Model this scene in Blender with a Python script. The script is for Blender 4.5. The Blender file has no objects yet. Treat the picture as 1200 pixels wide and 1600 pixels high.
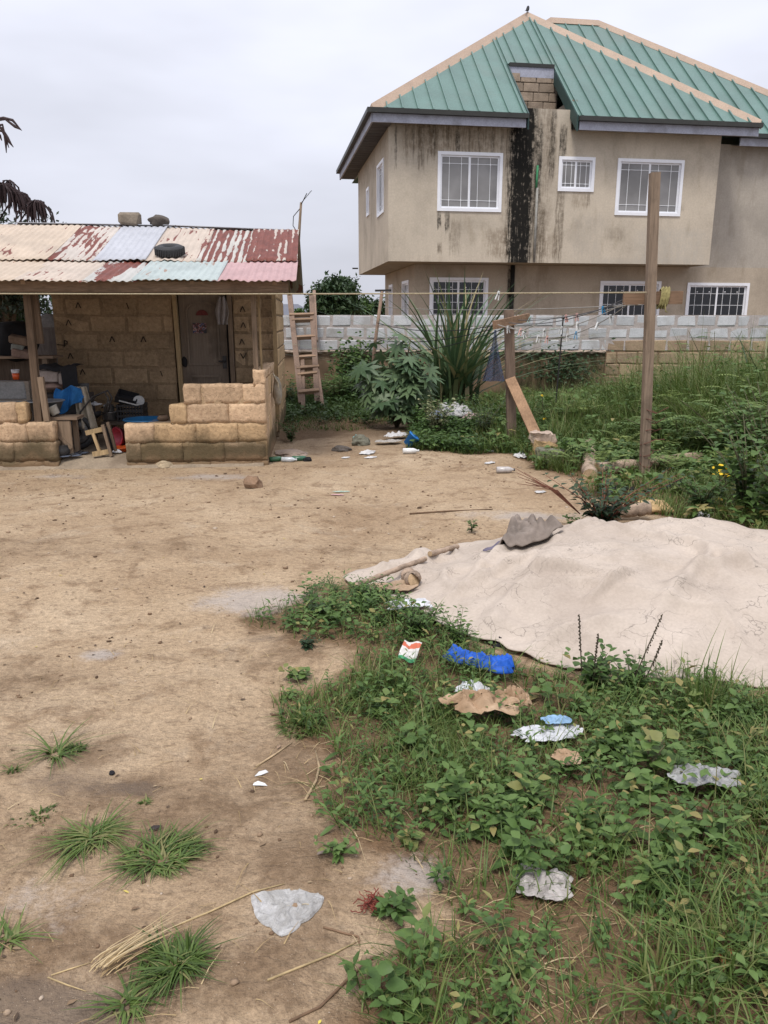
import bpy, bmesh, math, random
import numpy as np
from mathutils import Vector, Matrix, noise as mnoise
random.seed(7); RNG = np.random.default_rng(11)
C = bpy.context.scene.collection
SC = bpy.context.scene

# ------------------------------------------------------------------ camera
EYE = 1.6
PITCH = math.atan(0.25)
cam = bpy.data.cameras.new('camera'); cam.sensor_fit = 'VERTICAL'; cam.sensor_height = 24.0; cam.lens = 18.0
cam.clip_start = 0.05; cam.clip_end = 3000
camo = bpy.data.objects.new('camera', cam); C.objects.link(camo)
camo.location = (0, 0, EYE); camo.rotation_euler = (math.pi/2 - PITCH, 0, 0)
SC.camera = camo

# ------------------------------------------------------------------ sky, sun, exposure
SUN_EL, SUN_AZ = math.radians(62), math.radians(200)     # azimuth clockwise from +Y
w = bpy.data.worlds.new('World'); SC.world = w; w.use_nodes = True
nt = w.node_tree; nt.nodes.clear()
def wn(t, **k):
    n = nt.nodes.new(t)
    for a, b in k.items(): setattr(n, a, b)
    return n
wo = wn('ShaderNodeOutputWorld'); bg = wn('ShaderNodeBackground'); bg.inputs[1].default_value = 0.1
sky = wn('ShaderNodeTexSky', sky_type='NISHITA'); sky.sun_disc = False
sky.sun_elevation = SUN_EL; sky.sun_rotation = SUN_AZ; sky.air_density = 1.2; sky.dust_density = 3.0
tc = wn('ShaderNodeTexCoord'); sep = wn('ShaderNodeSeparateXYZ'); nt.links.new(tc.outputs['Generated'], sep.inputs[0])
# overcast cloud deck: brighter towards the zenith (standard overcast sky), with faint soft cloud bands
mp = wn('ShaderNodeMapping'); mp.inputs['Scale'].default_value = (1.0, 1.0, 3.2); nt.links.new(tc.outputs['Generated'], mp.inputs[0])
nz = wn('ShaderNodeTexNoise'); nz.inputs['Scale'].default_value = 2.3; nz.inputs['Detail'].default_value = 4; nz.inputs['Roughness'].default_value = .5
nt.links.new(mp.outputs[0], nz.inputs['Vector'])
zc = wn('ShaderNodeMath', operation='MAXIMUM'); nt.links.new(sep.outputs[2], zc.inputs[0]); zc.inputs[1].default_value = 0
za = wn('ShaderNodeMath', operation='MULTIPLY_ADD'); nt.links.new(zc.outputs[0], za.inputs[0]); za.inputs[1].default_value = 0.95; za.inputs[2].default_value = .8
nb = wn('ShaderNodeMath', operation='MULTIPLY_ADD'); nt.links.new(nz.outputs[0], nb.inputs[0]); nb.inputs[1].default_value = .72; nb.inputs[2].default_value = .64
mm = wn('ShaderNodeMath', operation='MULTIPLY'); nt.links.new(za.outputs[0], mm.inputs[0]); nt.links.new(nb.outputs[0], mm.inputs[1])
cl = wn('ShaderNodeVectorMath', operation='SCALE'); cl.inputs[0].default_value = (6.7, 6.85, 7.75); nt.links.new(mm.outputs[0], cl.inputs['Scale'])
mx = wn('ShaderNodeMix', data_type='RGBA'); mx.inputs[0].default_value = .93
nt.links.new(sky.outputs[0], mx.inputs[6]); nt.links.new(cl.outputs[0], mx.inputs[7])
nt.links.new(mx.outputs[2], bg.inputs[0]); nt.links.new(bg.outputs[0], wo.inputs[0])
sl = bpy.data.lights.new('sun', 'SUN'); sl.energy = 2.0; sl.angle = math.radians(14); sl.color = (1.0, .95, .88)
so = bpy.data.objects.new('sun', sl); C.objects.link(so)
sd = Vector((math.sin(SUN_AZ)*math.cos(SUN_EL), math.cos(SUN_AZ)*math.cos(SUN_EL), math.sin(SUN_EL)))
so.rotation_euler = sd.to_track_quat('Z', 'Y').to_euler()
so.location = sd*50
SC.view_settings.view_transform = 'Standard'; SC.view_settings.look = 'None'
SC.view_settings.exposure = 0.32; SC.view_settings.gamma = 1.0
try: SC.view_settings.use_curve_mapping = False
except Exception: pass

# ------------------------------------------------------------------ survey helpers (photo pixel -> place in the world)
cp, sp = math.cos(PITCH), math.sin(PITCH)
def ray(x, y):
    u = (x-600)/1200; v = (800-y)/1200
    return (u, cp+v*sp, -sp+v*cp)
def G(x, y, z=0.0):
    r = ray(x, y); t = (z-EYE)/r[2]; return (r[0]*t, r[1]*t)
def P(x, y, Y):
    r = ray(x, y); t = Y/r[1]; return (r[0]*t, Y, EYE+r[2]*t)
def frame(o, th):
    c, s = math.cos(th), math.sin(th)
    def f(x, y, d):
        r = ray(x, y); ox, oy = o[0]-s*d, o[1]+c*d
        t = (-s*ox+c*oy)/(-s*r[0]+c*r[1]); X, Y = r[0]*t-ox, r[1]*t-oy
        return X*c+Y*s, EYE+r[2]*t
    return f
def pix(X, Y, Z):                     # numpy: where a point shows in the photo
    zz = Z-EYE; dep = Y*cp - zz*sp; up = Y*sp + zz*cp
    dep = np.where(np.abs(dep) < 1e-3, 1e-3, dep)
    return 600+1200*X/dep, 800-1200*up/dep, dep

# numpy value noise
def _h(ix, iy, s):
    n = (ix*374761393 + iy*668265263 + s*974711) & 0x7fffffff
    n = ((n ^ (n >> 13))*1274126177) & 0x7fffffff
    return ((n ^ (n >> 16)) & 0xffff)/65535.0
def vnoise(x, y, s=0):
    x = np.asarray(x, float); y = np.asarray(y, float)
    ix = np.floor(x).astype(np.int64); iy = np.floor(y).astype(np.int64); fx = x-ix; fy = y-iy
    fx = fx*fx*(3-2*fx); fy = fy*fy*(3-2*fy)
    a = _h(ix, iy, s); b = _h(ix+1, iy, s); c = _h(ix, iy+1, s); d = _h(ix+1, iy+1, s)
    return (a*(1-fx)+b*fx)*(1-fy)+(c*(1-fx)+d*fx)*fy
def fbm(x, y, s=0, o=4):
    v = 0; a = .5; t = 0
    for k in range(o):
        v = v+a*vnoise(np.asarray(x)*2**k+17.3*k, np.asarray(y)*2**k-9.1*k, s+k); t += a; a *= .5
    return v/t
def sstep(a, b, x): t = np.clip((np.asarray(x, float)-a)/(b-a), 0, 1); return t*t*(3-2*t)
def inpoly(px, py, poly):
    px = np.asarray(px, float); py = np.asarray(py, float); r = np.zeros(px.shape, bool); n = len(poly)
    for i in range(n):
        x1, y1 = poly[i]; x2, y2 = poly[(i+1) % n]
        if y1 == y2: continue
        c = ((y1 > py) != (y2 > py)) & (px < (x2-x1)*(py-y1)/(y2-y1)+x1); r ^= c
    return r
def gz(x, y):
    x = np.asarray(x, float); y = np.asarray(y, float)
    z = (fbm(x*.55, y*.55, 3, 3)-.5)*.10 + (fbm(x*2.6, y*2.6, 9, 3)-.5)*.035
    z = z + .07*np.exp(-(((x-.15)/.45)**2+((y-3.75)/.5)**2))                       # low earth bank in front of the tarp
    z = z + .05*sstep(.3, 1.4, x)*sstep(3.4, 1.5, y)
    flat = sstep(1.4, .4, np.maximum(np.abs(x+3.0)-2.1, np.abs(y-10.4)-1.9))
    z = z*(1-.9*flat)
    far = sstep(14, 20, y); return z*(1-far)
def gz1(x, y): return float(gz(np.array([x]), np.array([y]))[0])
def GG(x, y):                         # pixel -> point on the real ground
    z = 0.0
    for _ in range(4): X, Y = G(x, y, z); z = gz1(X, Y)
    return (X, Y, z)

# ------------------------------------------------------------------ materials
class NB:
    def __init__(s, name):
        s.m = bpy.data.materials.new(name); s.m.use_nodes = True; s.t = s.m.node_tree; s.t.nodes.clear()
        s.out = s.n('ShaderNodeOutputMaterial'); s.b = s.n('ShaderNodeBsdfPrincipled'); s.l(s.b.outputs[0], s.out.inputs[0])
        s._pos = None
    def n(s, t, **k):
        n = s.t.nodes.new(t)
        for a, b in k.items(): setattr(n, a, b)
        return n
    def l(s, a, b): s.t.links.new(a, b)
    def set(s, sock, v):
        if hasattr(v, 'is_output'): s.l(v, sock)
        else:
            if isinstance(v, tuple) and len(v) == 3 and sock.type == 'RGBA': v = v+(1,)
            sock.default_value = v
    def pos(s):
        if s._pos is None: s._pos = s.n('ShaderNodeNewGeometry').outputs['Position']
        return s._pos
    def obj(s): return s.n('ShaderNodeTexCoord').outputs['Object']
    def mapv(s, v, sc=(1, 1, 1), loc=(0, 0, 0), rot=(0, 0, 0)):
        m = s.n('ShaderNodeMapping'); s.l(v, m.inputs[0]); m.inputs['Scale'].default_value = sc; m.inputs['Location'].default_value = loc
        m.inputs['Rotation'].default_value = rot; return m.outputs[0]
    def noise(s, v, sc, det=4, ro=.55, dist=0):
        n = s.n('ShaderNodeTexNoise'); s.l(v, n.inputs['Vector']); n.inputs['Scale'].default_value = sc
        n.inputs['Detail'].default_value = det; n.inputs['Roughness'].default_value = ro; n.inputs['Distortion'].default_value = dist
        return n.outputs[0]
    def vor(s, v, sc, feat='F1', out=0):
        n = s.n('ShaderNodeTexVoronoi', feature=feat); s.l(v, n.inputs['Vector']); n.inputs['Scale'].default_value = sc; return n.outputs[out]
    def ramp(s, f, stops, interp='LINEAR'):
        r = s.n('ShaderNodeValToRGB'); s.l(f, r.inputs[0]); e = r.color_ramp.elements; r.color_ramp.interpolation = interp
        while len(e) < len(stops): e.new(.5)
        for i, (p, c) in enumerate(stops):
            e[i].position = p; e[i].color = (c+(1,) if isinstance(c, tuple) else (c, c, c, 1))
        return r.outputs[0]
    def mix(s, f, a, b, mode='MIX'):
        m = s.n('ShaderNodeMix', data_type='RGBA', blend_type=mode)
        s.set(m.inputs[0], f); s.set(m.inputs[6], a); s.set(m.inputs[7], b); return m.outputs[2]
    def math(s, op, a, b=0.0, c=None, clamp=False):
        m = s.n('ShaderNodeMath', operation=op, use_clamp=clamp); s.set(m.inputs[0], a); s.set(m.inputs[1], b)
        if c is not None: s.set(m.inputs[2], c)
        return m.outputs[0]
    def sm(s, v, a, b):               # smooth step of v from a to b
        m = s.n('ShaderNodeMapRange', interpolation_type='SMOOTHSTEP'); s.set(m.inputs[0], v)
        m.inputs[1].default_value = a; m.inputs[2].default_value = b; return m.outputs[0]
    def rnd(s): return s.n('ShaderNodeObjectInfo').outputs['Random']
    def attr(s, n): return s.n('ShaderNodeAttribute', attribute_name=n).outputs['Fac']
    def sepx(s, v): q = s.n('ShaderNodeSeparateXYZ'); s.l(v, q.inputs[0]); return q.outputs
    def bump(s, h, st=.3, d=.01):
        b = s.n('ShaderNodeBump'); s.set(b.inputs['Height'], h); b.inputs['Strength'].default_value = st; b.inputs['Distance'].default_value = d
        s.l(b.outputs[0], s.b.inputs['Normal'])
    def done(s, col, rough=.8, spec=.3, metal=0, trans=0):
        s.set(s.b.inputs['Base Color'], col); s.set(s.b.inputs['Roughness'], rough); s.b.inputs['Specular IOR Level'].default_value = spec
        s.b.inputs['Metallic'].default_value = metal
        if trans:
            t = s.n('ShaderNodeBsdfTranslucent'); s.set(t.inputs[0], col); mx = s.n('ShaderNodeMixShader'); mx.inputs[0].default_value = trans
            s.l(s.b.outputs[0], mx.inputs[1]); s.l(t.outputs[0], mx.inputs[2]); s.l(mx.outputs[0], s.out.inputs[0])
        return s.m
def mul(c, k): return tuple(min(1, a*k) for a in c)
_mc = {}
def plain(name, col, var=.25, sc=8, rough=.75, bump=.2, bsc=40, spec=.3, metal=0, orand=.15, grime=None, trans=0, stretch=(1, 1, 1)):
    """one material with mottling, fine grain, per-object brightness and optional grime"""
    if name in _mc: return _mc[name]
    b = NB(name); v = b.mapv(b.pos(), stretch)
    f = b.noise(v, sc, 6, .6)
    c = b.ramp(f, [(.28, mul(col, 1-var)), (.5, col), (.74, mul(col, 1+var*.8))])
    fine = b.noise(v, bsc, 4, .65)
    c = b.mix(.35, c, b.ramp(fine, [(.3, .25), (.7, .75)]), 'OVERLAY')
    if grime:
        g = b.sm(b.noise(b.pos(), sc*.45, 6, .65), .5, .68); c = b.mix(b.math('MULTIPLY', g, .7), c, grime)
    if orand:
        k = b.math('MULTIPLY_ADD', b.rnd(), 2*orand, 1-orand)
        vm = b.n('ShaderNodeVectorMath', operation='SCALE'); b.l(c, vm.inputs[0]); b.l(k, vm.inputs['Scale']); c = vm.outputs[0]
    if bump: b.bump(b.math('ADD', fine, b.math('MULTIPLY', f, 1.5)), bump, .01)
    _mc[name] = b.done(c, rough, spec, metal, trans); return _mc[name]
def wood(name, col, axis='z', var=.35):
    if name in _mc: return _mc[name]
    b = NB(name); st = {'x': (1.5, 28, 28), 'y': (28, 1.5, 28), 'z': (28, 28, 1.5)}[axis]
    v = b.mapv(b.pos(), st); f = b.noise(v, 2.2, 6, .65, .4); g = b.noise(b.pos(), 3, 5, .6)
    c = b.ramp(f, [(.25, mul(col, 1-var*1.3)), (.5, col), (.75, mul(col, 1+var))])
    c = b.mix(b.math('MULTIPLY', b.sm(g, .48, .7), .55), c, mul(col, .45))
    k = b.math('MULTIPLY_ADD', b.rnd(), .4, .8); vm = b.n('ShaderNodeVectorMath', operation='SCALE'); b.l(c, vm.inputs[0]); b.l(k, vm.inputs['Scale'])
    b.bump(f, .5, .006); _mc[name] = b.done(vm.outputs[0], .85, .2); return _mc[name]
def leafmat(name, stops, rough=.5, trans=.22):
    if name in _mc: return _mc[name]
    b = NB(name); c = b.ramp(b.attr('tint'), stops)
    c = b.mix(.3, c, b.ramp(b.noise(b.pos(), 30, 3), [(.3, .3), (.7, .7)]), 'OVERLAY')
    _mc[name] = b.done(c, rough, .3, 0, trans); return _mc[name]

# ------------------------------------------------------------------ mesh building
class MB:
    def __init__(s): s.v = []; s.f = []; s.smooth = False
    def add(s, vs, fs):
        o = len(s.v); s.v += [tuple(p) for p in vs]; s.f += [tuple(i+o for i in f) for f in fs]; return s
    def box(s, x0, x1, y0, y1, z0, z1):
        return s.add([(x0,y0,z0),(x1,y0,z0),(x1,y1,z0),(x0,y1,z0),(x0,y0,z1),(x1,y0,z1),(x1,y1,z1),(x0,y1,z1)],
                     [(0,3,2,1),(4,5,6,7),(0,1,5,4),(1,2,6,5),(2,3,7,6),(3,0,4,7)])
    def cbox(s, L, D, H, c=.01, jit=0, at=(0, 0, 0), seed=None):
        """chamfered, slightly irregular block centred on at"""
        r = random.Random(seed if seed is not None else random.random()); vs = []; idx = {}
        a = (L/2, D/2, H/2)
        for sx in (-1, 1):
            for sy in (-1, 1):
                for sz in (-1, 1):
                    j = [r.uniform(-jit, jit) for _ in range(3)]; sg = (sx, sy, sz)
                    for k in range(3):
                        p = [sg[i]*(a[i]-(0 if i == k else c))+j[i]+at[i] for i in range(3)]
                        idx[(sx, sy, sz, k)] = len(vs); vs.append(p)
        fs = []
        for k in range(3):
            i, j = [(1, 2), (2, 0), (0, 1)][k]
            for sg in (-1, 1):
                q = []
                for (p_, q_) in ((-1, -1), (1, -1), (1, 1), (-1, 1)):
                    t = [0, 0, 0]; t[k] = sg; t[i] = p_; t[j] = q_; q.append(idx[(t[0], t[1], t[2], k)])
                fs.append(tuple(q if sg > 0 else q[::-1]))
        for k in range(3):                                            # edges along axis k
            i, j = (k+1) % 3, (k+2) % 3
            for si in (-1, 1):
                for sj in (-1, 1):
                    def g(sk, ax):
                        t = [0, 0, 0]; t[k] = sk; t[i] = si; t[j] = sj; return idx[(t[0], t[1], t[2], ax)]
                    q = [g(-1, i), g(1, i), g(1, j), g(-1, j)]; fs.append(tuple(q if si*sj < 0 else q[::-1]))
        for sx in (-1, 1):
            for sy in (-1, 1):
                for sz in (-1, 1):
                    q = [idx[(sx, sy, sz, k)] for k in range(3)]; fs.append(tuple(q if sx*sy*sz > 0 else q[::-1]))
        return s.add(vs, fs)
    def bar(s, p0, p1, w, h, up=(0, 0, 1), taper=1.0):
        p0, p1 = Vector(p0), Vector(p1); d = (p1-p0).normalized(); u = Vector(up)
        if abs(d.dot(u)) > .95: u = Vector((0, 1, 0))
        r = d.cross(u).normalized(); u = r.cross(d).normalized(); vs = []
        for p, k in ((p0, 1), (p1, taper)):
            for a, b in ((-1, -1), (1, -1), (1, 1), (-1, 1)): vs.append(p+r*(a*w/2*k)+u*(b*h/2*k))
        return s.add(vs, [(0,1,2,3),(7,6,5,4),(0,4,5,1),(1,5,6,2),(2,6,7,3),(3,7,4,0)])
    def tube(s, pts, r, n=8, cap=True, squash=1.0):
        pts = [Vector(p) for p in pts]; m = len(pts); rs = r if isinstance(r, (list, tuple)) else [r]*m
        vs = []; fs = []; u = None
        for i, p in enumerate(pts):
            d = (pts[min(i+1, m-1)]-pts[max(i-1, 0)]).normalized()
            if u is None: u = d.orthogonal().normalized()
            else:
                u = u-d*u.dot(d); u = u.normalized() if u.length > 1e-6 else d.orthogonal().normalized()
            q = d.cross(u)
            for k in range(n):
                a = 2*math.pi*k/n; vs.append(p+(u*math.cos(a)+q*math.sin(a)*squash)*rs[i])
        for i in range(m-1):
            for k in range(n):
                a, b = i*n+k, i*n+(k+1) % n; fs.append((a, b, b+n, a+n))
        if cap: fs.append(tuple(range(n-1, -1, -1))); fs.append(tuple((m-1)*n+k for k in range(n)))
        return s.add(vs, fs)
    def lathe(s, prof, n=24, at=(0, 0, 0), cap=False):
        vs = []; fs = []
        for r, z in prof:
            for k in range(n): a = 2*math.pi*k/n; vs.append((at[0]+r*math.cos(a), at[1]+r*math.sin(a), at[2]+z))
        for i in range(len(prof)-1):
            for k in range(n):
                a, b = i*n+k, i*n+(k+1) % n; fs.append((a, b, b+n, a+n))
        if cap: fs.append(tuple(range(n-1, -1, -1))); fs.append(tuple((len(prof)-1)*n+k for k in range(n)))
        return s.add(vs, fs)
    def grid(s, fn, nu, nv):
        vs = [fn(i/nu, j/nv) for j in range(nv+1) for i in range(nu+1)]
        return s.add(vs, [(j*(nu+1)+i, j*(nu+1)+i+1, (j+1)*(nu+1)+i+1, (j+1)*(nu+1)+i) for j in range(nv) for i in range(nu)])
    def rough(s, L, D, H, seed=0, amp=.014, n=(9, 3, 5), at=(0, 0, 0), rnd=.005):
        """worn block: rounded corners, knocked and pitted faces"""
        vs = []; fs = []; ids = {}
        def vid(i, j, k):
            if (i, j, k) in ids: return ids[(i, j, k)]
            p = Vector(((i/n[0]-.5)*L, (j/n[1]-.5)*D, (k/n[2]-.5)*H)); h = Vector((L/2-rnd, D/2-rnd, H/2-rnd)); c = Vector([max(-h[a], min(h[a], p[a])) for a in range(3)]); d = p-c
            if d.length > rnd: p = c+d.normalized()*rnd
            q = Vector((p.x*13+seed*3.1, p.y*13+seed*1.7, p.z*13)); e = sum(abs(p[a]) > h[a]*.98 for a in range(3)); p = p+Vector((mnoise.noise(q), mnoise.noise(q+Vector((7, 0, 0))), mnoise.noise(q+Vector((0, 7, 0)))))*amp*(.55+1.1*(e > 1))
            ids[(i, j, k)] = len(vs); vs.append(tuple(p+Vector(at))); return ids[(i, j, k)]
        for i in range(n[0]):
            for j in range(n[1]): fs.append((vid(i, j, 0), vid(i, j+1, 0), vid(i+1, j+1, 0), vid(i+1, j, 0))); fs.append((vid(i, j, n[2]), vid(i+1, j, n[2]), vid(i+1, j+1, n[2]), vid(i, j+1, n[2])))
            for k in range(n[2]): fs.append((vid(i, 0, k), vid(i+1, 0, k), vid(i+1, 0, k+1), vid(i, 0, k+1))); fs.append((vid(i, n[1], k), vid(i, n[1], k+1), vid(i+1, n[1], k+1), vid(i+1, n[1], k)))
        for j in range(n[1]):
            for k in range(n[2]): fs.append((vid(0, j, k), vid(0, j, k+1), vid(0, j+1, k+1), vid(0, j+1, k))); fs.append((vid(n[0], j, k), vid(n[0], j+1, k), vid(n[0], j+1, k+1), vid(n[0], j, k+1)))
        return s.add(vs, fs)
    def lump(s, rx, ry, rz, seed=0, rough=.25, sub=2, at=(0, 0, 0), fr=1.6, flat=None):
        bm = bmesh.new(); bmesh.ops.create_icosphere(bm, subdivisions=sub, radius=1)
        vs = []
        for v in bm.verts:
            n = mnoise.noise(v.co*fr+Vector((seed*3.7, seed*1.3, 5)))*rough+mnoise.noise(v.co*fr*2.7+Vector((seed, 9, 2)))*rough*.45
            p = v.co*(1+n); q = [p.x*rx, p.y*ry, p.z*rz]
            if flat is not None and q[2] < flat*rz: q[2] = flat*rz
            vs.append((q[0]+at[0], q[1]+at[1], q[2]+at[2]))
        fs = [tuple(v.index for v in f.verts) for f in bm.faces]; bm.free(); return s.add(vs, fs)
    def move(s, R=None, T=(0, 0, 0)):
        M = R if R is not None else Matrix.Identity(3); T = Vector(T)
        s.v = [tuple(M @ Vector(p)+T) for p in s.v]; return s
    def mesh(s, name, mat, smooth=False):
        me = bpy.data.meshes.new(name); me.from_pydata(s.v, [], s.f); me.materials.append(mat)
        if smooth: me.shade_smooth()
        return me
def link(name, me, parent=None, loc=(0, 0, 0), rot=(0, 0, 0), scale=(1, 1, 1)):
    o = bpy.data.objects.new(name, me); C.objects.link(o); o.parent = parent; o.location = loc; o.rotation_euler = rot; o.scale = scale; return o
def part(name, mb, mat, parent, smooth=False, loc=(0, 0, 0), rot=(0, 0, 0)):
    return link(name, mb.mesh(name, mat, smooth), parent, loc, rot)
def tag(o, label, cat, group=None):
    o['label'] = label; o['category'] = cat
    if group: o['group'] = group
    return o
def thing(name, label, cat, loc=(0, 0, 0), rz=0, group=None):
    o = bpy.data.objects.new(name, None); C.objects.link(o); o.location = loc; o.rotation_euler = (0, 0, rz); o.empty_display_size = .1
    return tag(o, label, cat, group)
def solo(name, label, cat, mb, mat, loc=(0, 0, 0), rot=(0, 0, 0), group=None, smooth=False):
    return tag(link(name, mb.mesh(name, mat, smooth), None, loc, rot), label, cat, group)
def solid(o, t):
    m = o.modifiers.new('thickness', 'SOLIDIFY'); m.thickness = t; m.offset = -1; return o

# leaf and blade soup (numpy)
class Soup:
    def __init__(s): s.V = []; s.F = []; s.T = []; s.n = 0
    def put(s, V, F, T):
        V = np.asarray(V, np.float32).reshape(-1, 3); s.V.append(V); s.F.append(np.asarray(F, np.int32)+s.n); s.T.append(np.asarray(T, np.float32).ravel()); s.n += len(V)
    def blades(s, base, az, h, lean, wd, tint, seg=3, droop=.5):
        n = len(base); az = np.asarray(az); dx, dy = np.cos(az), np.sin(az); V = np.zeros((n, seg+1, 2, 3), np.float32)
        for k in range(seg+1):
            t = k/seg; out = lean*h*t**1.7; up = h*(t-droop*np.minimum(lean, 1.5)*.5*t**2.4); ww = wd*(1-t)**.75*.5+wd*.02
            cx = base[:, 0]+dx*out; cy = base[:, 1]+dy*out; cz = base[:, 2]+up
            for q, sg in ((0, -1), (1, 1)):
                V[:, k, q, 0] = cx-dy*ww*sg; V[:, k, q, 1] = cy+dx*ww*sg; V[:, k, q, 2] = cz
        o = np.arange(n)[:, None]*(2*(seg+1)); f = []
        for k in range(seg): f.append(np.stack([o[:, 0]+2*k, o[:, 0]+2*k+1, o[:, 0]+2*k+3, o[:, 0]+2*k+2], 1))
        s.put(V, np.concatenate(f), np.repeat(np.asarray(tint), 2*(seg+1)))
    def leaves(s, pos, d, nrm, L, W, tint, bend=.25, fold=.18, shape=.45):
        """pointed leaf: base, two sides, folded midrib, drooping tip - six faces-worth in four quads"""
        pos = np.asarray(pos); d = d/np.linalg.norm(d, axis=1, keepdims=True); nrm = nrm-d*np.sum(nrm*d, 1, keepdims=True)
        nrm = nrm/np.maximum(np.linalg.norm(nrm, axis=1, keepdims=True), 1e-6); sd_ = np.cross(d, nrm); L = np.asarray(L)[:, None]; W = np.asarray(W)[:, None]
        def pt(t, x, z): return pos+d*(L*t)+sd_*(W*x)+nrm*(L*z)
        V = np.stack([pt(0, 0, 0), pt(shape*.55, .36, .05+fold*.12), pt(shape, .5, .04+fold*.1), pt(.8, .27, -bend*.35), pt(1, 0, -bend), pt(.8, -.27, -bend*.35),
                      pt(shape, -.5, .04+fold*.1), pt(shape*.55, -.36, .05+fold*.12), pt(shape, 0, .02-fold*.1), pt(.8, 0, -bend*.4-fold*.06)], 1)
        n = len(pos); o = (np.arange(n)*10)[:, None]
        q = np.array([[0, 1, 2, 8], [0, 8, 6, 7], [8, 2, 3, 9], [8, 9, 5, 6], [9, 3, 4, 4], [9, 4, 5, 5]])
        F = (o[:, None, :]+q[None]).reshape(-1, 4); s.put(V, F, np.repeat(np.asarray(tint), 10))
    def quads(s, pos, d, nrm, L, W, tint):
        pos = np.asarray(pos); d = d/np.linalg.norm(d, axis=1, keepdims=True); nrm = nrm-d*np.sum(nrm*d, 1, keepdims=True)
        nrm = nrm/np.maximum(np.linalg.norm(nrm, axis=1, keepdims=True), 1e-6); sd_ = np.cross(d, nrm); L = np.asarray(L)[:, None]; W = np.asarray(W)[:, None]
        V = np.stack([pos, pos+d*L*.5+sd_*W*.5, pos+d*L, pos+d*L*.5-sd_*W*.5], 1); n = len(pos)
        s.put(V, np.arange(n*4).reshape(-1, 4), np.repeat(np.asarray(tint), 4))
    def tubes(s, pts, r, tint, n=4):
        m = MB().tube(pts, r, n, cap=False); s.put(m.v, m.f, np.full(len(m.v), tint))
    def mesh(s, name, mat, smooth=False):
        V = np.concatenate(s.V); F = np.concatenate(s.F); T = np.concatenate(s.T)
        tri = F[:, 2] == F[:, 3]; cnt = np.where(tri, 3, 4); st = np.concatenate([[0], np.cumsum(cnt)[:-1]]).astype(np.int32)
        keep = np.ones(F.shape, bool); keep[tri, 3] = False; li = F[keep].astype(np.int32)
        me = bpy.data.meshes.new(name); me.vertices.add(len(V)); me.vertices.foreach_set('co', V.ravel()); me.loops.add(len(li)); me.loops.foreach_set('vertex_index', li)
        me.polygons.add(len(F)); me.polygons.foreach_set('loop_start', st); me.update(calc_edges=True)
        a = me.attributes.new('tint', 'FLOAT', 'POINT'); a.data.foreach_set('value', T); me.materials.append(mat)
        if smooth: me.shade_smooth()
        return me
def rdir(n, up=.4, sd_=None):
    a = RNG.uniform(0, 2*math.pi, n); z = RNG.normal(up, .35, n); return np.stack([np.cos(a), np.sin(a), z], 1)
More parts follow.
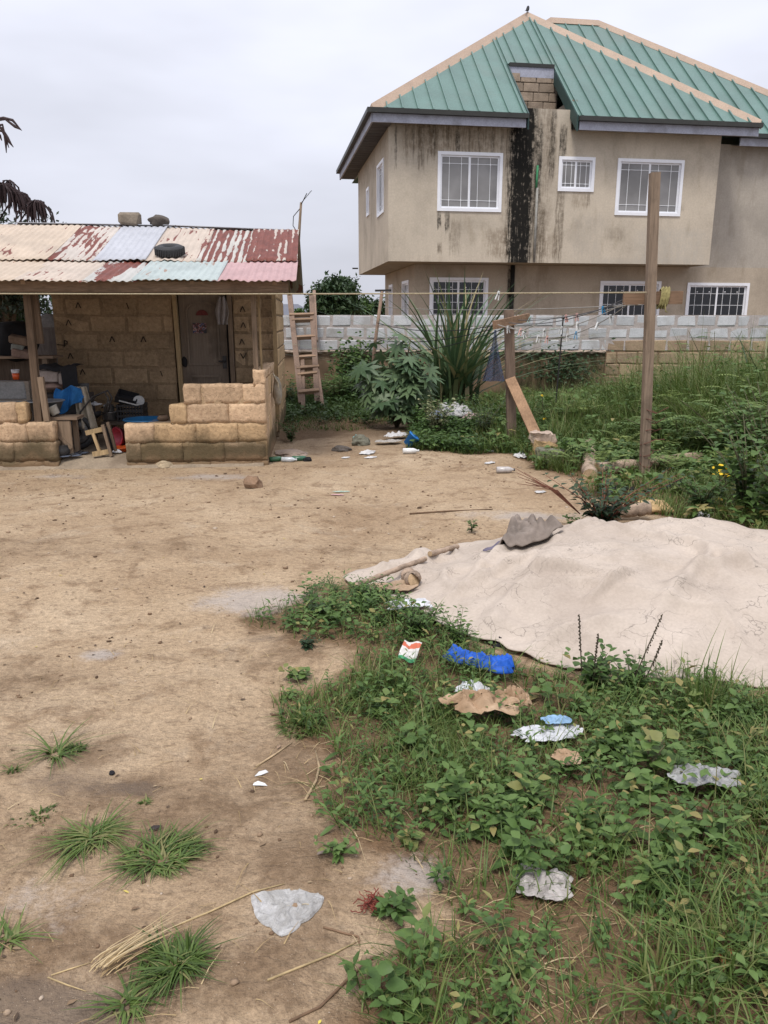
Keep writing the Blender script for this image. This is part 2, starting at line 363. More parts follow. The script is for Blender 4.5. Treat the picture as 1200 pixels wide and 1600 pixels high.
# ================================================================== ground
def build_ground():
    ys = np.concatenate([np.linspace(-8, .6, 20), np.geomspace(3.6, 23, 420)-3.0+.05, np.geomspace(21, 1500, 50)])
    u = np.linspace(-1, 1, 341); cx = np.sinh(u*1.6)/math.sinh(1.6)*1.75
    Y = ys[:, None]+0*cx[None]; X = cx[None]*(np.abs(ys[:, None])+4.5)
    Z = gz(X, Y)
    px, py, dep = pix(X, Y, Z)
    veg = sum(vegmask(X+.16*math.cos(k*2.4)*(k/14)**.5, Y+.16*math.sin(k*2.4)*(k/14)**.5) for k in range(14))/14*(.55+.9*fbm(X*4, Y*4, 15, 3))
    ash = np.zeros(X.shape)
    for (a, b, rx, ry, s_) in ((400, 938, .45, .3, 1), (150, 1022, .22, .14, .7), (330, 745, .7, .25, .8), (60, 1580, .3, .12, -.9), (640, 1375, .16, .14, .9), (840, 805, 1.0, .3, .7), (100, 1400, .3, .2, .55), (90, 745, .6, .2, .6), (420, 1000, .2, .1, -.5), (100, 1220, .25, .15, -.5), (215, 1235, .2, .07, -.5)):
        gx, gy = G(a, b); r = ((X-gx)/rx)**2+((Y-gy)/ry)**2
        ash += s_*np.exp(-r*1.4)*(.55+.9*fbm(X*6, Y*6, 5, 3))
    loam = np.zeros(X.shape)
    for (a, b, rx, ry, s_) in ((250, 1290, .35, .12, 1), (440, 1200, .25, .3, .9), (110, 1170, .25, .12, .8), (200, 1235, .3, .1, .9), (470, 1340, .3, .15, .8), (120, 1480, .35, .15, .7), (350, 1560, .4, .12, .7), (60, 1330, .3, .1, .6), (520, 1480, .2, .2, .7), (20, 1060, .5, .25, .6), (260, 860, .5, .2, .45), (20, 860, .6, .4, .6), (560, 860, .5, .2, .4), (440, 1030, .3, .15, .7), (280, 1508, .12, .07, 1), (260, 1345, .12, .06, 1), (140, 1312, .12, .06, .9)):
        gx, gy = G(a, b); loam += s_*np.exp(-(((X-gx)/rx)**2+((Y-gy)/ry)**2)*1.3)
    loam = loam+.26*sstep(3.9, 1.9, Y)
    damp = np.exp(-(((X-.1)/1.9)**2+((Y-11.2)/1.1)**2))
    n0, n1 = X.shape; V = np.stack([X, Y, Z], -1).reshape(-1, 3)
    i = np.arange(n0*n1).reshape(n0, n1); F = np.stack([i[:-1, :-1], i[:-1, 1:], i[1:, 1:], i[1:, :-1]], -1).reshape(-1, 4)
    me = bpy.data.meshes.new('ground'); me.vertices.add(len(V)); me.vertices.foreach_set('co', V.astype(np.float32).ravel()); me.loops.add(F.size); me.loops.foreach_set('vertex_index', F.astype(np.int32).ravel())
    me.polygons.add(len(F)); me.polygons.foreach_set('loop_start', np.arange(0, F.size, 4, dtype=np.int32)); me.update(calc_edges=True); me.shade_smooth()
    for nm, arr in (('veg', veg), ('ash', ash), ('damp', damp), ('loam', loam)):
        a = me.attributes.new(nm, 'FLOAT', 'POINT'); a.data.foreach_set('value', arr.astype(np.float32).ravel())
    b = NB('bare_earth'); p = b.pos()
    n1_ = b.noise(p, .9, 5, .6, .3); n2 = b.noise(p, 5, 6, .65, .3); n3 = b.noise(p, 38, 5, .7); n4 = b.noise(p, 160, 3, .6)
    c = b.ramp(n1_, [(.3, (.315, .22, .136)), (.5, (.405, .296, .190)), (.7, (.475, .362, .244))])
    c = b.mix(b.math('MULTIPLY', b.sm(n2, .50, .66), .6), c, (.195, .125, .072))
    c = b.mix(b.math('MULTIPLY', b.sm(b.noise(p, 2.3, 6, .7, .6), .54, .70), .5), c, (.47, .375, .27))
    c = b.mix(b.math('MULTIPLY', b.sm(b.noise(p, 11, 6, .7, .5), .57, .72), .30), c, (.15, .098, .06))
    # footprints and scuffs: small dark-edged hollows
    sc = b.noise(b.mapv(p, (1, 1.8, 1)), 17, 4, .6, 1.0)
    c = b.mix(b.math('MULTIPLY', b.sm(sc, .57, .68), .5), c, (.165, .112, .07))
    c = b.mix(.42, c, b.ramp(n3, [(.32, .25), (.68, .75)]), 'OVERLAY')
    c = b.mix(.3, c, b.ramp(n4, [(.3, .15), (.7, .85)]), 'OVERLAY')
    lm = b.math('MULTIPLY', b.attr('loam'), b.math('MULTIPLY_ADD', b.sm(n2, .3, .62), .9, .35), clamp=True)
    c = b.mix(b.math('MULTIPLY', lm, .78), c, b.ramp(n3, [(.3, (.115, .074, .043)), (.7, (.225, .152, .093))]))
    veg_ = b.math('MULTIPLY_ADD', b.attr('veg'), 1.0, b.math('MULTIPLY_ADD', n2, .9, -.45), clamp=True)
    c = b.mix(b.math('MULTIPLY', b.sm(veg_, .15, .7), .85), c, b.ramp(n3, [(.3, (.10, .060, .033)), (.7, (.20, .122, .065))]))
    ash_ = b.attr('ash')
    c = b.mix(b.math('MULTIPLY', b.sm(b.math('MULTIPLY_ADD', n2, .9, b.math('MULTIPLY_ADD', n3, .8, b.math('SUBTRACT', ash_, .95))), .2, .75), .75), c, (.42, .37, .33))
    c = b.mix(b.math('MULTIPLY', b.sm(b.math('MULTIPLY_ADD', n2, .9, b.math('MULTIPLY_ADD', n3, .8, b.math('SUBTRACT', b.math('MULTIPLY', ash_, -1), .95))), .1, .6), .7), c, (.12, .092, .072))
    c = b.mix(b.math('MULTIPLY', b.attr('damp'), .75), c, (.12, .082, .053))
    # grit: scattered dark crumbs and pale grains
    vd = b.vor(p, 85); c = b.mix(b.math('MULTIPLY', b.math('LESS_THAN', vd, b.math('MULTIPLY_ADD', n2, .5, -.15)), .5), c, (.14, .09, .055))
    vd2 = b.vor(b.mapv(p, (1, 1, 1), (3.3, 7.1, 0)), 95); c = b.mix(b.math('MULTIPLY', b.math('LESS_THAN', vd2, .11), .5), c, (.50, .42, .32))
    hgt = b.math('ADD', b.math('MULTIPLY', n2, 2.4), b.math('ADD', b.math('MULTIPLY', n3, .55), b.math('MULTIPLY', n4, .16)))
    hgt = b.math('ADD', hgt, b.math('MULTIPLY', sc, .9)); b.bump(hgt, .65, .05)
    me.materials.append(b.done(c, .95, .15))
    o = link('ground', me); o['kind'] = 'structure'; return o

# where things grow (photo-plan outlines projected onto the ground), value 0..1
POLY_FG = [(405, 965), (470, 930), (520, 915), (590, 935), (650, 965), (700, 1000), (760, 1020), (840, 1040), (930, 1060), (1060, 1078), (1210, 1080), (1500, 1050), (2200, 1200), (2200, 2300), (700, 2300), (600, 1640), (590, 1520), (640, 1470), (730, 1440), (690, 1380), (610, 1370), (540, 1330), (505, 1270), (520, 1190), (440, 1140), (440, 1090), (530, 1080), (560, 1040), (520, 1020), (430, 1005)]
POLY_BACK = [(645, 705), (720, 712), (800, 712), (850, 735), (905, 745), (925, 775), (975, 800), (1050, 815), (1160, 822), (1210, 860), (1500, 900), (2400, 900), (2400, 617), (560, 617), (440, 617), (430, 690), (500, 686), (560, 672), (640, 660)]
def vegmask(X, Y):
    wx = X+(fbm(X*3, Y*3, 21, 3)-.5)*.35; wy = Y+(fbm(X*3, Y*3, 31, 3)-.5)*.35
    px, py, dep = pix(wx, wy, 0*X); ok = dep > .3
    a = inpoly(px, py, POLY_FG) & ok; b = inpoly(px, py, POLY_BACK) & ok & (Y < 16)
    return (a | b | (Y > 16.3)).astype(float)

# ================================================================== two-storey house
TH = math.radians(8.7); HO = (.116, 21.3)
hp = frame(HO, TH)
def house_plaster(name, col, stains=(), grime=.5):
    b = NB(name); v = b.obj(); x, y, z = b.sepx(v)
    n = b.noise(v, .8, 6, .62, .3); f = b.noise(v, 22, 5, .65); m = b.noise(b.mapv(v, (1, 1, .35)), 2.6, 5, .6)
    c = b.ramp(n, [(.3, mul(col, .76)), (.52, col), (.72, mul(col, 1.13))])
    c = b.mix(b.math('MULTIPLY', b.sm(m, .52, .72), grime), c, mul((col[0], col[1]*.95, col[2]*.86), .62))
    c = b.mix(.25, c, b.ramp(f, [(.3, .3), (.7, .7)]), 'OVERLAY')
    wob = b.noise(b.mapv(v, (1, 1, .3)), 5, 6, .7); wob2 = b.noise(b.mapv(v, (1, 1, .1)), 22, 5, .7); blot = b.noise(v, 7, 6, .75)
    for (s0, s1, z0, z1, st, colr, edge) in stains:
        xx = b.math('ADD', b.math('MULTIPLY_ADD', wob2, .12, x), b.math('MULTIPLY_ADD', wob, edge*2, -edge-.06)); cx, hw = (s0+s1)/2, (s1-s0)/2
        dx = b.math('ABSOLUTE', b.math('SUBTRACT', xx, cx)); dx = b.math('DIVIDE', dx, hw)
        a = b.sm(dx, 1.12, .62)
        zz = b.math('ADD', z, b.math('MULTIPLY_ADD', wob2, (z1-z0)*.9, -(z1-z0)*.45))
        up = b.sm(zz, z0-.1*(z1-z0), z0+.25*(z1-z0)); dn = b.sm(zz, z1+.02, z1-.12)
        k = b.math('MULTIPLY', b.math('MULTIPLY', a, up), dn)
        brk = b.sm(b.math('ADD', b.math('MULTIPLY', wob2, .75), b.math('MULTIPLY', blot, .75)), .56, .92)
        k = b.math('MULTIPLY', k, b.math('MULTIPLY_ADD', brk, .95, .12, clamp=True))
        c = b.mix(b.math('MULTIPLY', k, st, clamp=True), c, colr)
    b.bump(b.math('ADD', f, b.math('MULTIPLY', m, 2)), .2, .01)
    return b.done(c, .88, .2)
BLK, BRN, UMB = (.012, .011, .009), (.10, .075, .048), (.17, .125, .08)
DRIP = [(a, a+random.uniform(.05, .13), random.uniform(5.2, 6.0), 6.55, random.uniform(.35, .8), BLK if random.random() < .35 else BRN, .04) for a in (.15, .42, .62, 1.15, 1.5, 1.75, 2.1, 2.35, 2.7, 2.95, 3.1)]
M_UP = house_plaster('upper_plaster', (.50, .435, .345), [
    (3.0, 4.5, 2.5, 7.6, .6, (.16, .125, .09), .3), (3.15, 3.95, 2.6, 7.4, 1.3, BLK, .16), (3.3, 3.85, 2.0, 7.6, 2.6, BLK, .1), (3.9, 4.12, 4.2, 6.7, .9, BLK, .08), (3.35, 3.75, 3.05, 4.4, .9, BLK, .2), (4.52, 4.80, 3.05, 5.1, .75, BRN, .08), (4.55, 4.78, 5.6, 6.6, .85, BLK, .05),
    (4.2, 4.5, 5.3, 6.8, .5, BRN, .1), (1.28, 1.42, 3.95, 4.42, .95, BLK, .04), (1.5, 1.64, 3.85, 4.42, .9, BLK, .05), (1.30, 1.45, 3.3, 3.62, .8, BRN, .05), (1.62, 1.98, 3.3, 4.2, .5, BRN, .12),
    (2.6, 3.3, 3.2, 4.0, .6, UMB, .2), (0.1, 3.2, 5.75, 6.6, .75, UMB, .3), (.75, .95, 5.3, 6.6, .7, BRN, .06), (1.0, 1.3, 5.6, 6.6, .6, BRN, .1), (4.95, 5.5, 4.5, 5.0, .5, UMB, .18), (5.4, 5.52, 4.6, 4.98, .7, BRN, .04),
    (5.9, 6.6, 3.7, 4.1, .3, BRN, .15), (7.9, 8.3, 4.5, 4.75, .3, BRN, .1), (4.1, 4.7, 3.2, 3.9, .4, UMB, .2), (5.2, 9.2, 3.05, 3.3, .35, (.36, .34, .30), .3), (3.95, 4.3, 3.05, 4.6, .7, BRN, .12), (3.3, 3.6, 4.3, 6.2, .7, BLK, .12), (4.3, 4.46, 5.2, 7.0, .7, BLK, .05), (5.0, 6.0, 3.2, 4.4, .35, (.34, .31, .27), .3), (6.8, 9.1, 3.1, 4.1, .4, (.40, .38, .34), .4)]+DRIP)
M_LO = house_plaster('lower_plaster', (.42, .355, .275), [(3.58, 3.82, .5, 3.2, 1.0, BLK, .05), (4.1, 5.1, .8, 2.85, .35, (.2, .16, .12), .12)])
M_SIDE = house_plaster('side_plaster', (.48, .415, .325), [(-.2, .2, 5.6, 6.6, .4, UMB, .2)])
M_MAIN = house_plaster('main_wall_plaster', (.40, .36, .305), [(9.2, 14, 3.0, 5.0, .35, (.30, .27, .23), .5)])
M_WHITE = plain('white_window_metal', (.78, .79, .82), .05, 6, .35, .03, 60, .5, 0, .03)
M_BAR = plain('white_window_bar', (.70, .71, .72), .05, 6, .4, 0, 60, .5, 0, .03)
def glass(name, col, rough=.06):
    b = NB(name); n = b.noise(b.pos(), 1.2, 3, .5); c = b.ramp(n, [(.35, mul(col, .75)), (.65, mul(col, 1.25))]); return b.done(c, rough, .5)
M_PANE = glass('grey_pane', (.21, .205, .2), .25); M_DPANE = glass('dark_pane', (.012, .013, .015), .12)  # opaque panes: mid grey upstairs, near black on the ground floor

house = thing('house', 'two storey plastered house with green metal roof behind the block wall', 'house', (HO[0], HO[1], 0), TH)
def FR(d): return lambda a, z, o: (a, d-o, z)               # front plane: a along it, o outwards
def LF(s): return lambda a, z, o: (s-o, a, z)               # left side plane
def mbox(mb, m, a0, a1, z0, z1, o0, o1):
    q = [m(a, z, o) for o in (o0, o1) for (a, z) in ((a0, z0), (a1, z0), (a1, z1), (a0, z1))]
    return mb.add(q, [(0, 1, 2, 3), (7, 6, 5, 4), (0, 4, 5, 1), (1, 5, 6, 2), (2, 6, 7, 3), (3, 7, 4, 0)])
def wall_open(m, a0, a1, z0, z1, ops, dep=.14):
    mb = MB(); A = sorted({a0, a1, *[o[0] for o in ops], *[o[1] for o in ops]}); Zs = sorted({z0, z1, *[o[2] for o in ops], *[o[3] for o in ops]})
    for i in range(len(A)-1):
        for j in range(len(Zs)-1):
            ca, cz = (A[i]+A[i+1])/2, (Zs[j]+Zs[j+1])/2
            if any(o[0] < ca < o[1] and o[2] < cz < o[3] for o in ops): continue
            mb.add([m(A[i], Zs[j], 0), m(A[i+1], Zs[j], 0), m(A[i+1], Zs[j+1], 0), m(A[i], Zs[j+1], 0)], [(0, 1, 2, 3)])
    for (p, q, r, t) in ops:
        for (x0, y0, x1, y1) in ((p, r, q, r), (q, r, q, t), (q, t, p, t), (p, t, p, r)):
            mb.add([m(x0, y0, 0), m(x1, y1, 0), m(x1, y1, -dep), m(x0, y0, -dep)], [(0, 1, 2, 3)])
        mb.add([m(p, r, -dep), m(q, r, -dep), m(q, t, -dep), m(p, t, -dep)], [(0, 1, 2, 3)])
    return mb
def window(m, a0, a1, z0, z1, pane, parent, label, sashes=2, bars=2):
    fw = .05; mb = MB()
    for (p, q, r, t) in ((a0-.03, a1+.03, z1-fw, z1+.03), (a0-.03, a1+.03, z0-.03, z0+fw), (a0-.03, a0+fw, z0+fw, z1-fw), (a1-fw, a1+.03, z0+fw, z1-fw)):
        mbox(mb, m, p, q, r, t, -.06, .028)
    win = part('window', mb, M_WHITE, parent); win['label'] = label
    ia0, ia1, iz0, iz1 = a0+fw, a1-fw, z0+fw, z1-fw; w_ = (ia1-ia0)/sashes
    for k in range(sashes):
        o = -.012-.02*k; x0, x1 = ia0+k*w_-(.02 if k else 0), ia0+(k+1)*w_; s_ = MB(); f = .042
        for (p, q, r, t) in ((x0, x1, iz1-f, iz1-.002), (x0, x1, iz0+.002, iz0+f), (x0, x0+f, iz0+f, iz1-f), (x1-f, x1, iz0+f, iz1-f)): mbox(s_, m, p, q, r, t, o-.025, o)
        part('sash', s_, M_WHITE, win)
        part('pane', mbox(MB(), m, x0+f-.006, x1-f+.006, iz0+f-.006, iz1-f+.006, o-.02, o-.014), pane, win)
        g = MB(); W_, H_ = x1-x0-2*f, iz1-iz0-2*f; t_ = .0065
        for q in ((.27, .73) if bars == 2 else (.2, .5, .8)): mbox(g, m, x0+f+W_*q-t_, x0+f+W_*q+t_, iz0+f, iz1-f, o-.013, o-.004)
        for q in ((.13, .87) if bars == 2 else (.2, .5, .82)): mbox(g, m, x0+f, x1-f, iz0+f+H_*q-t_, iz0+f+H_*q+t_, o-.0125, o-.0035)
        for q in (.27, .73):
            for e in (.13, .87): mbox(g, m, x0+f+W_*q-.016, x0+f+W_*q+.016, iz0+f+H_*e-.016, iz0+f+H_*e+.016, o-.012, o-.002)
        part('grille', g, M_BAR, win)
    return win
UPW = [(1.32, 3.0, 4.41, 5.80), (4.6, 5.55, 4.97, 5.77), (6.25, 8.1, 4.40, 5.77)]
LOW = [(1.36, 3.0, 1.45, 2.73), (6.42, 8.25, 1.42, 2.67), (9.14, 11.08, 1.42, 2.64)]
ZB, ZT, ZE = 3.11, 6.46, 6.65
mf = FR(0)
part('wall', wall_open(mf, 0, 9.15, ZB, ZT, UPW), M_UP, house)['label'] = 'water stained upper front wall'
part('wall', wall_open(FR(0), 3.3, 4.86, ZT, 6.93, []).add([(3.3, 0, 6.93), (4.86, 0, 6.93), (4.86, .3, 6.93), (3.3, .3, 6.93)], [(0, 1, 2, 3)]), M_UP, house)['label'] = 'stained plaster upstand in the roof notch'
SIDEW_U = [(.8, 1.95, 4.45, 5.75), (3.75, 4.25, 4.75, 5.5)]
SIDEW_L = [(1.88, 2.88, 1.45, 2.7), (4.75, 5.4, 1.45, 2.7)]
part('wall', wall_open(LF(0), 0, 6.5, ZB, ZT, SIDEW_U), M_SIDE, house)
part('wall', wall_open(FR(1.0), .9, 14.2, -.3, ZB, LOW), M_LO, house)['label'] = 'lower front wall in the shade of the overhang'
part('wall', wall_open(FR(1.0), 9.15, 14.2, ZB, ZT, []), M_MAIN, house)['label'] = 'greyer set back wall of the main block'
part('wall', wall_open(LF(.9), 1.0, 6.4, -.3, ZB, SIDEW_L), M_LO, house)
cl_ = MB().add([(9.15, 0, ZB), (9.15, 1.0, ZB), (9.15, 1.0, ZT), (9.15, 0, ZT)], [(0, 1, 2, 3)])
cl_.add([(0, 6.5, ZB), (.9, 6.5, ZB), (14.2, 9.6, ZB), (14.2, 9.6, ZT), (0, 6.5, ZT)], [(0, 1, 2, 3, 4)]).add([(.9, 6.4, -.3), (14.2, 9.6, -.3), (14.2, 9.6, ZB), (.9, 6.4, ZB)], [(0, 1, 2, 3)]).add([(14.2, 1.0, -.3), (14.2, 9.6, -.3), (14.2, 9.6, ZT), (14.2, 1.0, ZT)], [(0, 1, 2, 3)])
part('wall', cl_, M_SIDE, house)
part('overhang_slab', MB().add([(.01, .01, ZB+.006), (9.14, .01, ZB+.006), (9.14, .995, ZB+.006), (.895, .995, ZB+.006), (.895, 6.49, ZB+.006), (.01, 6.49, ZB+.006)], [(0, 1, 2, 3, 4, 5)]), plain('bare_slab', (.33, .29, .23), .2, 3), house)
for k, q in enumerate(UPW): window(FR(0), *q, M_PANE, house, ['white window left of the black stain', 'small white window right of the black stain', 'wide white window near the right corner'][k], 2, 2)
for k, q in enumerate(LOW): window(FR(1.0), *q, M_DPANE, house, ['ground floor window behind the tall strap leaves', 'ground floor window behind the tall pole', 'ground floor window at the far right'][k], 2, 3)
for k, q in enumerate(SIDEW_U): window(LF(0), *q, M_PANE, house, ['taller window in the upper side wall', 'smaller window in the upper side wall'][k], 2, 2)
for k, q in enumerate(SIDEW_L): window(LF(.9), *q, M_DPANE, house, ['nearer window in the lower side wall', 'farther window in the lower side wall'][k], 2, 3)
# bare blockwork at the back of the notch
NB1, NB2, ND = 3.52, 4.83, 1.38
M_BARE = plain('bare_block', (.30, .235, .175), .3, 5, .9, .4, 40, .2, 0, .22)
M_MORT = plain('mortar', (.24, .20, .16), .3, 6, .95, .5, 50, .2, 0, .05)
nm = MB().box(NB1-.1, NB2+.12, ND+.02, ND+.2, 6.4, 8.15).box(NB2+.02, NB2+.2, .1, ND+.02, 6.4, 7.2)
nbk = part('wall', nm, M_MORT, house); nbk['label'] = 'bare block wall inside the roof notch'
bmesh_cache = {}
def block_mesh(L, H, D, mat, k, c=.012, jit=.006):
    key = (round(L, 2), round(H, 3), round(D, 2), mat.name, k, c)
    if key not in bmesh_cache: bmesh_cache[key] = MB().cbox(L, D, H, c, jit, seed=hash(key[:3]+(k,)) % 9999).mesh('block', mat)
    return bmesh_cache[key]
def lay(parent, mats, o, ax, length, courses, bl=.45, bh=.225, depth=.14, joint=.018, ragged=None, start=0, c=.012, jit=.006, name='block', skip=None, worn=0):
    """blocks laid in courses: o = lower start corner of the face (local), ax = unit direction along the wall, face looks to the right-hand normal -n"""
    ax = Vector(ax); n = Vector((-ax.y, ax.x, 0)); rz = math.atan2(ax.y, ax.x)
    for r in range(courses):
        x = -((r+start) % 2)*bl*.5 - (0.07*((r*37) % 3) if jit > .004 else 0); a0, a1 = (0, length) if ragged is None else ragged[r]
        while x < length:
            x0, x1 = max(x, a0), min(x+bl, a1)
            if x1-x0 > .07 and not (skip and skip((x0+x1)/2, r)):
                L = round(x1-x0-joint, 2); cx = (x0+x1)/2; me = block_mesh(L, bh-joint, depth, mats[random.randrange(len(mats))], random.randrange(4), c, jit) if not worn else MB().rough(L, depth, bh-joint, random.randrange(99), worn).mesh('block', mats[random.randrange(len(mats))], True)
                off = random.uniform(-.006, .006)
                p = Vector(o)+ax*cx+n*(depth/2+off)+Vector((0, 0, bh*(r+.5)+random.uniform(-.003, .003)))
                link(name, me, parent, p, (random.uniform(-.006, .006), random.uniform(-.008, .008), rz+random.uniform(-.006, .006)))
            x += bl
lay(nbk, [M_BARE], (NB1-.1, ND-.02, 6.5), (1, 0, 0), 1.5, 7, .45, .235, .1)
# roof
M_GREEN = plain('green_roof_metal', (.10, .178, .152), .14, 1.2, .42, .02, 30, .5, 0, .05, grime=(.11, .165, .14))
M_RIDGE = plain('tan_ridge_metal', (.37, .27, .195), .12, 2, .5, .02, 30, .4, 0, .03)
M_FASC = plain('grey_fascia', (.34, .35, .41), .15, 4, .6, .05, 30, .3, 0, .04, grime=(.2, .2, .22))
M_GUT = plain('dark_gutter', (.028, .028, .024), .2, 6, .5, .05, 30, .4)
M_SOF = plain('dark_soffit_board', (.075, .075, .085), .25, 5, .7, .1, 30, .3, 0, .2)
PK = (4.83, 3.94, 10.44); E0, E1, ED = -.51, 9.95, -.5
sl1 = (PK[2]-ZE)/(PK[1]-ED)
roof = part('roof', MB().add([(E0, ED, ZE), (E0, 7.75, ZE), PK], [(0, 2, 1)]).add([(E1, ED, ZE), (E1, 7.75, ZE), PK], [(0, 1, 2)]).add([(E0, 7.75, ZE), (E1, 7.75, ZE), PK], [(0, 1, 2)]), M_GREEN, house)
def clip(poly, f):
    out = []
    for i in range(len(poly)):
        p, q = poly[i], poly[(i+1) % len(poly)]; a, b = f(p), f(q)
        if a >= 0: out.append(p)
        if (a >= 0) != (b >= 0): t = a/(a-b); out.append((p[0]+(q[0]-p[0])*t, p[1]+(q[1]-p[1])*t))
    return out
def panels(poly, lift, edges, parent, slope, cut=None):
    nv = Vector((0, -slope, 1)).normalized()
    for a, b in zip(edges[:-1], edges[1:]):
        q = clip(clip(poly, lambda p: p[0]-a), lambda p: b-p[0])
        if cut and cut[0]-.01 <= a and b <= cut[1]+.01: q = clip(q, lambda p: p[1]-cut[2])
        if len(q) < 3: continue
        mb = MB(); top = [Vector(lift(*p)) for p in q]; n = len(q)
        mb.add([p+nv*.0 for p in top]+[p-nv*.03 for p in top], [tuple(range(n)), tuple(range(2*n-1, n-1, -1))]+[(i, i+n, (i+1) % n+n, (i+1) % n) for i in range(n)])
        ds = sorted({round(p[1], 4) for p in q if abs(p[0]-a) < .004})
        if len(ds) >= 2 and ds[-1]-ds[0] > .1:
            mb.bar(Vector(lift(a+.014, ds[0]+.01))+nv*.02, Vector(lift(a+.014, ds[-1]-min(.14, .3*(ds[-1]-ds[0]))))+nv*.02, .034, .05, nv)
        part('roof_panel', mb, M_GREEN, parent)
ed = list(np.arange(E0, E1, .39)); ed = [e for e in ed if abs(e-NB1) > .12 and abs(e-NB2) > .12]+[NB1, NB2, E1]; ed.sort()
panels([(E0, ED), (E1, ED), (PK[0], PK[1])], lambda s, d: (s, d, ZE+sl1*(d-ED)), ed, roof, sl1, (NB1, NB2, ND+.1))
R0, R1, RD, RZ, MD = 6.08, 7.69, 5.4, 10.85, .6; sl2 = (RZ-ZE)/(RD-MD)
panels([(.2, MD), (14.4, MD), (R1, RD), (R0, RD)], lambda s, d: (s, d, ZE+sl2*(d-MD)), list(np.arange(.2, 14.5, .45)), roof, sl2, (.2, 9.8, 1.75))
part('roof_slope', MB().add([(.2, MD, ZE), (R0, RD, RZ), (.2, 10.2, ZE)], [(0, 1, 2)]).add([(14.4, MD, ZE), (14.4, 10.2, ZE), (R1, RD, RZ)], [(0, 1, 2)]).add([(.2, 10.2, ZE), (R0, RD, RZ), (R1, RD, RZ), (14.4, 10.2, ZE)], [(0, 1, 2, 3)]), M_GREEN, roof)
UPV = (0, 0, 1)
for p, q in (((E0, ED, ZE), PK), ((E1, ED, ZE), PK), ((R0, RD, RZ), (R1, RD, RZ)), ((14.4, MD, ZE), (R1, RD, RZ)), ((.2, MD, ZE), (R0, RD, RZ)), ((E0, 7.75, ZE), PK)):
    p, q = Vector(p), Vector(q); mb = MB(); side = (q-p).cross(Vector(UPV)).normalized()*.15; u = Vector((0, 0, .11))
    mb.add([p+u, q+u, q+side-u*.9, p+side-u*.9, q-side-u*.9, p-side-u*.9], [(0, 3, 2, 1), (0, 1, 4, 5), (0, 5, 3), (1, 2, 4), (2, 3, 5, 4)]); part('ridge_cap', mb, M_RIDGE, roof)
# eaves: gutter, fascia, soffit boards
def eave(a0, a1, d, par):
    part('gutter', MB().box(a0, a1, d-.11, d+.0, ZE-.10, ZE+.01), M_GUT, par)
    part('fascia', MB().box(a0+.04, a1-.04, d+.004, d+.05, ZE-.30, ZE-.02), M_FASC, par)
    part('soffit', MB().add([(a0, d+.05, ZE-.27), (a1, d+.05, ZE-.27), (a1, d+.6, ZE-.19), (a0, d+.6, ZE-.19)], [(0, 1, 2, 3)]), M_SOF, par)
eave(E0, NB1-.02, ED, house); eave(NB2+.02, E1, ED, house); eave(E1+.1, 14.4, MD, house)
part('gutter', MB().box(E0-.11, E0, ED-.1, 7.75, ZE-.10, ZE+.01), M_GUT, house); part('fascia', MB().box(E0+.004, E0+.05, ED+.05, 7.75, ZE-.30, ZE-.02), M_FASC, house)
for k in range(26):
    y = ED+.06+k*.312; part('soffit_board', MB().box(E0+.05, .02, y, y+.285, ZE-.285, ZE-.265), M_SOF, house)
# notch: cheek boards and head fascia
for s_, in ((NB1,), (NB2,)):
    z = lambda d: ZE+sl1*(d-ED)
    part('notch_cheek', MB().add([(s_+e, d, z(d)+h) for e in (-.02, .02) for d, h in ((ED, .03), (ND+.12, .03), (ND+.12, -.34), (ED, -.34))], [(0, 1, 2, 3), (7, 6, 5, 4), (0, 4, 5, 1), (3, 2, 6, 7), (1, 5, 6, 2), (0, 3, 7, 4)]), plain('dark_green_flashing', (.03, .06, .055), .2, 4, .5), house)
zt = ZE+sl1*(ND+.1-ED)
part('gutter', MB().box(NB1+.02, NB2-.02, ND-.05, ND+.1, zt-.05, zt+.04), M_GUT, house); part('fascia', MB().box(NB1+.02, NB2-.02, ND-.02, ND+.015, zt-.30, zt-.05), M_FASC, house)
part('drain_pipe', MB().tube([(3.99, -.05, 3.14), (3.99, -.05, 5.0)], .035, 8), plain('grey_pipe', (.30, .29, .26), .3, 8), house, True)
part('drain_pipe', MB().tube([(3.96, -.05, 5.0), (3.97, -.06, 5.55)], .03, 8), plain('green_pipe', (.05, .22, .10), .3, 8), house, True)
part('drain_pipe', MB().tube([(3.72, .93, .2), (3.72, .93, 3.1)], .06, 10), plain('black_pipe', (.02, .019, .017), .4, 6), house, True)
part('spout', MB().tube([(-.18, 6.9, 3.35), (.02, 6.9, 3.35)], .025, 6), M_GUT, house)
# bird on the roof peak
def hw(s, d, z): return (HO[0]+s*math.cos(TH)-d*math.sin(TH), HO[1]+s*math.sin(TH)+d*math.cos(TH), z)
bd = MB().tube([(-.13, 0, .04), (-.05, 0, .08), (0, 0, .12), (.045, 0, .18), (.07, 0, .215), (.095, 0, .22), (.135, 0, .215)], [.012, .035, .052, .045, .032, .03, .004], 8)
bd.bar((-.13, 0, .05), (-.26, 0, .01), .05, .012).bar((.01, .02, .08), (.015, .02, 0), .008, .008).bar((.01, -.02, .08), (.015, -.02, 0), .008, .008)
solo('bird', 'small dark bird perched on the peak of the green roof', 'bird', bd, plain('dark_feather', (.02, .02, .022), .3, 30), hw(PK[0], PK[1], PK[2]+.05), (0, 0, 1.2), smooth=True)

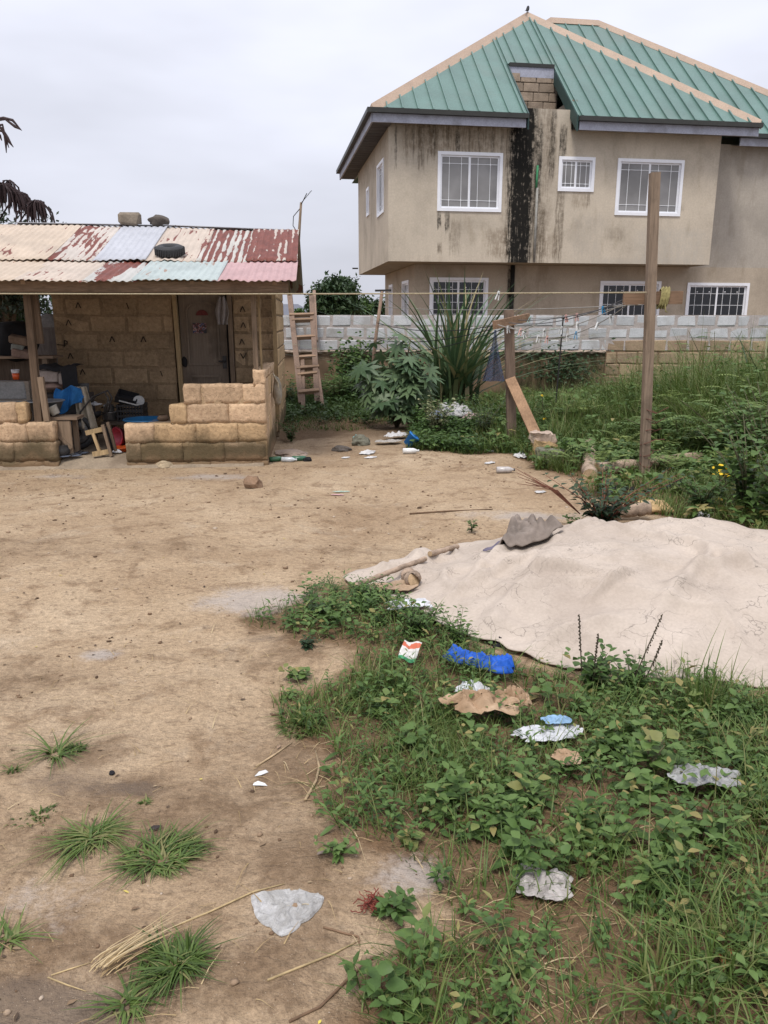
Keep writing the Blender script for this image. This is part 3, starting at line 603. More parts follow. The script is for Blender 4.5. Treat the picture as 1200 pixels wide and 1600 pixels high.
# ================================================================== boundary wall
M_WBLK = [plain('pale_cement_block', (.50, .505, .51), .14, 5, .9, .3, 60, .2, 0, .08, grime=(.36, .345, .33)), plain('pale_cement_block_worn', (.45, .455, .46), .16, 5, .9, .3, 60, .2, 0, .08, grime=(.31, .29, .265))]
M_EBLK = [plain('earth_block', (.36, .265, .17), .25, 4, .92, .4, 40, .2, 0, .1, grime=(.2, .145, .095)), plain('earth_block_dark', (.31, .225, .15), .25, 4, .92, .4, 40, .2, 0, .1, grime=(.15, .11, .075))]
bw = thing('boundary_wall', 'long boundary wall of pale cement blocks on a brown base', 'wall', (-4.2, 16, 0))
part('mortar_core', MB().box(0, 15, .006, .13, 1.0, 1.695), plain('grey_mortar', (.38, .335, .31), .25, 8, .95, .5, 60), bw)
lay(bw, M_WBLK, (0, 0, .985), (1, 0, 0), 15, 3, .41, .24, .15, .028, c=.02, jit=.012, ragged=[(0, 8.75), (0, 15), (0, 15)])
def plaster_base():
    b = NB('stained_render'); v = b.pos(); x, y, z = b.sepx(v); n = b.noise(v, 1.1, 6, .65); f = b.noise(b.mapv(v, (1, 1, .4)), 7, 6, .7)
    c = b.ramp(n, [(.3, (.17, .115, .075)), (.55, (.255, .175, .112)), (.75, (.31, .22, .145))])
    zz = b.math('ADD', z, b.math('MULTIPLY_ADD', f, .5, -.25)); c = b.mix(b.math('MULTIPLY', b.sm(zz, .72, .98), .8), c, (.065, .045, .032)); c = b.mix(b.math('MULTIPLY', b.sm(zz, .35, .05), .6), c, (.09, .08, .045))
    ms = b.math('MULTIPLY', b.sm(x, 2.2, 3.0), b.sm(f, .25, .6)); c = b.mix(b.math('MULTIPLY', ms, .85), c, (.028, .034, .014)); b.bump(f, .5, .02); return b.done(c, .93, .15)
pb = MB().grid(lambda u, v: (u*8.72, .02+.03*(mnoise.noise(Vector((u*26, v*3, 0))))+.03*(v > .95)*mnoise.noise(Vector((u*60, 3, 1))), -.15+v*1.13), 120, 10)
part('plaster_base', pb, plaster_base(), bw, True)
part('mortar_ledge', MB().grid(lambda u, v: (u*8.72, -.045+.03*mnoise.noise(Vector((u*70, v*2, 4)))+.05*abs(v-.5), .945+v*.06+.022*mnoise.noise(Vector((u*80, v, 9)))), 220, 4), plain('rough_mortar', (.34, .27, .215), .3, 12, .95, .6, 50), bw)
lay(bw, M_EBLK, (8.74, .0, 0.0), (1, 0, 0), 6.26, 5, .43, .243, .15, .026, c=.016, jit=.012)
part('mortar_core', MB().box(8.74, 15, .018, .13, -.2, 1.2), plain('brown_mortar', (.24, .16, .10), .3, 8, .95, .5, 50), bw)
# ================================================================== block shack with tin roof
SO, ST = (-1.315, 8.59), math.radians(5)
sp_ = frame(SO, ST)
def SW(s, n, z=0): return (SO[0]+s*math.cos(ST)-n*math.sin(ST), SO[1]+s*math.sin(ST)+n*math.cos(ST), z)
shack = thing('shack', 'low mud block shack with a patched rusty tin roof and open porch', 'shack', (SO[0], SO[1], 0), ST)
def mudblock(name, col, dirt=True):
    b = NB(name); v = b.pos(); x, y, z = b.sepx(v); n = b.noise(v, 2.5, 6, .65); f = b.noise(v, 26, 5, .7); pit = b.vor(v, 38)
    c = b.ramp(n, [(.3, mul(col, .74)), (.5, col), (.72, mul(col, 1.22))])
    c = b.mix(.45, c, b.ramp(f, [(.3, .2), (.7, .8)]), 'OVERLAY')
    c = b.mix(b.math('MULTIPLY', b.math('LESS_THAN', pit, b.math('MULTIPLY_ADD', f, .5, -.12)), .6), c, mul(col, .45))
    k = b.math('MULTIPLY_ADD', b.rnd(), .3, .85); vm = b.n('ShaderNodeVectorMath', operation='SCALE'); b.l(c, vm.inputs[0]); b.l(k, vm.inputs['Scale']); c = vm.outputs[0]
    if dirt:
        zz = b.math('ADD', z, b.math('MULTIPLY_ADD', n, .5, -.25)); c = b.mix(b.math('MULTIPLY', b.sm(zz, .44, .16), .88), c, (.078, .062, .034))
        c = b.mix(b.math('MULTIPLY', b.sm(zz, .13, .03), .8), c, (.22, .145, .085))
    h = b.math('ADD', f, b.math('MULTIPLY', b.sm(pit, .0, .25), .8)); b.bump(h, .7, .015); return b.done(c, .93, .15)
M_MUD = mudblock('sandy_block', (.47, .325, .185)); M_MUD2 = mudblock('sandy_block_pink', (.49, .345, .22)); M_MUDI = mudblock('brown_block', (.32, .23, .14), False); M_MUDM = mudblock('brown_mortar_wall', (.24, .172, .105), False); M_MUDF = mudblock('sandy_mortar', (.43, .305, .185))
M_TIMB = wood('grey_timber', (.24, .175, .12), 'z'); M_TIMX = wood('grey_timber_beam', (.23, .165, .115), 'x'); M_PALE = wood('pale_timber', (.38, .275, .15), 'z')
M_DOOR = wood('brown_door_wood', (.215, .17, .13), 'z', .2)
M_CONC = plain('porch_concrete', (.27, .215, .155), .25, 4, .9, .4, 40, .2, 0, .05, grime=(.16, .12, .085))
part('floor_slab', MB().grid(lambda u, v: (-3.6+u*3.55, -.06-.05*(v < .2)+v*2.06+.04*mnoise.noise(Vector((u*9, v*2, 0)))*(v < .3), .10*sstep(0, .16, v)-.03*(v < .01)+.012*mnoise.noise(Vector((u*14, v*8, 3)))), 60, 24), M_CONC, shack, True)
# back wall of the porch, built block by block
def wskip(x, r): return False
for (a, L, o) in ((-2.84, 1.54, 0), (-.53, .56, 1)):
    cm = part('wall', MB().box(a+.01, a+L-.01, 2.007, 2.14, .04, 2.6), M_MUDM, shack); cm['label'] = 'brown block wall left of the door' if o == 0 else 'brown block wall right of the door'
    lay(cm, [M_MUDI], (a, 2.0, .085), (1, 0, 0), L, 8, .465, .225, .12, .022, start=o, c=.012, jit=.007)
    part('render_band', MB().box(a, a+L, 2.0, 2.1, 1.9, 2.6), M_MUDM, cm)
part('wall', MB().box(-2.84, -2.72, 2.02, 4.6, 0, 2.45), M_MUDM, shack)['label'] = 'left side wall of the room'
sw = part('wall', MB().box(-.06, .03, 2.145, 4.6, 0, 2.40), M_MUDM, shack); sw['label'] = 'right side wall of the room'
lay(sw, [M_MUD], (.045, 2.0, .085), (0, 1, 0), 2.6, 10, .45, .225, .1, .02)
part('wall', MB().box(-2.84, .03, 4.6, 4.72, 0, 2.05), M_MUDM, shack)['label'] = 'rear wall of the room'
part('lintel', MB().box(-1.3, -.53, 2.03, 2.12, 1.97, 2.6), M_MUDM, shack)
# painted marks on the blocks
M_MARK = plain('dark_paint', (.045, .032, .022), .3, 20, .9, 0)
def stroke(mb, pts, w=.012):
    for p, q in zip(pts[:-1], pts[1:]): mb.bar((p[0], 1.985, p[1]), (q[0], 1.985, q[1]), w, .006, (0, 1, 0))
for (px_, py_, kind) in ((122, 477, 'A'), (107, 504, 'A'), (175, 530, 'A'), (224, 530, 'A'), (110, 556, 'A'), (129, 581, 'A'), (379, 483, 'A'), (380, 508, 'A'), (378, 534, 'A'), (380, 556, 'V'), (199, 478, 'I'), (252, 584, 'I'), (101, 536, 'P')):
    s_, z_ = sp_(px_, py_, 1.985); mb = MB(); h = .036
    if kind == 'A': stroke(mb, [(s_-.032, z_-h), (s_, z_+h), (s_+.032, z_-h)])
    elif kind == 'V': stroke(mb, [(s_-.036, z_+h), (s_, z_-h), (s_+.04, z_+h)])
    elif kind == 'I': stroke(mb, [(s_-.008, z_+h), (s_+.012, z_-h)])
    else: stroke(mb, [(s_-.10, z_-.02), (s_+.01, z_-.03)]); stroke(mb, [(s_-.01, z_-.05), (s_, z_+.035), (s_+.035, z_+.02), (s_+.028, z_-.012), (s_-.004, z_-.012)])
    part('painted_mark', mb, M_MARK, shack)
# door and frame
door = part('door', MB().box(-1.23, -.62, 2.055, 2.09, .11, 1.96), M_DOOR, shack)
def arch(s0, s1, z0, z1, w, y0=2.035, y1=2.058):
    mb = MB(); pts = [(s0, z0), (s1, z0)]+[(s1-(s1-s0)*(1-math.cos(a))/2, z1-.12+.12*math.sin(a)) for a in np.linspace(0, math.pi, 11)]
    for p, q in zip(pts, pts[1:]+pts[:1]): mb.bar((p[0], (y0+y1)/2, p[1]), (q[0], (y0+y1)/2, q[1]), w, y1-y0, (0, 1, 0))
    return mb
part('panel', arch(-1.13, -.73, 1.02, 1.83, .025), M_DOOR, door); mb = MB()
for (p, q) in (((-1.12, .2), (-.74, .2)), ((-.74, .2), (-.74, .86)), ((-.74, .86), (-1.12, .86)), ((-1.12, .86), (-1.12, .2))): mb.bar((p[0], 2.046, p[1]), (q[0], 2.046, q[1]), .028, .022, (0, 1, 0))
part('panel', mb, M_DOOR, door)
M_DARKM = plain('dark_metal', (.05, .047, .045), .3, 10, .5, .1, 40, .5, .6)
part('handle', MB().tube([(-.665, 2.05, 1.06), (-.665, 2.0, 1.06), (-.74, 2.0, 1.06)], .011, 8).box(-.69, -.64, 2.045, 2.054, .96, 1.13), M_DARKM, door)
part('lock_hole_shade', MB().lump(.045, .02, .07, 3, .3, 2, (-1.2, 2.05, 1.05)), plain('painted_shade_black', (.012, .01, .01), .2, 8), door)  # black lump on the door face, painted as the dark inside a hole
def poster():
    b = NB('poster_print'); v = b.obj(); n = b.noise(v, 24, 3, .6); c = b.ramp(n, [(.36, (.02, .02, .025)), (.45, (.16, .03, .03)), (.52, (.30, .22, .2)), (.58, (.03, .05, .14)), (.66, (.02, .02, .03))], 'CONSTANT'); return b.done(c, .5, .4)
part('sticker', MB().box(-1.06, -.88, 2.028, 2.034, 1.43, 1.56), poster(), door)['label'] = 'small printed photo sticker'
part('sticker', MB().add([(-.93+.08*math.cos(a), 2.03, 1.66+.07*math.sin(a)) for a in np.linspace(0, math.pi, 12)], [tuple(range(12))]), plain('red_sticker', (.12, .025, .022), .3, 20), door)['label'] = 'faded red half round sticker'
part('door_post', MB().bar((-1.245, 2.03, .1), (-1.275, 2.02, 1.98), .055, .09, (0, 1, 0)), M_PALE, shack)
part('door_post', MB().bar((-.555, 2.03, .1), (-.56, 2.02, 1.98), .06, .09, (0, 1, 0)), M_TIMB, shack)
part('door_gap_shade', MB().box(-.62, -.585, 2.08, 2.12, .1, 1.97), plain('painted_shade_black', (.012, .01, .01), .2, 8), shack)  # solid black strip: the shade in the ajar door's gap put into colour
# porch parapets
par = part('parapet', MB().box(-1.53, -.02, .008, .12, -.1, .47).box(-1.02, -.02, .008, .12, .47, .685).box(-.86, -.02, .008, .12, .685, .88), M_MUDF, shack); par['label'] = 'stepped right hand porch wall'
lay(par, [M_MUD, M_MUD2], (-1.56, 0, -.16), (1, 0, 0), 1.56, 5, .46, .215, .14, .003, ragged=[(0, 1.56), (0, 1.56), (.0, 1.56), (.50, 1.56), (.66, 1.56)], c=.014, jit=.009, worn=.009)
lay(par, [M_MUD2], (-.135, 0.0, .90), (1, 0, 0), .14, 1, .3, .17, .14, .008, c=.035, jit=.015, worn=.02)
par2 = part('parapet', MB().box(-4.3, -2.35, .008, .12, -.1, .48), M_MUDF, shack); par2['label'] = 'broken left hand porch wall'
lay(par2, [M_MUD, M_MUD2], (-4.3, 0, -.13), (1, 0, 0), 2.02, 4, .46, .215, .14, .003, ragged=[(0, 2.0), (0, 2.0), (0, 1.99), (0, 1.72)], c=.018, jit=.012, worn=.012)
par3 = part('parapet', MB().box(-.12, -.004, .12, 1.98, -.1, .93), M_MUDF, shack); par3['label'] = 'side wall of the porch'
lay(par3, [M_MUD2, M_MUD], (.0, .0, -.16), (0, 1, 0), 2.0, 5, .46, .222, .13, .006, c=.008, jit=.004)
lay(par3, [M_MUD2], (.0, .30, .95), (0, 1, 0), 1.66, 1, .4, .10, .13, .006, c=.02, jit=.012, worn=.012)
# posts, beam, rafters
part('post', MB().bar((-2.50, .10, .05), (-2.47, .10, 1.93), .075, .07, (0, 1, 0)), wood('dark_post', (.13, .09, .06), 'z'), shack)
part('post', MB().bar((-2.395, .06, .52), (-2.42, .07, 1.0), .06, .05, (0, 1, 0)), M_TIMB, shack)
part('post', MB().bar((-2.41, .16, 1.35), (-2.42, .16, 1.93), .06, .05, (0, 1, 0)), wood('dark_post', (.13, .09, .06), 'z'), shack)
part('post', MB().bar((-.095, .06, .88), (-.10, .06, 1.93), .05, .05, (0, 1, 0)), M_TIMB, shack)
part('post', MB().bar((-.045, .20, .9), (-.05, .20, 1.93), .022, .03, (0, 1, 0)), M_PALE, shack)
part('post', MB().bar((.03, 1.9, .3), (.03, 1.9, 2.0), .05, .05, (0, 1, 0)), M_PALE, shack)
part('beam', MB().grid(lambda u, v: (-4.4+u*4.69, -.2+.008*mnoise.noise(Vector((u*20, 0, 0))), 1.985-v*.10+.008*mnoise.noise(Vector((u*9, v, 2)))), 60, 1).box(-4.4, .29, -.19, -.12, 1.88, 1.98), M_TIMX, shack)
part('beam', MB().box(-4.4, .18, -.06, .02, 1.87, 1.93), wood('dark_beam', (.12, .085, .06), 'x'), shack)
part('beam', MB().box(-2.9, .2, 1.9, 1.99, 2.28, 2.38), M_TIMX, shack)
def rz_(s, n):                     # roof surface height
    sag = -.02*(s+2.5)/2.8 if n > .8 else 0
    if n <= .8: return 1.985+(n+.35)*.2304
    if n <= 2.4: return 2.25+(n-.8)*.344+sag*(n-.8)/1.6
    return 2.80+sag-(n-2.4)*.30
for s_ in (-4.2, -3.3, -2.4, -1.5, -.7, .15): part('rafter', MB().bar((s_, -.2, rz_(s_, -.2)-.06), (s_, .8, rz_(s_, .8)-.06), .045, .07).bar((s_, .8, rz_(s_, .8)-.06), (s_, 2.4, rz_(s_, 2.4)-.09), .045, .07).bar((s_, 2.4, rz_(s_, 2.4)-.09), (s_, 4.7, rz_(s_, 4.7)-.06), .045, .07), M_TIMB, shack)
def tin(name, base, rust, amount, seed, streak=.7):
    b = NB(name); v = b.obj(); vs = b.mapv(v, (1.5, .3, .3), (seed*3.1, seed*1.7, 0)); w_ = b.n('ShaderNodeTexWave', wave_type='BANDS', bands_direction='X'); b.l(v, w_.inputs[0]); w_.inputs['Scale'].default_value = 4.15; w_.inputs['Distortion'].default_value = .4
    n = b.noise(vs, 3.6, 6, .6, .6); n2 = b.noise(b.mapv(v, (1, .5, .5), (seed, 4, 2)), 14, 5, .7); n3 = b.noise(v, 2, 5, .6)
    c = b.ramp(n3, [(.3, mul(base, .86)), (.55, base), (.75, mul(base, 1.1))]); c = b.mix(.25, c, b.ramp(n2, [(.3, .3), (.7, .7)]), 'OVERLAY')
    k = b.math('ADD', b.math('MULTIPLY', n, 1.0), b.math('ADD', b.math('MULTIPLY_ADD', w_.outputs[1], streak*.10, -streak*.05), b.math('MULTIPLY_ADD', n2, .3, -.15)))
    m = b.sm(k, .60-amount*.3, .625-amount*.3)
    c = b.mix(m, c, b.ramp(n2, [(.25, mul(rust, .55)), (.5, rust), (.75, mul(rust, 1.35))])); c = b.mix(b.math('MULTIPLY', b.sm(n2, .60, .75), .3), c, (.16, .12, .095))
    b.bump(n2, .2, .005); return b.done(c, .62, .3, .0)
RUST = (.15, .042, .028); CREAM = (.48, .39, .30)
T_ = {'cream': tin('cream_tin', CREAM, RUST, -.12, 1), 'rust1': tin('rusted_cream_tin', (.47, .42, .37), RUST, .42, 2, 1.0), 'grey': tin('grey_tin', (.40, .41, .44), (.2, .17, .16), -.2, 3), 'cream2': tin('cream_tin_worn', (.47, .395, .325), RUST, -.08, 4),
      'rust2': tin('rusted_tin_streaked', (.44, .42, .38), RUST, .40, 5, 2.2), 'rust3': tin('rusted_tin', (.44, .38, .33), RUST, .66, 6, 1.5), 'rust4': tin('half_rusted_tin', (.43, .42, .39), RUST, .44, 7, .3), 'teal': tin('faded_teal_tin', (.36, .41, .395), (.26, .17, .13), -.02, 8), 'pink': tin('faded_pink_tin', (.42, .27, .265), (.35, .22, .21), -.3, 9), 'back': tin('dull_tin', (.3, .28, .26), RUST, .2, 10)}
def sheet(s0, s1, n0, n1, mat, lift, label, seed, par_):
    wave = .076; nu = max(8, int((s1-s0)/wave*8)); rr = random.Random(seed); tl = [rr.uniform(-.012, .012) for _ in range(4)]; e0 = [rr.uniform(-.02, .02) for _ in range(2)]
    def f(u, v):
        s = s0+(s1-s0)*u; n = n0+(n1-n0)*v
        if v == 0: n += e0[0]+(e0[1]-e0[0])*u+.006*math.sin(s*40+seed)+.012*mnoise.noise(Vector((s*6, seed, 0)))
        z = rz_(s, n)+lift+.0065*math.cos(2*math.pi*s/wave)+tl[0]*u+tl[1]*v+.008*mnoise.noise(Vector((s*2, n*2, seed)))
        if v < .15: z += .016*mnoise.noise(Vector((s*5, seed, 7)))*(1-v/.15)
        return (s, n, z)
    o = solid(part('roof_sheet', MB().grid(f, nu, 10), mat, par_, True), .0025); o['label'] = label; return o
troof = part('roof', MB().bar((-3.3, 2.42, 2.835), (-1.5, 2.42, 2.822), .16, .008).bar((-1.5, 2.42, 2.826), (.33, 2.42, 2.775), .16, .008), T_['grey'], shack); troof['label'] = 'patched tin roof'
def sx(x, y, n): return sp_(x, y, n)[0]
ub = [-4.7]+[sx(x, 408, .8) for x in (72, 150, 225, 310, 388)]+[.345]
for k, (m, lab) in enumerate((('cream', 'cream painted sheet at the left of the top row'), ('rust1', 'half rusted cream sheet'), ('grey', 'bare grey sheet'), ('cream2', 'cream sheet above the tyre'), ('rust2', 'rust streaked sheet'), ('rust3', 'mostly rusted sheet at the right'))):
    a, b_ = ub[k]-.03, ub[k+1]+.03
    if k == 0: sheet(-4.72, -3.75, .74, 2.46, T_['cream'], .018, 'far left cream sheet', 20, troof); a = -3.8
    sheet(a, b_, .74, 2.46, T_[m], .022+.004*(k % 2), lab, k, troof)
lb = [-4.7]+[sx(x, 438, -.35) for x in (28, 132, 210, 335)]+[.35]
for k, (m, lab) in enumerate((('cream', 'cream sheet at the left of the bottom row'), ('cream2', 'pale cream sheet of the bottom row'), ('rust4', 'sheet with a rust patch in the bottom row'), ('teal', 'faded teal sheet'), ('pink', 'faded pink sheet'))):
    sheet(lb[k]-.03, lb[k+1]+.03, -.36, .86, T_[m], .008+.004*(k % 2), lab, 30+k, troof)
for k in range(5): sheet(-4.7+k*1.01, -3.66+k*1.01, 2.38, 4.95, T_['back'], .012+.004*(k % 2), 'dull sheet on the back slope', 40+k, troof)
# wall-plate fill under the ridge at both ends
part('gable', MB().add([(.0, 2.02, 2.38), (.0, 4.65, 2.02), (.0, 2.4, 2.72)], [(0, 1, 2)]).add([(-2.8, 2.02, 2.4), (-2.8, 4.65, 2.02), (-2.8, 2.4, 2.75)], [(0, 1, 2)]), M_MUDM, shack)

# things lying on the roof
M_RUB = plain('black_rubber', (.035, .035, .036), .25, 12, .7, .15, 60, .4)
s_, z_ = sp_(267, 400, 1.0)
def tyre(R, r, wd):
    mb = MB(); prof = []
    for a in np.linspace(-2.5, 2.5, 17): prof.append((R-r+r*max(-.95, math.cos(a))*1.0, wd/2*math.sin(a)*1.0))
    prof.append(prof[0]); return mb.lathe(prof, 40)
ty = thing('tyre', 'old black tyre lying flat on the tin roof', 'tyre', SW(s_, .95, rz_(s_, .95)+.085))
ty.rotation_euler = (math.radians(16), 0, ST)
part('carcass', tyre(.17, .062, .125), M_RUB, ty, True)
tr = MB()
for k in range(36):
    a = 2*math.pi*k/36; tr.bar((.168*math.cos(a), .168*math.sin(a), -.038), (.168*math.cos(a+.1), .168*math.sin(a+.1), .038), .014, .012, (math.cos(a), math.sin(a), 0))
part('tread', tr, M_RUB, ty)
s_, _ = sp_(203, 345, 2.4); solo('concrete_block', 'broken brown cement block weighing down the roof ridge', 'block', MB().cbox(.26, .22, .15, .03, .02, seed=4), plain('weathered_cement', (.20, .165, .125), .35, 8, .95, .6, 40), SW(s_, 2.42, 2.905), (.1, .05, .2))
s_, _ = sp_(248, 348, 2.4); solo('stone', 'rounded dark stone weighing down the roof ridge', 'stone', MB().lump(.145, .12, .08, 3, .3, 3), plain('dark_stone', (.10, .085, .072), .35, 9, .95, .6, 40), SW(s_, 2.43, 2.87), smooth=True)
# aerial mast
am = thing('aerial_mast', 'thin bamboo mast with a small television aerial at the roof corner', 'aerial', SW(.36, 2.6, 0))
part('mast', MB().tube([(-.02, 0, 2.42), (.01, 0, 2.75), (.05, 0, 3.16)], [.022, .02, .016], 8), M_TIMB, am, True)
ae = MB().tube([(.05, 0, 3.13), (.14, -.1, 3.26)], .006, 5)
for k in range(7): t = k/6; ae.tube([(.03+.14*t, -.06*t+.07, 3.15+.14*t), (.07+.14*t, -.06*t-.07, 3.15+.14*t)], .004, 4)
part('aerial', ae, M_DARKM, am); part('cable', MB().tube([(.05, 0, 3.1), (-.06, 0, 2.98), (-.07, 0, 2.86), (-.02, 0, 2.78)], .006, 5), M_DARKM, am)
# ================================================================== things in the porch
def SP(px_, py_, n):               # photo spot -> world at depth n into the porch
    s, z = sp_(px_, py_, n); return SW(s, n, z), s, z
FZ = .105
# left end: low grey block wall with a plank ledge, grey rear wall
gw = thing('low_block_wall', 'low grey cement block wall at the left end of the porch', 'wall', SW(-4.3, .75, 0), ST)
part('mortar_core', MB().box(0, 1.5, .014, .13, 0, .9), M_MORT, gw)
lay(gw, [plain('dull_grey_block', (.24, .235, .225), .2, 5, .92, .3, 50, .2, 0, .1)], (0, 0, .0), (1, 0, 0), 1.50, 4, .42, .228, .14, .02)
rw = solo('rear_wall', 'stained grey rendered wall behind the left end of the porch', 'wall', MB().box(-.9, 1.45, 0, .14, 0, 1.5), plain('stained_grey_render', (.20, .18, .17), .35, 3, .92, .3, 30, .2, 0, .0, grime=(.07, .06, .055), stretch=(1.5, 1.5, .3)), SW(-4.1, 2.5, 0), (0, 0, ST))
pl = thing('plank_ledge', 'rough plank ledge with junk on it behind the grey block wall', 'shelf', SW(-4.2, 1.45, 0), ST)
part('plank', MB().box(0, 1.55, -.2, .2, 1.14, 1.17), M_TIMX, pl); part('panel', MB().box(.05, 1.5, .06, .09, .3, 1.13), wood('brown_panel', (.12, .085, .06), 'z'), pl)
for k in range(2): part('leg', MB().box(.1+1.3*k, .16+1.3*k, -.16, -.1, 0, 1.14), M_TIMB, pl)
M_BLKC = plain('black_cloth', (.012, .012, .014), .3, 6, .85, .3, 20)
def cloth(seed, rx, ry, h, n=26, drop=.0, soft=False):
    # irregular outline, sharp ridged folds, edges that lift here and there
    na, nr = max(20, int(n*2.2)), max(6, int(n*.55)); vs = []; fs = []; mx = max(rx, ry)
    for i in range(nr+1):
        for k in range(na):
            a = 2*math.pi*k/na; cs, sn = math.cos(a), math.sin(a); sq = (abs(cs)**3.2+abs(sn)**3.2)**(-1/3.2)
            R = sq*(1+.30*mnoise.noise(Vector((cs*1.3, sn*1.3, seed*3.3)))) if soft else sq*(1+.42*mnoise.noise(Vector((cs*1.3, sn*1.3, seed*3.3)))+.22*mnoise.noise(Vector((cs*3.5, sn*3.5, seed*7.7)))); r = max(.02, i/nr)*R
            x, y = r*cs, r*sn; q = Vector((x*rx/mx*2.0, y*ry/mx*2.0, seed*5.1)); e = i/nr
            rid = (1-abs(mnoise.noise(q*1.1))*2.2)*.6+(1-abs(mnoise.noise(q*2.3+Vector((4, 0, 0))))*2.4)*.35+mnoise.noise(q*5)*.12
            z = h*(.30+.62*rid)*(1-.72*e**2.2)+h*.30*max(0, mnoise.noise(Vector((cs*2, sn*2, seed*9.1))))*e**3
            if not soft: z = z*.55+h*.8*(.75-mnoise.voronoi(q*1.25)[0][0])*(1-.55*e*e)+h*.16*(.5-mnoise.voronoi(q*3.1)[0][0])
            else: z = h*(.62+.55*mnoise.noise(q*.7))*(1-.85*e*e)+h*.9*abs(mnoise.noise(q*1.9))*(1-e**3)+.003
            w_ = 0 if soft else .13*(1-.5*e); vs.append((rx*(x+w_*mnoise.noise(q*2.4+Vector((9, 0, 0)))), ry*(y+w_*mnoise.noise(q*2.4+Vector((0, 9, 0)))), max(z, .003)))
    fs = [(i*na+k, i*na+(k+1) % na, (i+1)*na+(k+1) % na, (i+1)*na+k) for i in range(nr) for k in range(na)]
    return MB().add(vs, fs)
p, _, _ = SP(25, 560, 1.5); solo('black_sack', 'bulging black sack on the plank ledge', 'sack', MB().lump(.30, .2, .24, 8, .25, 3), M_BLKC, (p[0], p[1], 1.34), smooth=True)
for (x, y, c_, l_, sz) in ((29, 531, (.17, .12, .085), 'brown carton on top of the black sack', (.2, .16, .10)), (28, 543, (.2, .21, .19), 'small grey packet against the black sack', (.13, .08, .09)), (33, 553, (.24, .165, .13), 'crumpled brown parcel on the plank ledge', (.2, .15, .10))):
    p, _, _ = SP(x, y, 1.25); solo('parcel', l_, 'parcel', MB().cbox(*sz, .015, .012, seed=x), plain('carton'+str(x), c_, .25, 8, .85, .2), p, (.15, .2, .3))
cup = thing('cup', 'clear plastic cup of orange drink standing on the grey block wall', 'cup', SP(25, 590, .8)[0]); cz = .918
cup.location = SW(sp_(25, 590, .82)[0], .82, cz)
part('drink', MB().lathe([(.001, .004), (.034, .004), (.041, .075), (.001, .075)], 20), plain('orange_drink', (.55, .085, .02), .1, 4, .25, 0, 40, .5, 0, 0), cup, True)
part('beaker', MB().lathe([(.0415, .078), (.047, .12), (.0455, .12), (.040, .078)], 20), plain('cloudy_plastic', (.45, .42, .42), .1, 4, .25, 0, 40, .5, 0, 0), cup, True)
p, _, _ = SP(8, 574, .85); mb = MB().grid(lambda u, v: ((u-.5)*.42, .02*math.sin(u*19)+.015*math.sin(v*8), .0-v*.30-.04*math.sin(u*5)), 30, 12)
def pat():
    b = NB('dark_print_cloth'); n = b.noise(b.obj(), 9, 3, .6); return b.done(b.ramp(n, [(.42, (.018, .02, .03)), (.5, (.06, .03, .035)), (.60, (.02, .03, .06)), (.70, (.30, .31, .34))], 'CONSTANT'), .85)
solid(solo('garment', 'dark printed cloth hanging over the grey block wall', 'clothing', mb, pat(), SW(-3.62, .72, 1.16), (0, 0, ST), smooth=True), .004)
# stack of cartons under a black sheet
for (x0, x1, y0, y1, n, c_, l_) in ((56, 91, 580, 597, .9, (.34, .28, .245), 'pale carton on the left under the black sheet'), (90, 106, 583, 601, .88, (.38, .31, .27), 'smaller pale carton on the right under the black sheet')):
    a, z1 = sp_(x0, y0, n); b_, z0 = sp_(x1, y1, n); solo('carton', l_, 'carton', MB().cbox(b_-a-.004, .3, z1-z0, .012, .006, seed=x0), plain('pale_card', c_, .2, 6, .8, .15), SW((a+b_)/2, n+.15, (z0+z1)/2), (0, 0, ST))
a, z1 = sp_(57, 598, .9); b_, z0 = sp_(95, 612, .9); solo('rolled_mat', 'rolled pinkish foam under the cartons', 'foam roll', MB().lump((b_-a)/2, .16, (z1-z0)/2, 5, .12, 3), plain('pinkish_foam', (.33, .22, .175), .25, 6, .9, .3), SW((a+b_)/2, 1.05, (z0+z1)/2), (0, 0, ST), smooth=True)
solo('old_cabinet', 'low dark cabinet under the foam and cartons', 'cabinet', MB().cbox(.62, .36, .62, .01, .004, seed=9).box(-.29, -.01, -.188, -.18, -.27, .27).box(.01, .29, -.188, -.18, -.27, .27), plain('dark_board', (.055, .045, .04), .3, 5, .8, .2), SW((sp_(57, 600, .9)[0]+sp_(122, 600, .9)[0])/2, 1.1, .42), (0, 0, ST))
a, z1 = sp_(57, 572, .88); b_, z0 = sp_(124, 604, .88)
bs = MB().grid(lambda u, v: (a+(b_-a)*u*1.0, .86+.34*min(1, max(0, (v-.25)/.75)) if u < .6 else .84+.3*max(0, (v-.6)/.4), z1+.015*math.sin(u*9)+.02*mnoise.noise(Vector((u*6, v*4, 1)))-((.05 if u < .62 else .30)*max(0, 1-v/.35)) if v < .35 else z1+.015*math.sin(u*9)+.02*mnoise.noise(Vector((u*6, v*4, 1)))), 40, 14)
solid(solo('black_sheet', 'black plastic sheet thrown over the cartons', 'sheet', bs, M_BLKC, (SO[0], SO[1], 0), (0, 0, ST), smooth=True), .004)
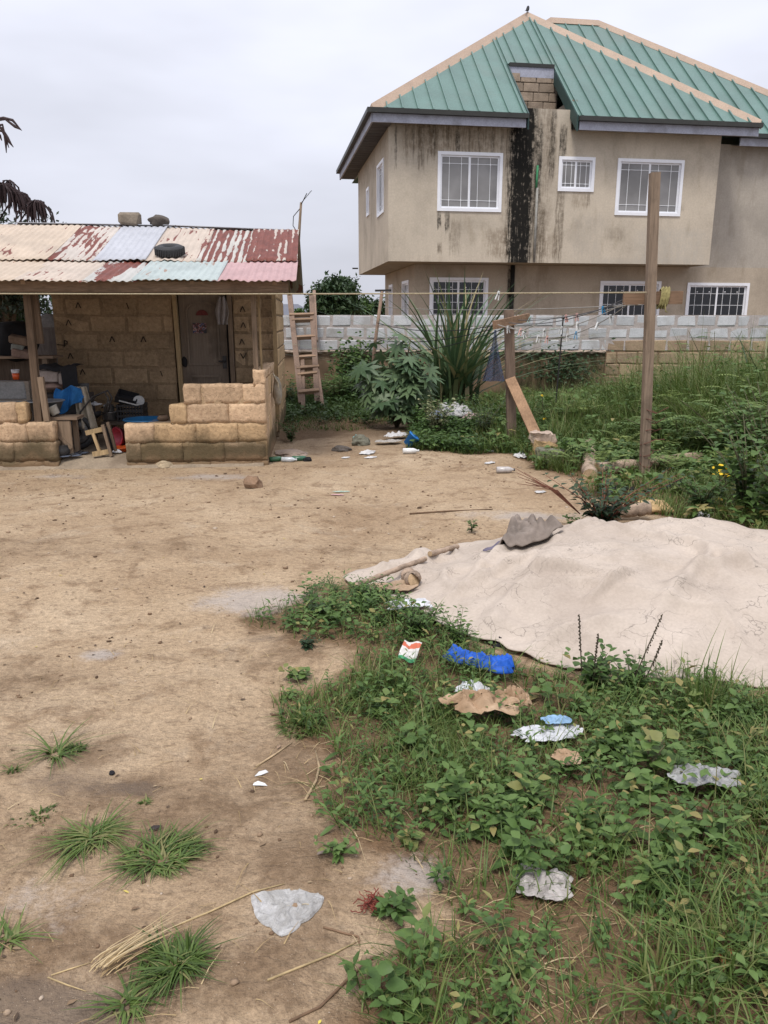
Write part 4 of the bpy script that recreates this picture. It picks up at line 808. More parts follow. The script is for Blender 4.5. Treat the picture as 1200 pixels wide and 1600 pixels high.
# blue shirt and pale cloth hanging in front
bl = MB().grid(lambda u, v: ((u-.5)*(.27+.10*v)*(1+.15*math.sin(v*5)), .035*math.sin(u*14+v*2)-.03*v, -v*.27*(.65+.35*math.sin(1.2+u*2.2))-.03*math.sin(u*7)), 30, 20)
p, _, _ = SP(106, 606, .62); solid(solo('blue_shirt', 'bright blue shirt draped over the cabinet corner', 'clothing', bl, plain('blue_cloth', (.02, .13, .34), .2, 7, .85, .15), p, (0, 0, ST), smooth=True), .005)
p, _, _ = SP(125, 604, .66); pc = MB().grid(lambda u, v: ((u-.5)*(.15+.08*v)+.05*v, .03*math.sin(u*16), -v*.50), 24, 16)
solid(solo('pale_cloth', 'long pale cloth hanging beside the blue shirt', 'cloth', pc, plain('unbleached_cloth', (.34, .30, .235), .15, 8, .9, .15), p, (0, 0, ST), smooth=True), .005)
# aluminium basin and small tub on a broken wooden stand
p, s0, _ = SP(72, 650, .35); bs_ = thing('aluminium_basin', 'wide dull aluminium basin on the broken stand', 'basin', SW(s0, .36, .56), ST)
part('bowl', MB().lathe([(.001, .0), (.13, .0), (.20, .15), (.215, .15), (.215, .158), (.195, .158), (.122, .012), (.001, .012)], 36), plain('dull_aluminium', (.30, .31, .33), .12, 6, .4, .05, 40, .5, .6), bs_, True)
p, s0, _ = SP(93, 653, .25); tb = MB().lathe([(.001, 0), (.045, 0), (.058, .09), (.062, .09), (.062, .096), (.054, .096), (.042, .006), (.001, .006)], 20); tb.move(Matrix.Rotation(-.5, 3, 'Y'))
solo('white_tub', 'small white tub tipped on the corner of the wooden stand', 'tub', tb, plain('off_white_plastic', (.5, .5, .46), .1, 5, .5, 0), SW(s0-.02, .22, .575), smooth=True)
stn = thing('wooden_stand', 'rough boxwood stand with a slanting side by the left porch wall', 'stand', SW(-2.28, .2, 0), ST)
mb = MB().box(-.2, .18, -.06, .22, .52, .55); part('top', mb, M_TIMX, stn)
part('side_board', MB().add([(-.18, -.05, .1), (.10, -.05, .1), (.10, -.05, .51), (-.18, -.05, .51), (-.18, -.02, .1), (.10, -.02, .1), (.10, -.02, .51), (-.18, -.02, .51)], [(0,1,2,3),(7,6,5,4),(0,4,5,1),(1,5,6,2),(2,6,7,3),(3,7,4,0)]), M_TIMB, stn)
part('brace', MB().bar((-.17, -.065, .5), (.09, -.065, .2), .03, .02, (0, 1, 0)), M_TIMB, stn); part('leg', MB().box(.06, .11, .15, .2, .1, .51), M_TIMB, stn)
# wheelbarrow: wheel, forks, handles
p, s0, z0 = SP(118, 668, .62)
wb = thing('wheelbarrow', 'old wheelbarrow stood on end with its tyred wheel low down', 'wheelbarrow', SW(s0, .66, FZ), ST)
whl = part('wheel', MB().lathe([(.06, -.03), (.14, -.02), (.14, .02), (.06, .03), (.06, -.03)], 28).move(Matrix.Rotation(math.pi/2, 3, 'X'), (0, 0, .205)), plain('grey_rim', (.12, .118, .115), .2, 10, .6, .1, 40, .4, .4), wb, True)
mb = MB(); prof = [(.175+.032*math.cos(a), .034*math.sin(a)) for a in np.linspace(0, 2*math.pi, 13)]; mb.lathe(prof, 36).move(Matrix.Rotation(math.pi/2, 3, 'X'), (0, 0, .205)); part('tyre', mb, M_RUB, whl, True)
part('hub', MB().tube([(0, -.06, .205), (0, .06, .205)], .035, 12), M_DARKM, whl, True)
mb = MB(); p_ = [(.0, -.06, .205), (.08, -.06, .45), (.22, -.04, .62), (.36, -.02, .68), (.40, -.02, .60), (.34, -.02, .42)]; mb.tube(p_, .011, 6); mb.tube([(q[0], q[1]+.16, q[2]) for q in p_], .011, 6); part('frame', mb, M_DARKM, wb, True)
part('tray', MB().grid(lambda u, v: (-.18+.3*v, .18+.06*u, .40+.36*u), 8, 8), M_DARKM, wb)
# tipped wooden stool frame
stl = thing('stool_frame', 'wooden stool frame tipped on its side on the porch floor', 'stool', SW(sp_(150, 695, .12)[0], .16, FZ), ST); stl.scale = (.8, .8, .85)
part('rail', MB().bar((-.14, 0, .31), (.10, .03, .36), .06, .045, (0, 1, 0)), M_PALE, stl); part('rail', MB().bar((-.07, -.02, .03), (.14, .03, .055), .06, .05, (0, 1, 0)), M_PALE, stl)
part('leg', MB().bar((.10, 0, .42), (.185, .0, .0), .04, .045, (0, 1, 0)), M_TIMB, stl); part('leg', MB().bar((-.04, 0, .31), (.03, .0, .05), .04, .04, (0, 1, 0)), M_PALE, stl); part('leg', MB().bar((.10, .28, .42), (.185, .28, .0), .04, .045, (0, 1, 0)), M_TIMB, stl)
part('board', MB().add([(.10, .02, .36), (.17, .02, .05), (.16, .27, .04), (.09, .27, .36)], [(0, 1, 2, 3)]), M_BLKC, stl)
# low bench with pots and crate
bz = .36; s1 = sp_(157, 645, 1.2)[0]; s2 = sp_(216, 645, 1.2)[0]
bn = thing('low_bench', 'low rough bench carrying pots and a crate against the back wall', 'bench', SW(s1, 1.2, FZ), ST)
part('seat', MB().box(0, s2-s1, 0, .42, bz-FZ-.04, bz-FZ), wood('dark_bench', (.11, .085, .065), 'x'), bn)
for a in (.03, s2-s1-.08):
    for c_ in (.02, .36): part('leg', MB().box(a, a+.05, c_, c_+.05, 0, bz-FZ-.04), M_TIMB, bn)
M_ALU = plain('scratched_aluminium', (.36, .35, .34), .15, 12, .35, .05, 60, .5, .85)
def pot(label, s, n, z, r, h, lid=True):
    t = thing('cooking_pot', label, 'pot', SW(s, n, z), ST)
    part('body', MB().lathe([(.001, 0), (r*.85, 0), (r, h*.15), (r, h*.94), (r*1.05, h), (r*.95, h)], 28), M_ALU, t, True)
    if lid: part('lid', MB().lathe([(r*1.04, h), (r*.8, h+.02), (.02, h+.035), (.015, h+.05), (.02, h+.06), (.001, h+.065)], 28), M_ALU, t, True)
    for q in (0, math.pi): part('handle', MB().tube([(r*math.cos(q), -.03, h*.7), ((r+.025)*math.cos(q), -.02, h*.7), ((r+.025)*math.cos(q), .02, h*.7), (r*math.cos(q), .03, h*.7)], .006, 6), M_DARKM, t, True)
pot('larger aluminium pot with a soot dark lower half on the bench', sp_(170, 640, 1.35)[0], 1.36, bz, .085, .11, False); pot('smaller lidded aluminium pot stacked on the larger pot', sp_(170, 640, 1.35)[0], 1.36, bz+.113, .065, .075)
p, s0, _ = SP(163, 643, 1.25); solo('black_pan', 'shallow black pan leaning by the aluminium pots', 'pan', MB().lathe([(.001, 0), (.06, 0), (.085, .035), (.09, .035), (.064, -.006), (.001, -.006)], 24).bar((.085, 0, .03), (.2, 0, .08), .018, .01).move(Matrix.Rotation(.5, 3, 'Y')), M_RUB, SW(s0-.12, 1.28, bz+.06), (0, 0, 2.6), smooth=True)
cs0, cs1 = sp_(182, 640, 1.3)[0], sp_(224, 640, 1.3)[0]
M_CR = plain('black_crate_plastic', (.02, .02, .022), .15, 8, .45, .05, 40, .5)
def crate(label, loc, rot, L, W, H):
    t = thing('plastic_crate', label, 'crate', loc); t.rotation_euler = rot; mb = MB(); mb.box(-L/2, L/2, -W/2, W/2, 0, .012); part('base', mb, M_CR, t)
    for (x0, x1, y0, y1) in ((-L/2, L/2, -W/2, -W/2+.01), (-L/2, L/2, W/2-.01, W/2), (-L/2, -L/2+.01, -W/2+.01, W/2-.01), (L/2-.01, L/2, -W/2+.01, W/2-.01)):
        m = MB(); n = 9
        for k in range(3): z = H*(.3+.33*k); m.box(x0, x1, y0, y1, z-.012, z+.012)
        for k in range(n):
            f = (k+.5)/n
            if x1-x0 > y1-y0: xx = x0+(x1-x0)*f; m.box(xx-.007, xx+.007, y0+.002, y1-.002, .012, H)
            else: yy = y0+(y1-y0)*f; m.box(x0+.002, x1-.002, yy-.007, yy+.007, .012, H)
        part('lattice_side', m, M_CR, t)
    return t
crate('black lattice crate standing on the low bench', SW((cs0+cs1)/2, 1.42, bz), (0, 0, ST), cs1-cs0, .3, .20)
crate('black crate tipped over on top of the other crate', SW((cs0+cs1)/2-.06, 1.42, bz+.245), (.35, .28, ST+.1), (cs1-cs0)*.78, .24, .07)
solo('white_dish', 'white enamel dish edge up at the right of the crates', 'dish', MB().lathe([(.001, 0), (.045, 0), (.068, .015), (.07, .015), (.047, -.005), (.001, -.005)], 24).move(Matrix.Rotation(1.2, 3, 'X')), plain('enamel_white', (.55, .55, .53), .08, 5, .4, 0), SW(cs1-.06, 1.36, bz+.24), (0, 0, .2), smooth=True)
solo('knife_blade', 'long pale plastic ladle lying across the crate', 'ladle', MB().bar((-.10, 0, .03), (.09, 0, -.02), .03, .012).lump(.035, .03, .012, 2, .1, 2, (.11, 0, -.025)), plain('enamel_white', (.55, .55, .53), .08, 5, .4, 0), SW((cs0+cs1)/2+.0, 1.20, bz+.235), (0, 0, .1)).name = 'ladle'
# red bucket on its side, orange basin, papers, blue basin
p, s0, _ = SP(187, 664, .75); s0 += .05; bk = thing('red_bucket', 'red plastic bucket lying on its side on the porch floor', 'bucket', SW(s0, .75, FZ+.125)); bk.rotation_euler = (math.radians(82), 0, math.radians(-35))
part('pail', MB().lathe([(.001, -.10), (.085, -.10), (.115, .12), (.124, .12), (.124, .132), (.108, .132), (.08, -.092), (.001, -.092)], 30), plain('red_plastic', (.40, .035, .06), .12, 6, .45, .03, 40, .5), bk, True)
part('handle', MB().tube([(.12*math.cos(a), .12*math.sin(a), .13-.0) for a in np.linspace(0, math.pi, 12)], .004, 5), M_DARKM, bk)
p, s0, _ = SP(190, 683, .5); solo('orange_bowl', 'shallow orange plastic bowl in front of the red bucket', 'bowl', MB().lathe([(.001, 0), (.08, 0), (.115, .045), (.12, .045), (.12, .052), (.108, .052), (.076, .006), (.001, .006)], 28), plain('orange_plastic', (.55, .10, .02), .12, 6, .45, .03), SW(s0, .5, FZ), smooth=True)
p, s0, _ = SP(178, 678, .45); solid(solo('paper_sheets', 'crumpled printed papers beside the orange bowl', 'paper', cloth(3, .10, .08, .05, 14), plain('printed_paper', (.50, .50, .52), .3, 18, .9, .1), SW(s0, .42, FZ)), .003)
p, s0, _ = SP(140, 636, .8); solid(solo('white_bag', 'white carrier bag on top of the wheelbarrow', 'bag', cloth(5, .13, .09, .07, 16), plain('white_plastic_film', (.52, .53, .55), .12, 9, .4, .1, grime=(.30, .25, .19)), SW(s0, .86, .60)), .003)
p, s0, _ = SP(228, 656, .62); solo('blue_basin', 'wide blue plastic basin behind the stepped porch wall', 'basin', MB().lathe([(.001, 0), (.19, 0), (.245, .20), (.262, .20), (.262, .215), (.235, .215), (.18, .01), (.001, .01)], 36), plain('blue_plastic', (.02, .11, .24), .12, 6, .4, .03), SW(s0, .62, .255), smooth=True)
solo('upturned_pail', 'dark upturned pail under the blue basin', 'pail', MB().lathe([(.19, 0), (.16, .145), (.001, .147)], 24), M_BLKC, SW(s0, .62, FZ), smooth=True)
for k, (x, y, l_) in enumerate(((108, 699, 'nearer bluish slipper on the porch floor'), (120, 692, 'farther grey slipper on the porch floor'))):
    p, s0, _ = SP(x, y, .12+.16*k); t = thing('slipper', l_, 'slipper', SW(s0, .12+.16*k, FZ)); t.rotation_euler = (0, 0, .5+.3*k)
    part('sole', MB().tube([(-.12, 0, .01), (-.08, 0, .01), (0, 0, .01), (.08, 0, .01), (.125, 0, .01)], [.02, .036, .032, .042, .02], 10, squash=1).move(Matrix.Diagonal((1, 1, .3)), (0, 0, .012)), plain('slate_foam', (.09, .105, .14), .2, 8), t, True)
    part('strap', MB().tube([(-.01, .036, .015), (.04, .02, .04), (.075, 0, .02), (.04, -.02, .04), (-.01, -.036, .015)], .007, 6), M_RUB, t)
p, s0, _ = SP(92, 692, .12); solo('black_pot', 'round black pot behind the end of the left porch wall', 'pot', MB().lathe([(.001, 0), (.05, .005), (.085, .05), (.088, .09), (.07, .13), (.076, .14), (.068, .14)], 24), M_RUB, SW(s0+.02, .14, FZ), smooth=True)
# cloth hung on the door post, bag hung on the porch side wall
p, s0, _ = SP(345, 462, 1.9); mb = MB().grid(lambda u, v: ((u-.5)*(.08+.10*math.sin(min(v*1.6, 1)*1.57)-.07*max(0, v-.6)*2), .025*math.sin(u*15+v*3), -v*.36), 18, 18); solid(solo('hung_cloth', 'grey cloth hanging at the top of the shack door', 'cloth', mb, plain('grey_cloth', (.30, .27, .255), .2, 9, .9, .2), SW(s0, 1.95, 1.90), (0, 0, ST), smooth=True), .005)
tb_ = thing('rope_bag', 'pale cloth bag with cord handles hanging outside the porch side wall', 'bag', SW(.06, 1.1, .93), ST)
part('pouch', MB().lump(.055, .10, .17, 4, .3, 3, (.02, 0, -.20)), plain('unbleached_cloth', (.34, .30, .235), .15, 8, .9, .15), tb_, True); part('cord', MB().tube([(-.03, -.02, .02), (.03, -.08, -.08), (.05, -.06, -.3), (.03, .03, -.32), (.04, .08, -.1), (-.03, .03, .02)], .009, 6), plain('pale_rope', (.42, .36, .25), .2, 20), tb_, True)
solo('clay_jar', 'brown object behind the stepped wall near the door post', 'jar', MB().lathe([(.001, 0), (.05, 0), (.07, .03), (.05, .065), (.04, .07)], 20), plain('brown_clay', (.13, .085, .055), .3, 8), SW(sp_(256, 652, .5)[0], .45, .46), smooth=True)
solo('box_shelf', 'low wooden box behind the stepped porch wall', 'box', MB().cbox(.3, .3, .355, .01, .004, seed=2), M_TIMB, SW(sp_(256, 652, .5)[0], .45, .2825), (0, 0, ST))
# ================================================================== ladder against the boundary wall
def LY(y): return 13.75+(645-y)/155*2.1
def LP(x, y, dn=0): q = P(x, y, LY(y)); return Vector((q[0], q[1]-dn, q[2]))
lad = thing('ladder', 'crooked home made timber ladder leaning on the boundary wall', 'ladder', (0, 0, 0))
M_LADW = wood('weathered_pinkish_timber', (.225, .155, .115), 'z'); M_LADR = wood('rung_timber', (.235, .155, .10), 'x')
L0 = LP(485, 645); lad.location = (L0.x, L0.y, 0)
def lb_(p, q, w, h): return MB().bar(p-lad.location, q-lad.location, w, h, (0, 1, .5))
for (a, b_, w) in (((452, 455), (471, 630), .10), ((487, 463), (496, 628), .10), ((491, 455), (494, 533), .06), ((473, 560), (474, 643), .07), ((496, 578), (505, 642), .07)): part('rail', lb_(LP(*a), LP(*b_), w, .055), M_LADW, lad)
for (a, b_, h) in (((453, 493), (491, 492), .07), ((457, 501), (489, 500), .07), ((461, 528), (493, 526), .07), ((464, 559), (494, 557), .075), ((464, 576), (499, 573), .08), ((466, 586), (496, 583), .07), ((467, 613), (499, 610), .085), ((472, 643), (507, 641), .075)): part('rung', lb_(LP(*a, .06), LP(*b_, .06), .07, h), M_LADR, lad)
# T topped stake in front of the wall
st0 = P(597, 455, 14.6); stk = thing('stake', 'leaning wooden stake with a short T bar on top near the wall', 'stake', (st0[0]-.25, 14.6, 0))
part('pole', MB().tube([(0, 0, 0), (.12, 0, 1.2), (.25, 0, st0[2])], [.035, .032, .03], 7), M_LADW, stk, True); part('cross_bar', MB().bar((.12, 0, st0[2]+.01), (.42, 0, st0[2]+.015), .05, .035), M_DARKM, stk)

# ================================================================== clothes-line posts
M_POST = wood('brown_post_timber', (.165, .118, .088), 'z'); M_XB = wood('cross_bar_timber', (.26, .165, .105), 'x')
PL = G(800, 698); lp = thing('clothes_post', 'short brown clothes line post with a tilted cross bar', 'post', (PL[0], PL[1], 0))
def lpz(x, y, Y): q = P(x, y, Y); return Vector((q[0]-PL[0], q[1]-PL[1], q[2]))
part('post', MB().bar((0, 0, -.05), lpz(795, 484, PL[1]+.02), .115, .10, (0, 1, 0)), M_POST, lp)
xa, xb = lpz(772, 508, PL[1]-.25), lpz(826, 496, PL[1]+.12); part('cross_bar', MB().bar(xa, xb, .05, .10), M_XB, lp)
solo('brace_plank', 'pale orange plank bracing the short clothes line post', 'plank', MB().bar((0, 0, 0), Vector(P(797, 592, PL[1]-.09))-Vector(P(850, 708, 9.15)), .05, .13, (1, 0, .3)), wood('fresh_plank', (.36, .225, .135), 'z', .3), P(850, 708, 9.15))
solo('concrete_footing', 'rough concrete lump round the foot of the short post', 'footing', MB().lump(.30, .22, .12, 7, .35, 3), plain('rough_concrete', (.30, .24, .17), .3, 9, .95, .6, 40), (PL[0], PL[1], 0), smooth=True)
q = P(847, 684, 9.05); solo('stone', 'pinkish broken stone on top of the yellow stone', 'stone', MB().rough(.27, .2, .13, 11, .03), plain('pinkish_stone', (.40, .31, .245), .3, 8, .95, .6, 40), q, (.15, .1, .3))
q = P(848, 703, 8.98); solo('stone', 'yellow sandy stone wedged against the foot of the brace plank', 'stone', MB().rough(.26, .2, .20, 12, .025), plain('yellow_sandstone', (.40, .275, .14), .3, 8, .95, .6, 40), q, (0, .15, .2))
q = P(857, 716, 8.82); solo('stone', 'grey green block at the front of the brace stones', 'stone', MB().rough(.27, .2, .17, 13, .02), plain('mossy_block', (.17, .165, .125), .3, 8, .95, .6, 40), (q[0], q[1], .07), (0, .1, -.5))
PR = G(1007, 746); rp = thing('clothes_pole', 'tall weathered clothes line pole with a short cross plank', 'pole', (PR[0], PR[1], 0))
def rpz(x, y, Y): q = P(x, y, Y); return Vector((q[0]-PR[0], q[1]-PR[1], q[2]))
part('pole', MB().bar((0, 0, -.1), rpz(1023, 270, PR[1]), .086, .085, (0, 1, 0)), wood('pole_timber', (.215, .16, .115), 'z'), rp)
part('cross_bar', MB().bar(rpz(974, 466, PR[1]+.07), rpz(1066, 465, PR[1]+.07), .04, .125), M_XB, rp)
CO = rpz(1037, 467, PR[1]+.07); mb = MB()
for k in range(9): t = k*.014; mb.tube([(CO[0]-.045+t*.7+.012*math.cos(a), CO[1]+.05*math.sin(a), CO[2]+.10*math.cos(a)+.008*(k % 3)) for a in np.linspace(0, 2*math.pi, 12)], .006, 5)
mb.tube([(CO[0], CO[1]-.05, CO[2]-.05), (CO[0]+.01, CO[1]-.055, CO[2]-.12), (CO[0]+.03, CO[1]-.05, CO[2]-.13)], .006, 5)
solo('rope_coil', 'yellowish rope wound round the cross plank of the tall pole', 'rope', mb, plain('yellow_rope', (.27, .235, .10), .25, 30), (PR[0], PR[1], 0))
mb = MB()
for k in range(6): z = .15+k*.11; mb.tube([(.06*math.cos(a)*(1+.1*k % .3), .06*math.sin(a), z+.03*math.sin(a+k)) for a in np.linspace(0, 2*math.pi, 14)]+[(.10+.03*k % .08, -.05, z+.04)], .004, 4)
solo('dry_creeper', 'dry reddish creeper twined round the foot of the tall pole', 'creeper', mb, plain('red_stem', (.12, .05, .035), .2, 30), (PR[0], PR[1], 0))
# lines
M_LINE = plain('weathered_cord', (.26, .25, .23), .2, 30, .8, 0); M_ROPE = plain('pale_twisted_rope', (.33, .28, .185), .35, 70, .9, .3, 120)
def sagline(p, q, sag, n=24): p, q = Vector(p), Vector(q); return [p.lerp(q, i/n)-Vector((0, 0, sag*4*(i/n)*(1-i/n))) for i in range(n+1)]
end = Vector(SW(-4.3, -.32, 1.86)); pr0 = Vector(P(1010, 457, PR[1]-.06))
top = sagline(pr0, end, .012, 60); solo('rope_line', 'long straight rope line from the tall pole across the front of the shack', 'rope', MB().tube(top, .007, 6), M_ROPE)
thin = sagline(P(1003, 476, PR[1]), P(599, 480, 14.55), .05); solo('washing_line', 'thin pale line running from the tall pole to the T topped stake', 'washing line', MB().tube(thin, .005, 5), M_LINE)
LN = []
for k, (a, b_, sag, lab) in enumerate((((777, 507, PL[1]-.24), (976, 473, PR[1]+.05), .16, 'slack washing line from the near end of the tilted cross bar'), ((793, 504, PL[1]-.1), (978, 466, PR[1]+.05), .10, 'washing line from the middle of the tilted cross bar'),
        ((808, 500, PL[1]), (980, 470, PR[1]+.06), .06, 'tight washing line right of the short post'), ((824, 497, PL[1]+.1), (1000, 471, PR[1]+.08), .05, 'washing line from the far end of the tilted cross bar'), ((793, 508, PL[1]-.12), (985, 472, PR[1]+.06), .24, 'lowest most sagging washing line'))):
    pts = sagline(P(*a), P(*b_), sag); LN.append(pts); solo('washing_line', lab, 'washing line', MB().tube(pts, .005, 5), plain('dark_cord', (.10, .10, .105), .2, 30, .8, 0) if k in (1, 2) else M_LINE)
for k, (a, zb, lab) in enumerate(((( 774, 509, PL[1]-.24), 1.55, 'upper dark line running from the short post to the T topped stake'), ((776, 512, PL[1]-.23), 1.25, 'middle dark line running from the short post to the T topped stake'), ((793, 512, PL[1]-.06), 1.0, 'lowest dark line running from the short post to the T topped stake'))):
    solo('washing_line', lab, 'washing line', MB().tube(sagline(P(*a), (st0[0]-.1, 14.55, zb), .10), .006, 5), M_BLKC)
PEGC = {'white': (.62, .63, .62), 'pink': (.55, .32, .28), 'blue': (.03, .22, .42), 'mint': (.35, .5, .47)}
def peg(i, t, col, lab):
    pts = LN[i] if i >= 0 else top; x = t*(len(pts)-1); k = min(int(x), len(pts)-2); p = pts[k].lerp(pts[k+1], x-k)
    o = thing('clothes_peg', lab, 'peg', p, random.uniform(-.6, .6), 'clothes pegs on the washing lines'); o.rotation_euler[1] = random.uniform(-.35, .35); m = plain(col+'_peg', PEGC[col], .06, 20, .5, 0)
    for sg in (-1, 1): part('jaw', MB().bar((sg*.004, 0, .022), (sg*.016, 0, -.065), .018, .008, (1, 0, 0)), m, o)
    part('spring', MB().tube([(-.008, -.012, -.01), (.008, -.012, -.01), (.008, .012, -.01), (-.008, .012, -.01)], .003, 5), M_DARKM, o)
peg(-1, .178, 'white', 'large white clothes peg alone on the long straight rope')
for (i, t, c_, l_) in ((3, .03, 'mint', 'mint clothes peg at the far end of the tilted cross bar'), (0, .10, 'white', 'white peg nearest the short post on the slack line'), (0, .22, 'pink', 'pink peg near the short post on the slack line'), (4, .16, 'white', 'white peg hanging lowest beside the short post'), (4, .30, 'white', 'second white peg from the short post on the lowest line'), (4, .38, 'pink', 'pink peg on the lowest sagging line'),
        (0, .42, 'white', 'white peg in the middle of the slack line'), (4, .55, 'white', 'white peg just right of mid span on the lowest line'), (4, .62, 'blue', 'blue peg on the lowest sagging line'), (0, .56, 'white', 'white peg beside the iron rod on the slack line'), (3, .40, 'pink', 'left of two pinkish pegs high in mid span'), (3, .50, 'pink', 'right of two pinkish pegs high in mid span'),
        (4, .78, 'white', 'white peg nearing the tall pole on the lowest line'), (1, .84, 'blue', 'blue peg close to the cross plank of the tall pole'), (4, .87, 'white', 'white peg below the cross plank of the tall pole'), (0, .68, 'white', 'white peg in the right third of the slack line')): peg(i, t, c_, l_)
nt_ = MB().grid(lambda u, v: ((u-.5)*(.02+.26*v**1.3), .03*math.sin(u*13), -.02-v*.62), 20, 14)
def netmat():
    b = NB('blue_netting'); v = b.pos(); f = b.noise(v, 60, 2, .6); c = b.ramp(f, [(.35, (.03, .045, .085)), (.65, (.075, .10, .17))]); m = b.done(c, .8, .2); t = b.n('ShaderNodeBsdfTransparent'); x = b.n('ShaderNodeMixShader'); w1 = b.vor(v, 90); b.l(b.math('MULTIPLY_ADD', b.math('GREATER_THAN', w1, .38), .45, .12), x.inputs[0]); b.l(b.b.outputs[0], x.inputs[1]); b.l(t.outputs[0], x.inputs[2]); b.l(x.outputs[0], b.out.inputs[0]); return m
q = P(774, 513, PL[1]-.25); solid(solo('netting', 'dark blue netting hanging from the tilted cross bar', 'net', nt_, netmat(), q), .003)
q = P(868, 610, 11.5); solo('iron_rod', 'thin dark iron rod standing in the weeds before the wall', 'rod', MB().tube([(0, 0, 0), (.02, 0, .6), (.06, .02, P(873, 496, 11.5)[2])], .011, 6).lump(.03, .03, .03, 1, .1, 1, (.06, .02, P(873, 496, 11.5)[2])), M_DARKM, (q[0], 11.5, 0))

# ================================================================== logs and sticks
def bark(name, col):
    b = NB(name); v = b.pos(); n = b.noise(b.mapv(v, (1, 1, 1)), 9, 6, .7, .5); f = b.noise(v, 45, 4, .7); c = b.ramp(n, [(.32, mul(col, .55)), (.5, col), (.7, mul(col, 1.3))]); c = b.mix(.35, c, b.ramp(f, [(.3, .2), (.7, .8)]), 'OVERLAY'); b.bump(b.math('ADD', n, f), .6, .01); return b.done(c, .9, .2)
M_LOG = bark('pale_bark', (.34, .255, .19)); M_LEND = plain('cut_wood', (.42, .30, .18), .3, 14, .9, .4, 60)
def log(label, pts, r, cat='log', name='log'):
    pts = [Vector(p) for p in pts]; o = thing(name, label, cat, pts[0]); d = [p-pts[0] for p in pts]; n = 18; fine = []
    for i in range(n+1):
        t = i/n*(len(d)-1); k = min(int(t), len(d)-2); fine.append(d[k].lerp(d[k+1], t-k)+Vector((mnoise.noise(Vector((i*.5, r*90, 1))), 0, mnoise.noise(Vector((i*.5, 3, r*70)))))*r*.25)
    rs = [r*(1+.16*mnoise.noise(Vector((i*.9, r*50, 2)))) for i in range(n+1)]; part('trunk', MB().tube(fine, rs, 12, cap=False), M_LOG, o, True)
    for i, j in ((0, 1), (n, n-1)):
        ax = (fine[i]-fine[j]).normalized(); part('cut_end', MB().tube([fine[i]-ax*.004, fine[i]+ax*.004], rs[i]*.97, 12), M_LEND, o)
    return o
a = GG(920, 752); b_ = GG(924, 705); log('short pale log pointing away beside the tall pole', [(a[0], a[1], .07), (b_[0], b_[1]+.1, .08)], .075)
a = GG(932, 742); c_ = GG(1092, 731); log('long pale log lying behind the tall pole', [(a[0], a[1], .075), ((a[0]+c_[0])/2, (a[1]+c_[1])/2, .09), (c_[0], c_[1], .10)], .065)
a = GG(1020, 818); b_ = GG(955, 822); log('pale log end beside the back edge of the canvas', [(a[0], a[1]+.10, .11), (b_[0], b_[1]+.2, .06)], .055)
q = GG(1010, 800); solo('yellow_rock', 'flat yellowish rock at the foot of the weeds behind the canvas', 'rock', MB().lump(.22, .13, .06, 8, .3, 3), plain('yellow_sandstone', (.40, .275, .14), .3, 8, .95, .6, 40), (q[0], q[1], q[2]+.04), smooth=True)

# ================================================================== big canvas over the heap
def canvas_mat():
    b = NB('dirty_canvas'); v = b.pos(); n = b.noise(v, 1.6, 6, .6); f = b.noise(v, 60, 4, .7); c = b.ramp(n, [(.3, (.345, .285, .235)), (.5, (.425, .36, .30)), (.72, (.485, .415, .35))])
    wv = b.n('ShaderNodeVectorMath', operation='ADD'); b.l(v, wv.inputs[0]); nn = b.n('ShaderNodeTexNoise'); b.l(v, nn.inputs['Vector']); nn.inputs['Scale'].default_value = 4; nn.inputs['Detail'].default_value = 5; sc = b.n('ShaderNodeVectorMath', operation='SCALE'); b.l(nn.outputs[1], sc.inputs[0]); sc.inputs['Scale'].default_value = .55; b.l(sc.outputs[0], wv.inputs[1])
    patch = b.sm(b.noise(v, 3.1, 4, .6), .45, .62)
    cr = b.vor(wv.outputs[0], 5.5, 'DISTANCE_TO_EDGE'); k = b.math('MULTIPLY', b.sm(cr, .022, .0), patch); c = b.mix(b.math('MULTIPLY', k, .8), c, (.17, .145, .125))
    cr2 = b.vor(wv.outputs[0], 15, 'DISTANCE_TO_EDGE'); k2 = b.math('MULTIPLY', b.sm(cr2, .04, .0), b.sm(b.noise(b.mapv(v, (1, 1, 1), (5, 2, 0)), 2.5, 4, .6), .52, .66)); c = b.mix(b.math('MULTIPLY', k2, .55), c, (.2, .17, .145))
    c = b.mix(b.math('MULTIPLY', b.sm(b.noise(b.mapv(v, (1, 1, 1), (1, 8, 3)), 2.2, 6, .7), .50, .70), .6), c, (.33, .275, .225)); c = b.mix(b.math('MULTIPLY', b.sm(b.noise(v, 9, 6, .75), .60, .75), .35), c, (.27, .22, .18)); c = b.mix(.14, c, b.ramp(f, [(.3, .2), (.7, .8)]), 'OVERLAY')
    b.bump(b.math('ADD', b.math('MULTIPLY', f, .25), b.math('SUBTRACT', n, b.math('MULTIPLY', k, .12))), .3, .02); return b.done(c, .85, .2)
TC = np.array([1.75, 4.35])
tp = [GG(*q)[:2] for q in ((538, 908), (580, 931), (625, 950), (668, 972), (712, 992), (770, 1012), (830, 1034), (885, 1050), (935, 1057), (1010, 1066), (1090, 1073), (1200, 1080))]+[(2.3, 3.12), (3.0, 3.3), (3.55, 3.9), (3.45, 4.7), (3.15, 5.35), (2.75, 5.72), (2.2, 5.78), (1.6, 5.62), (1.15, 5.50), (.75, 5.42), (.42, 5.25), (.12, 5.02), (-.08, 4.82)]
ang = np.array([math.atan2(y-TC[1], x-TC[0]) for x, y in tp]); rad = np.array([math.hypot(x-TC[0], y-TC[1]) for x, y in tp]); od = np.argsort(ang); ang, rad = ang[od], rad[od]
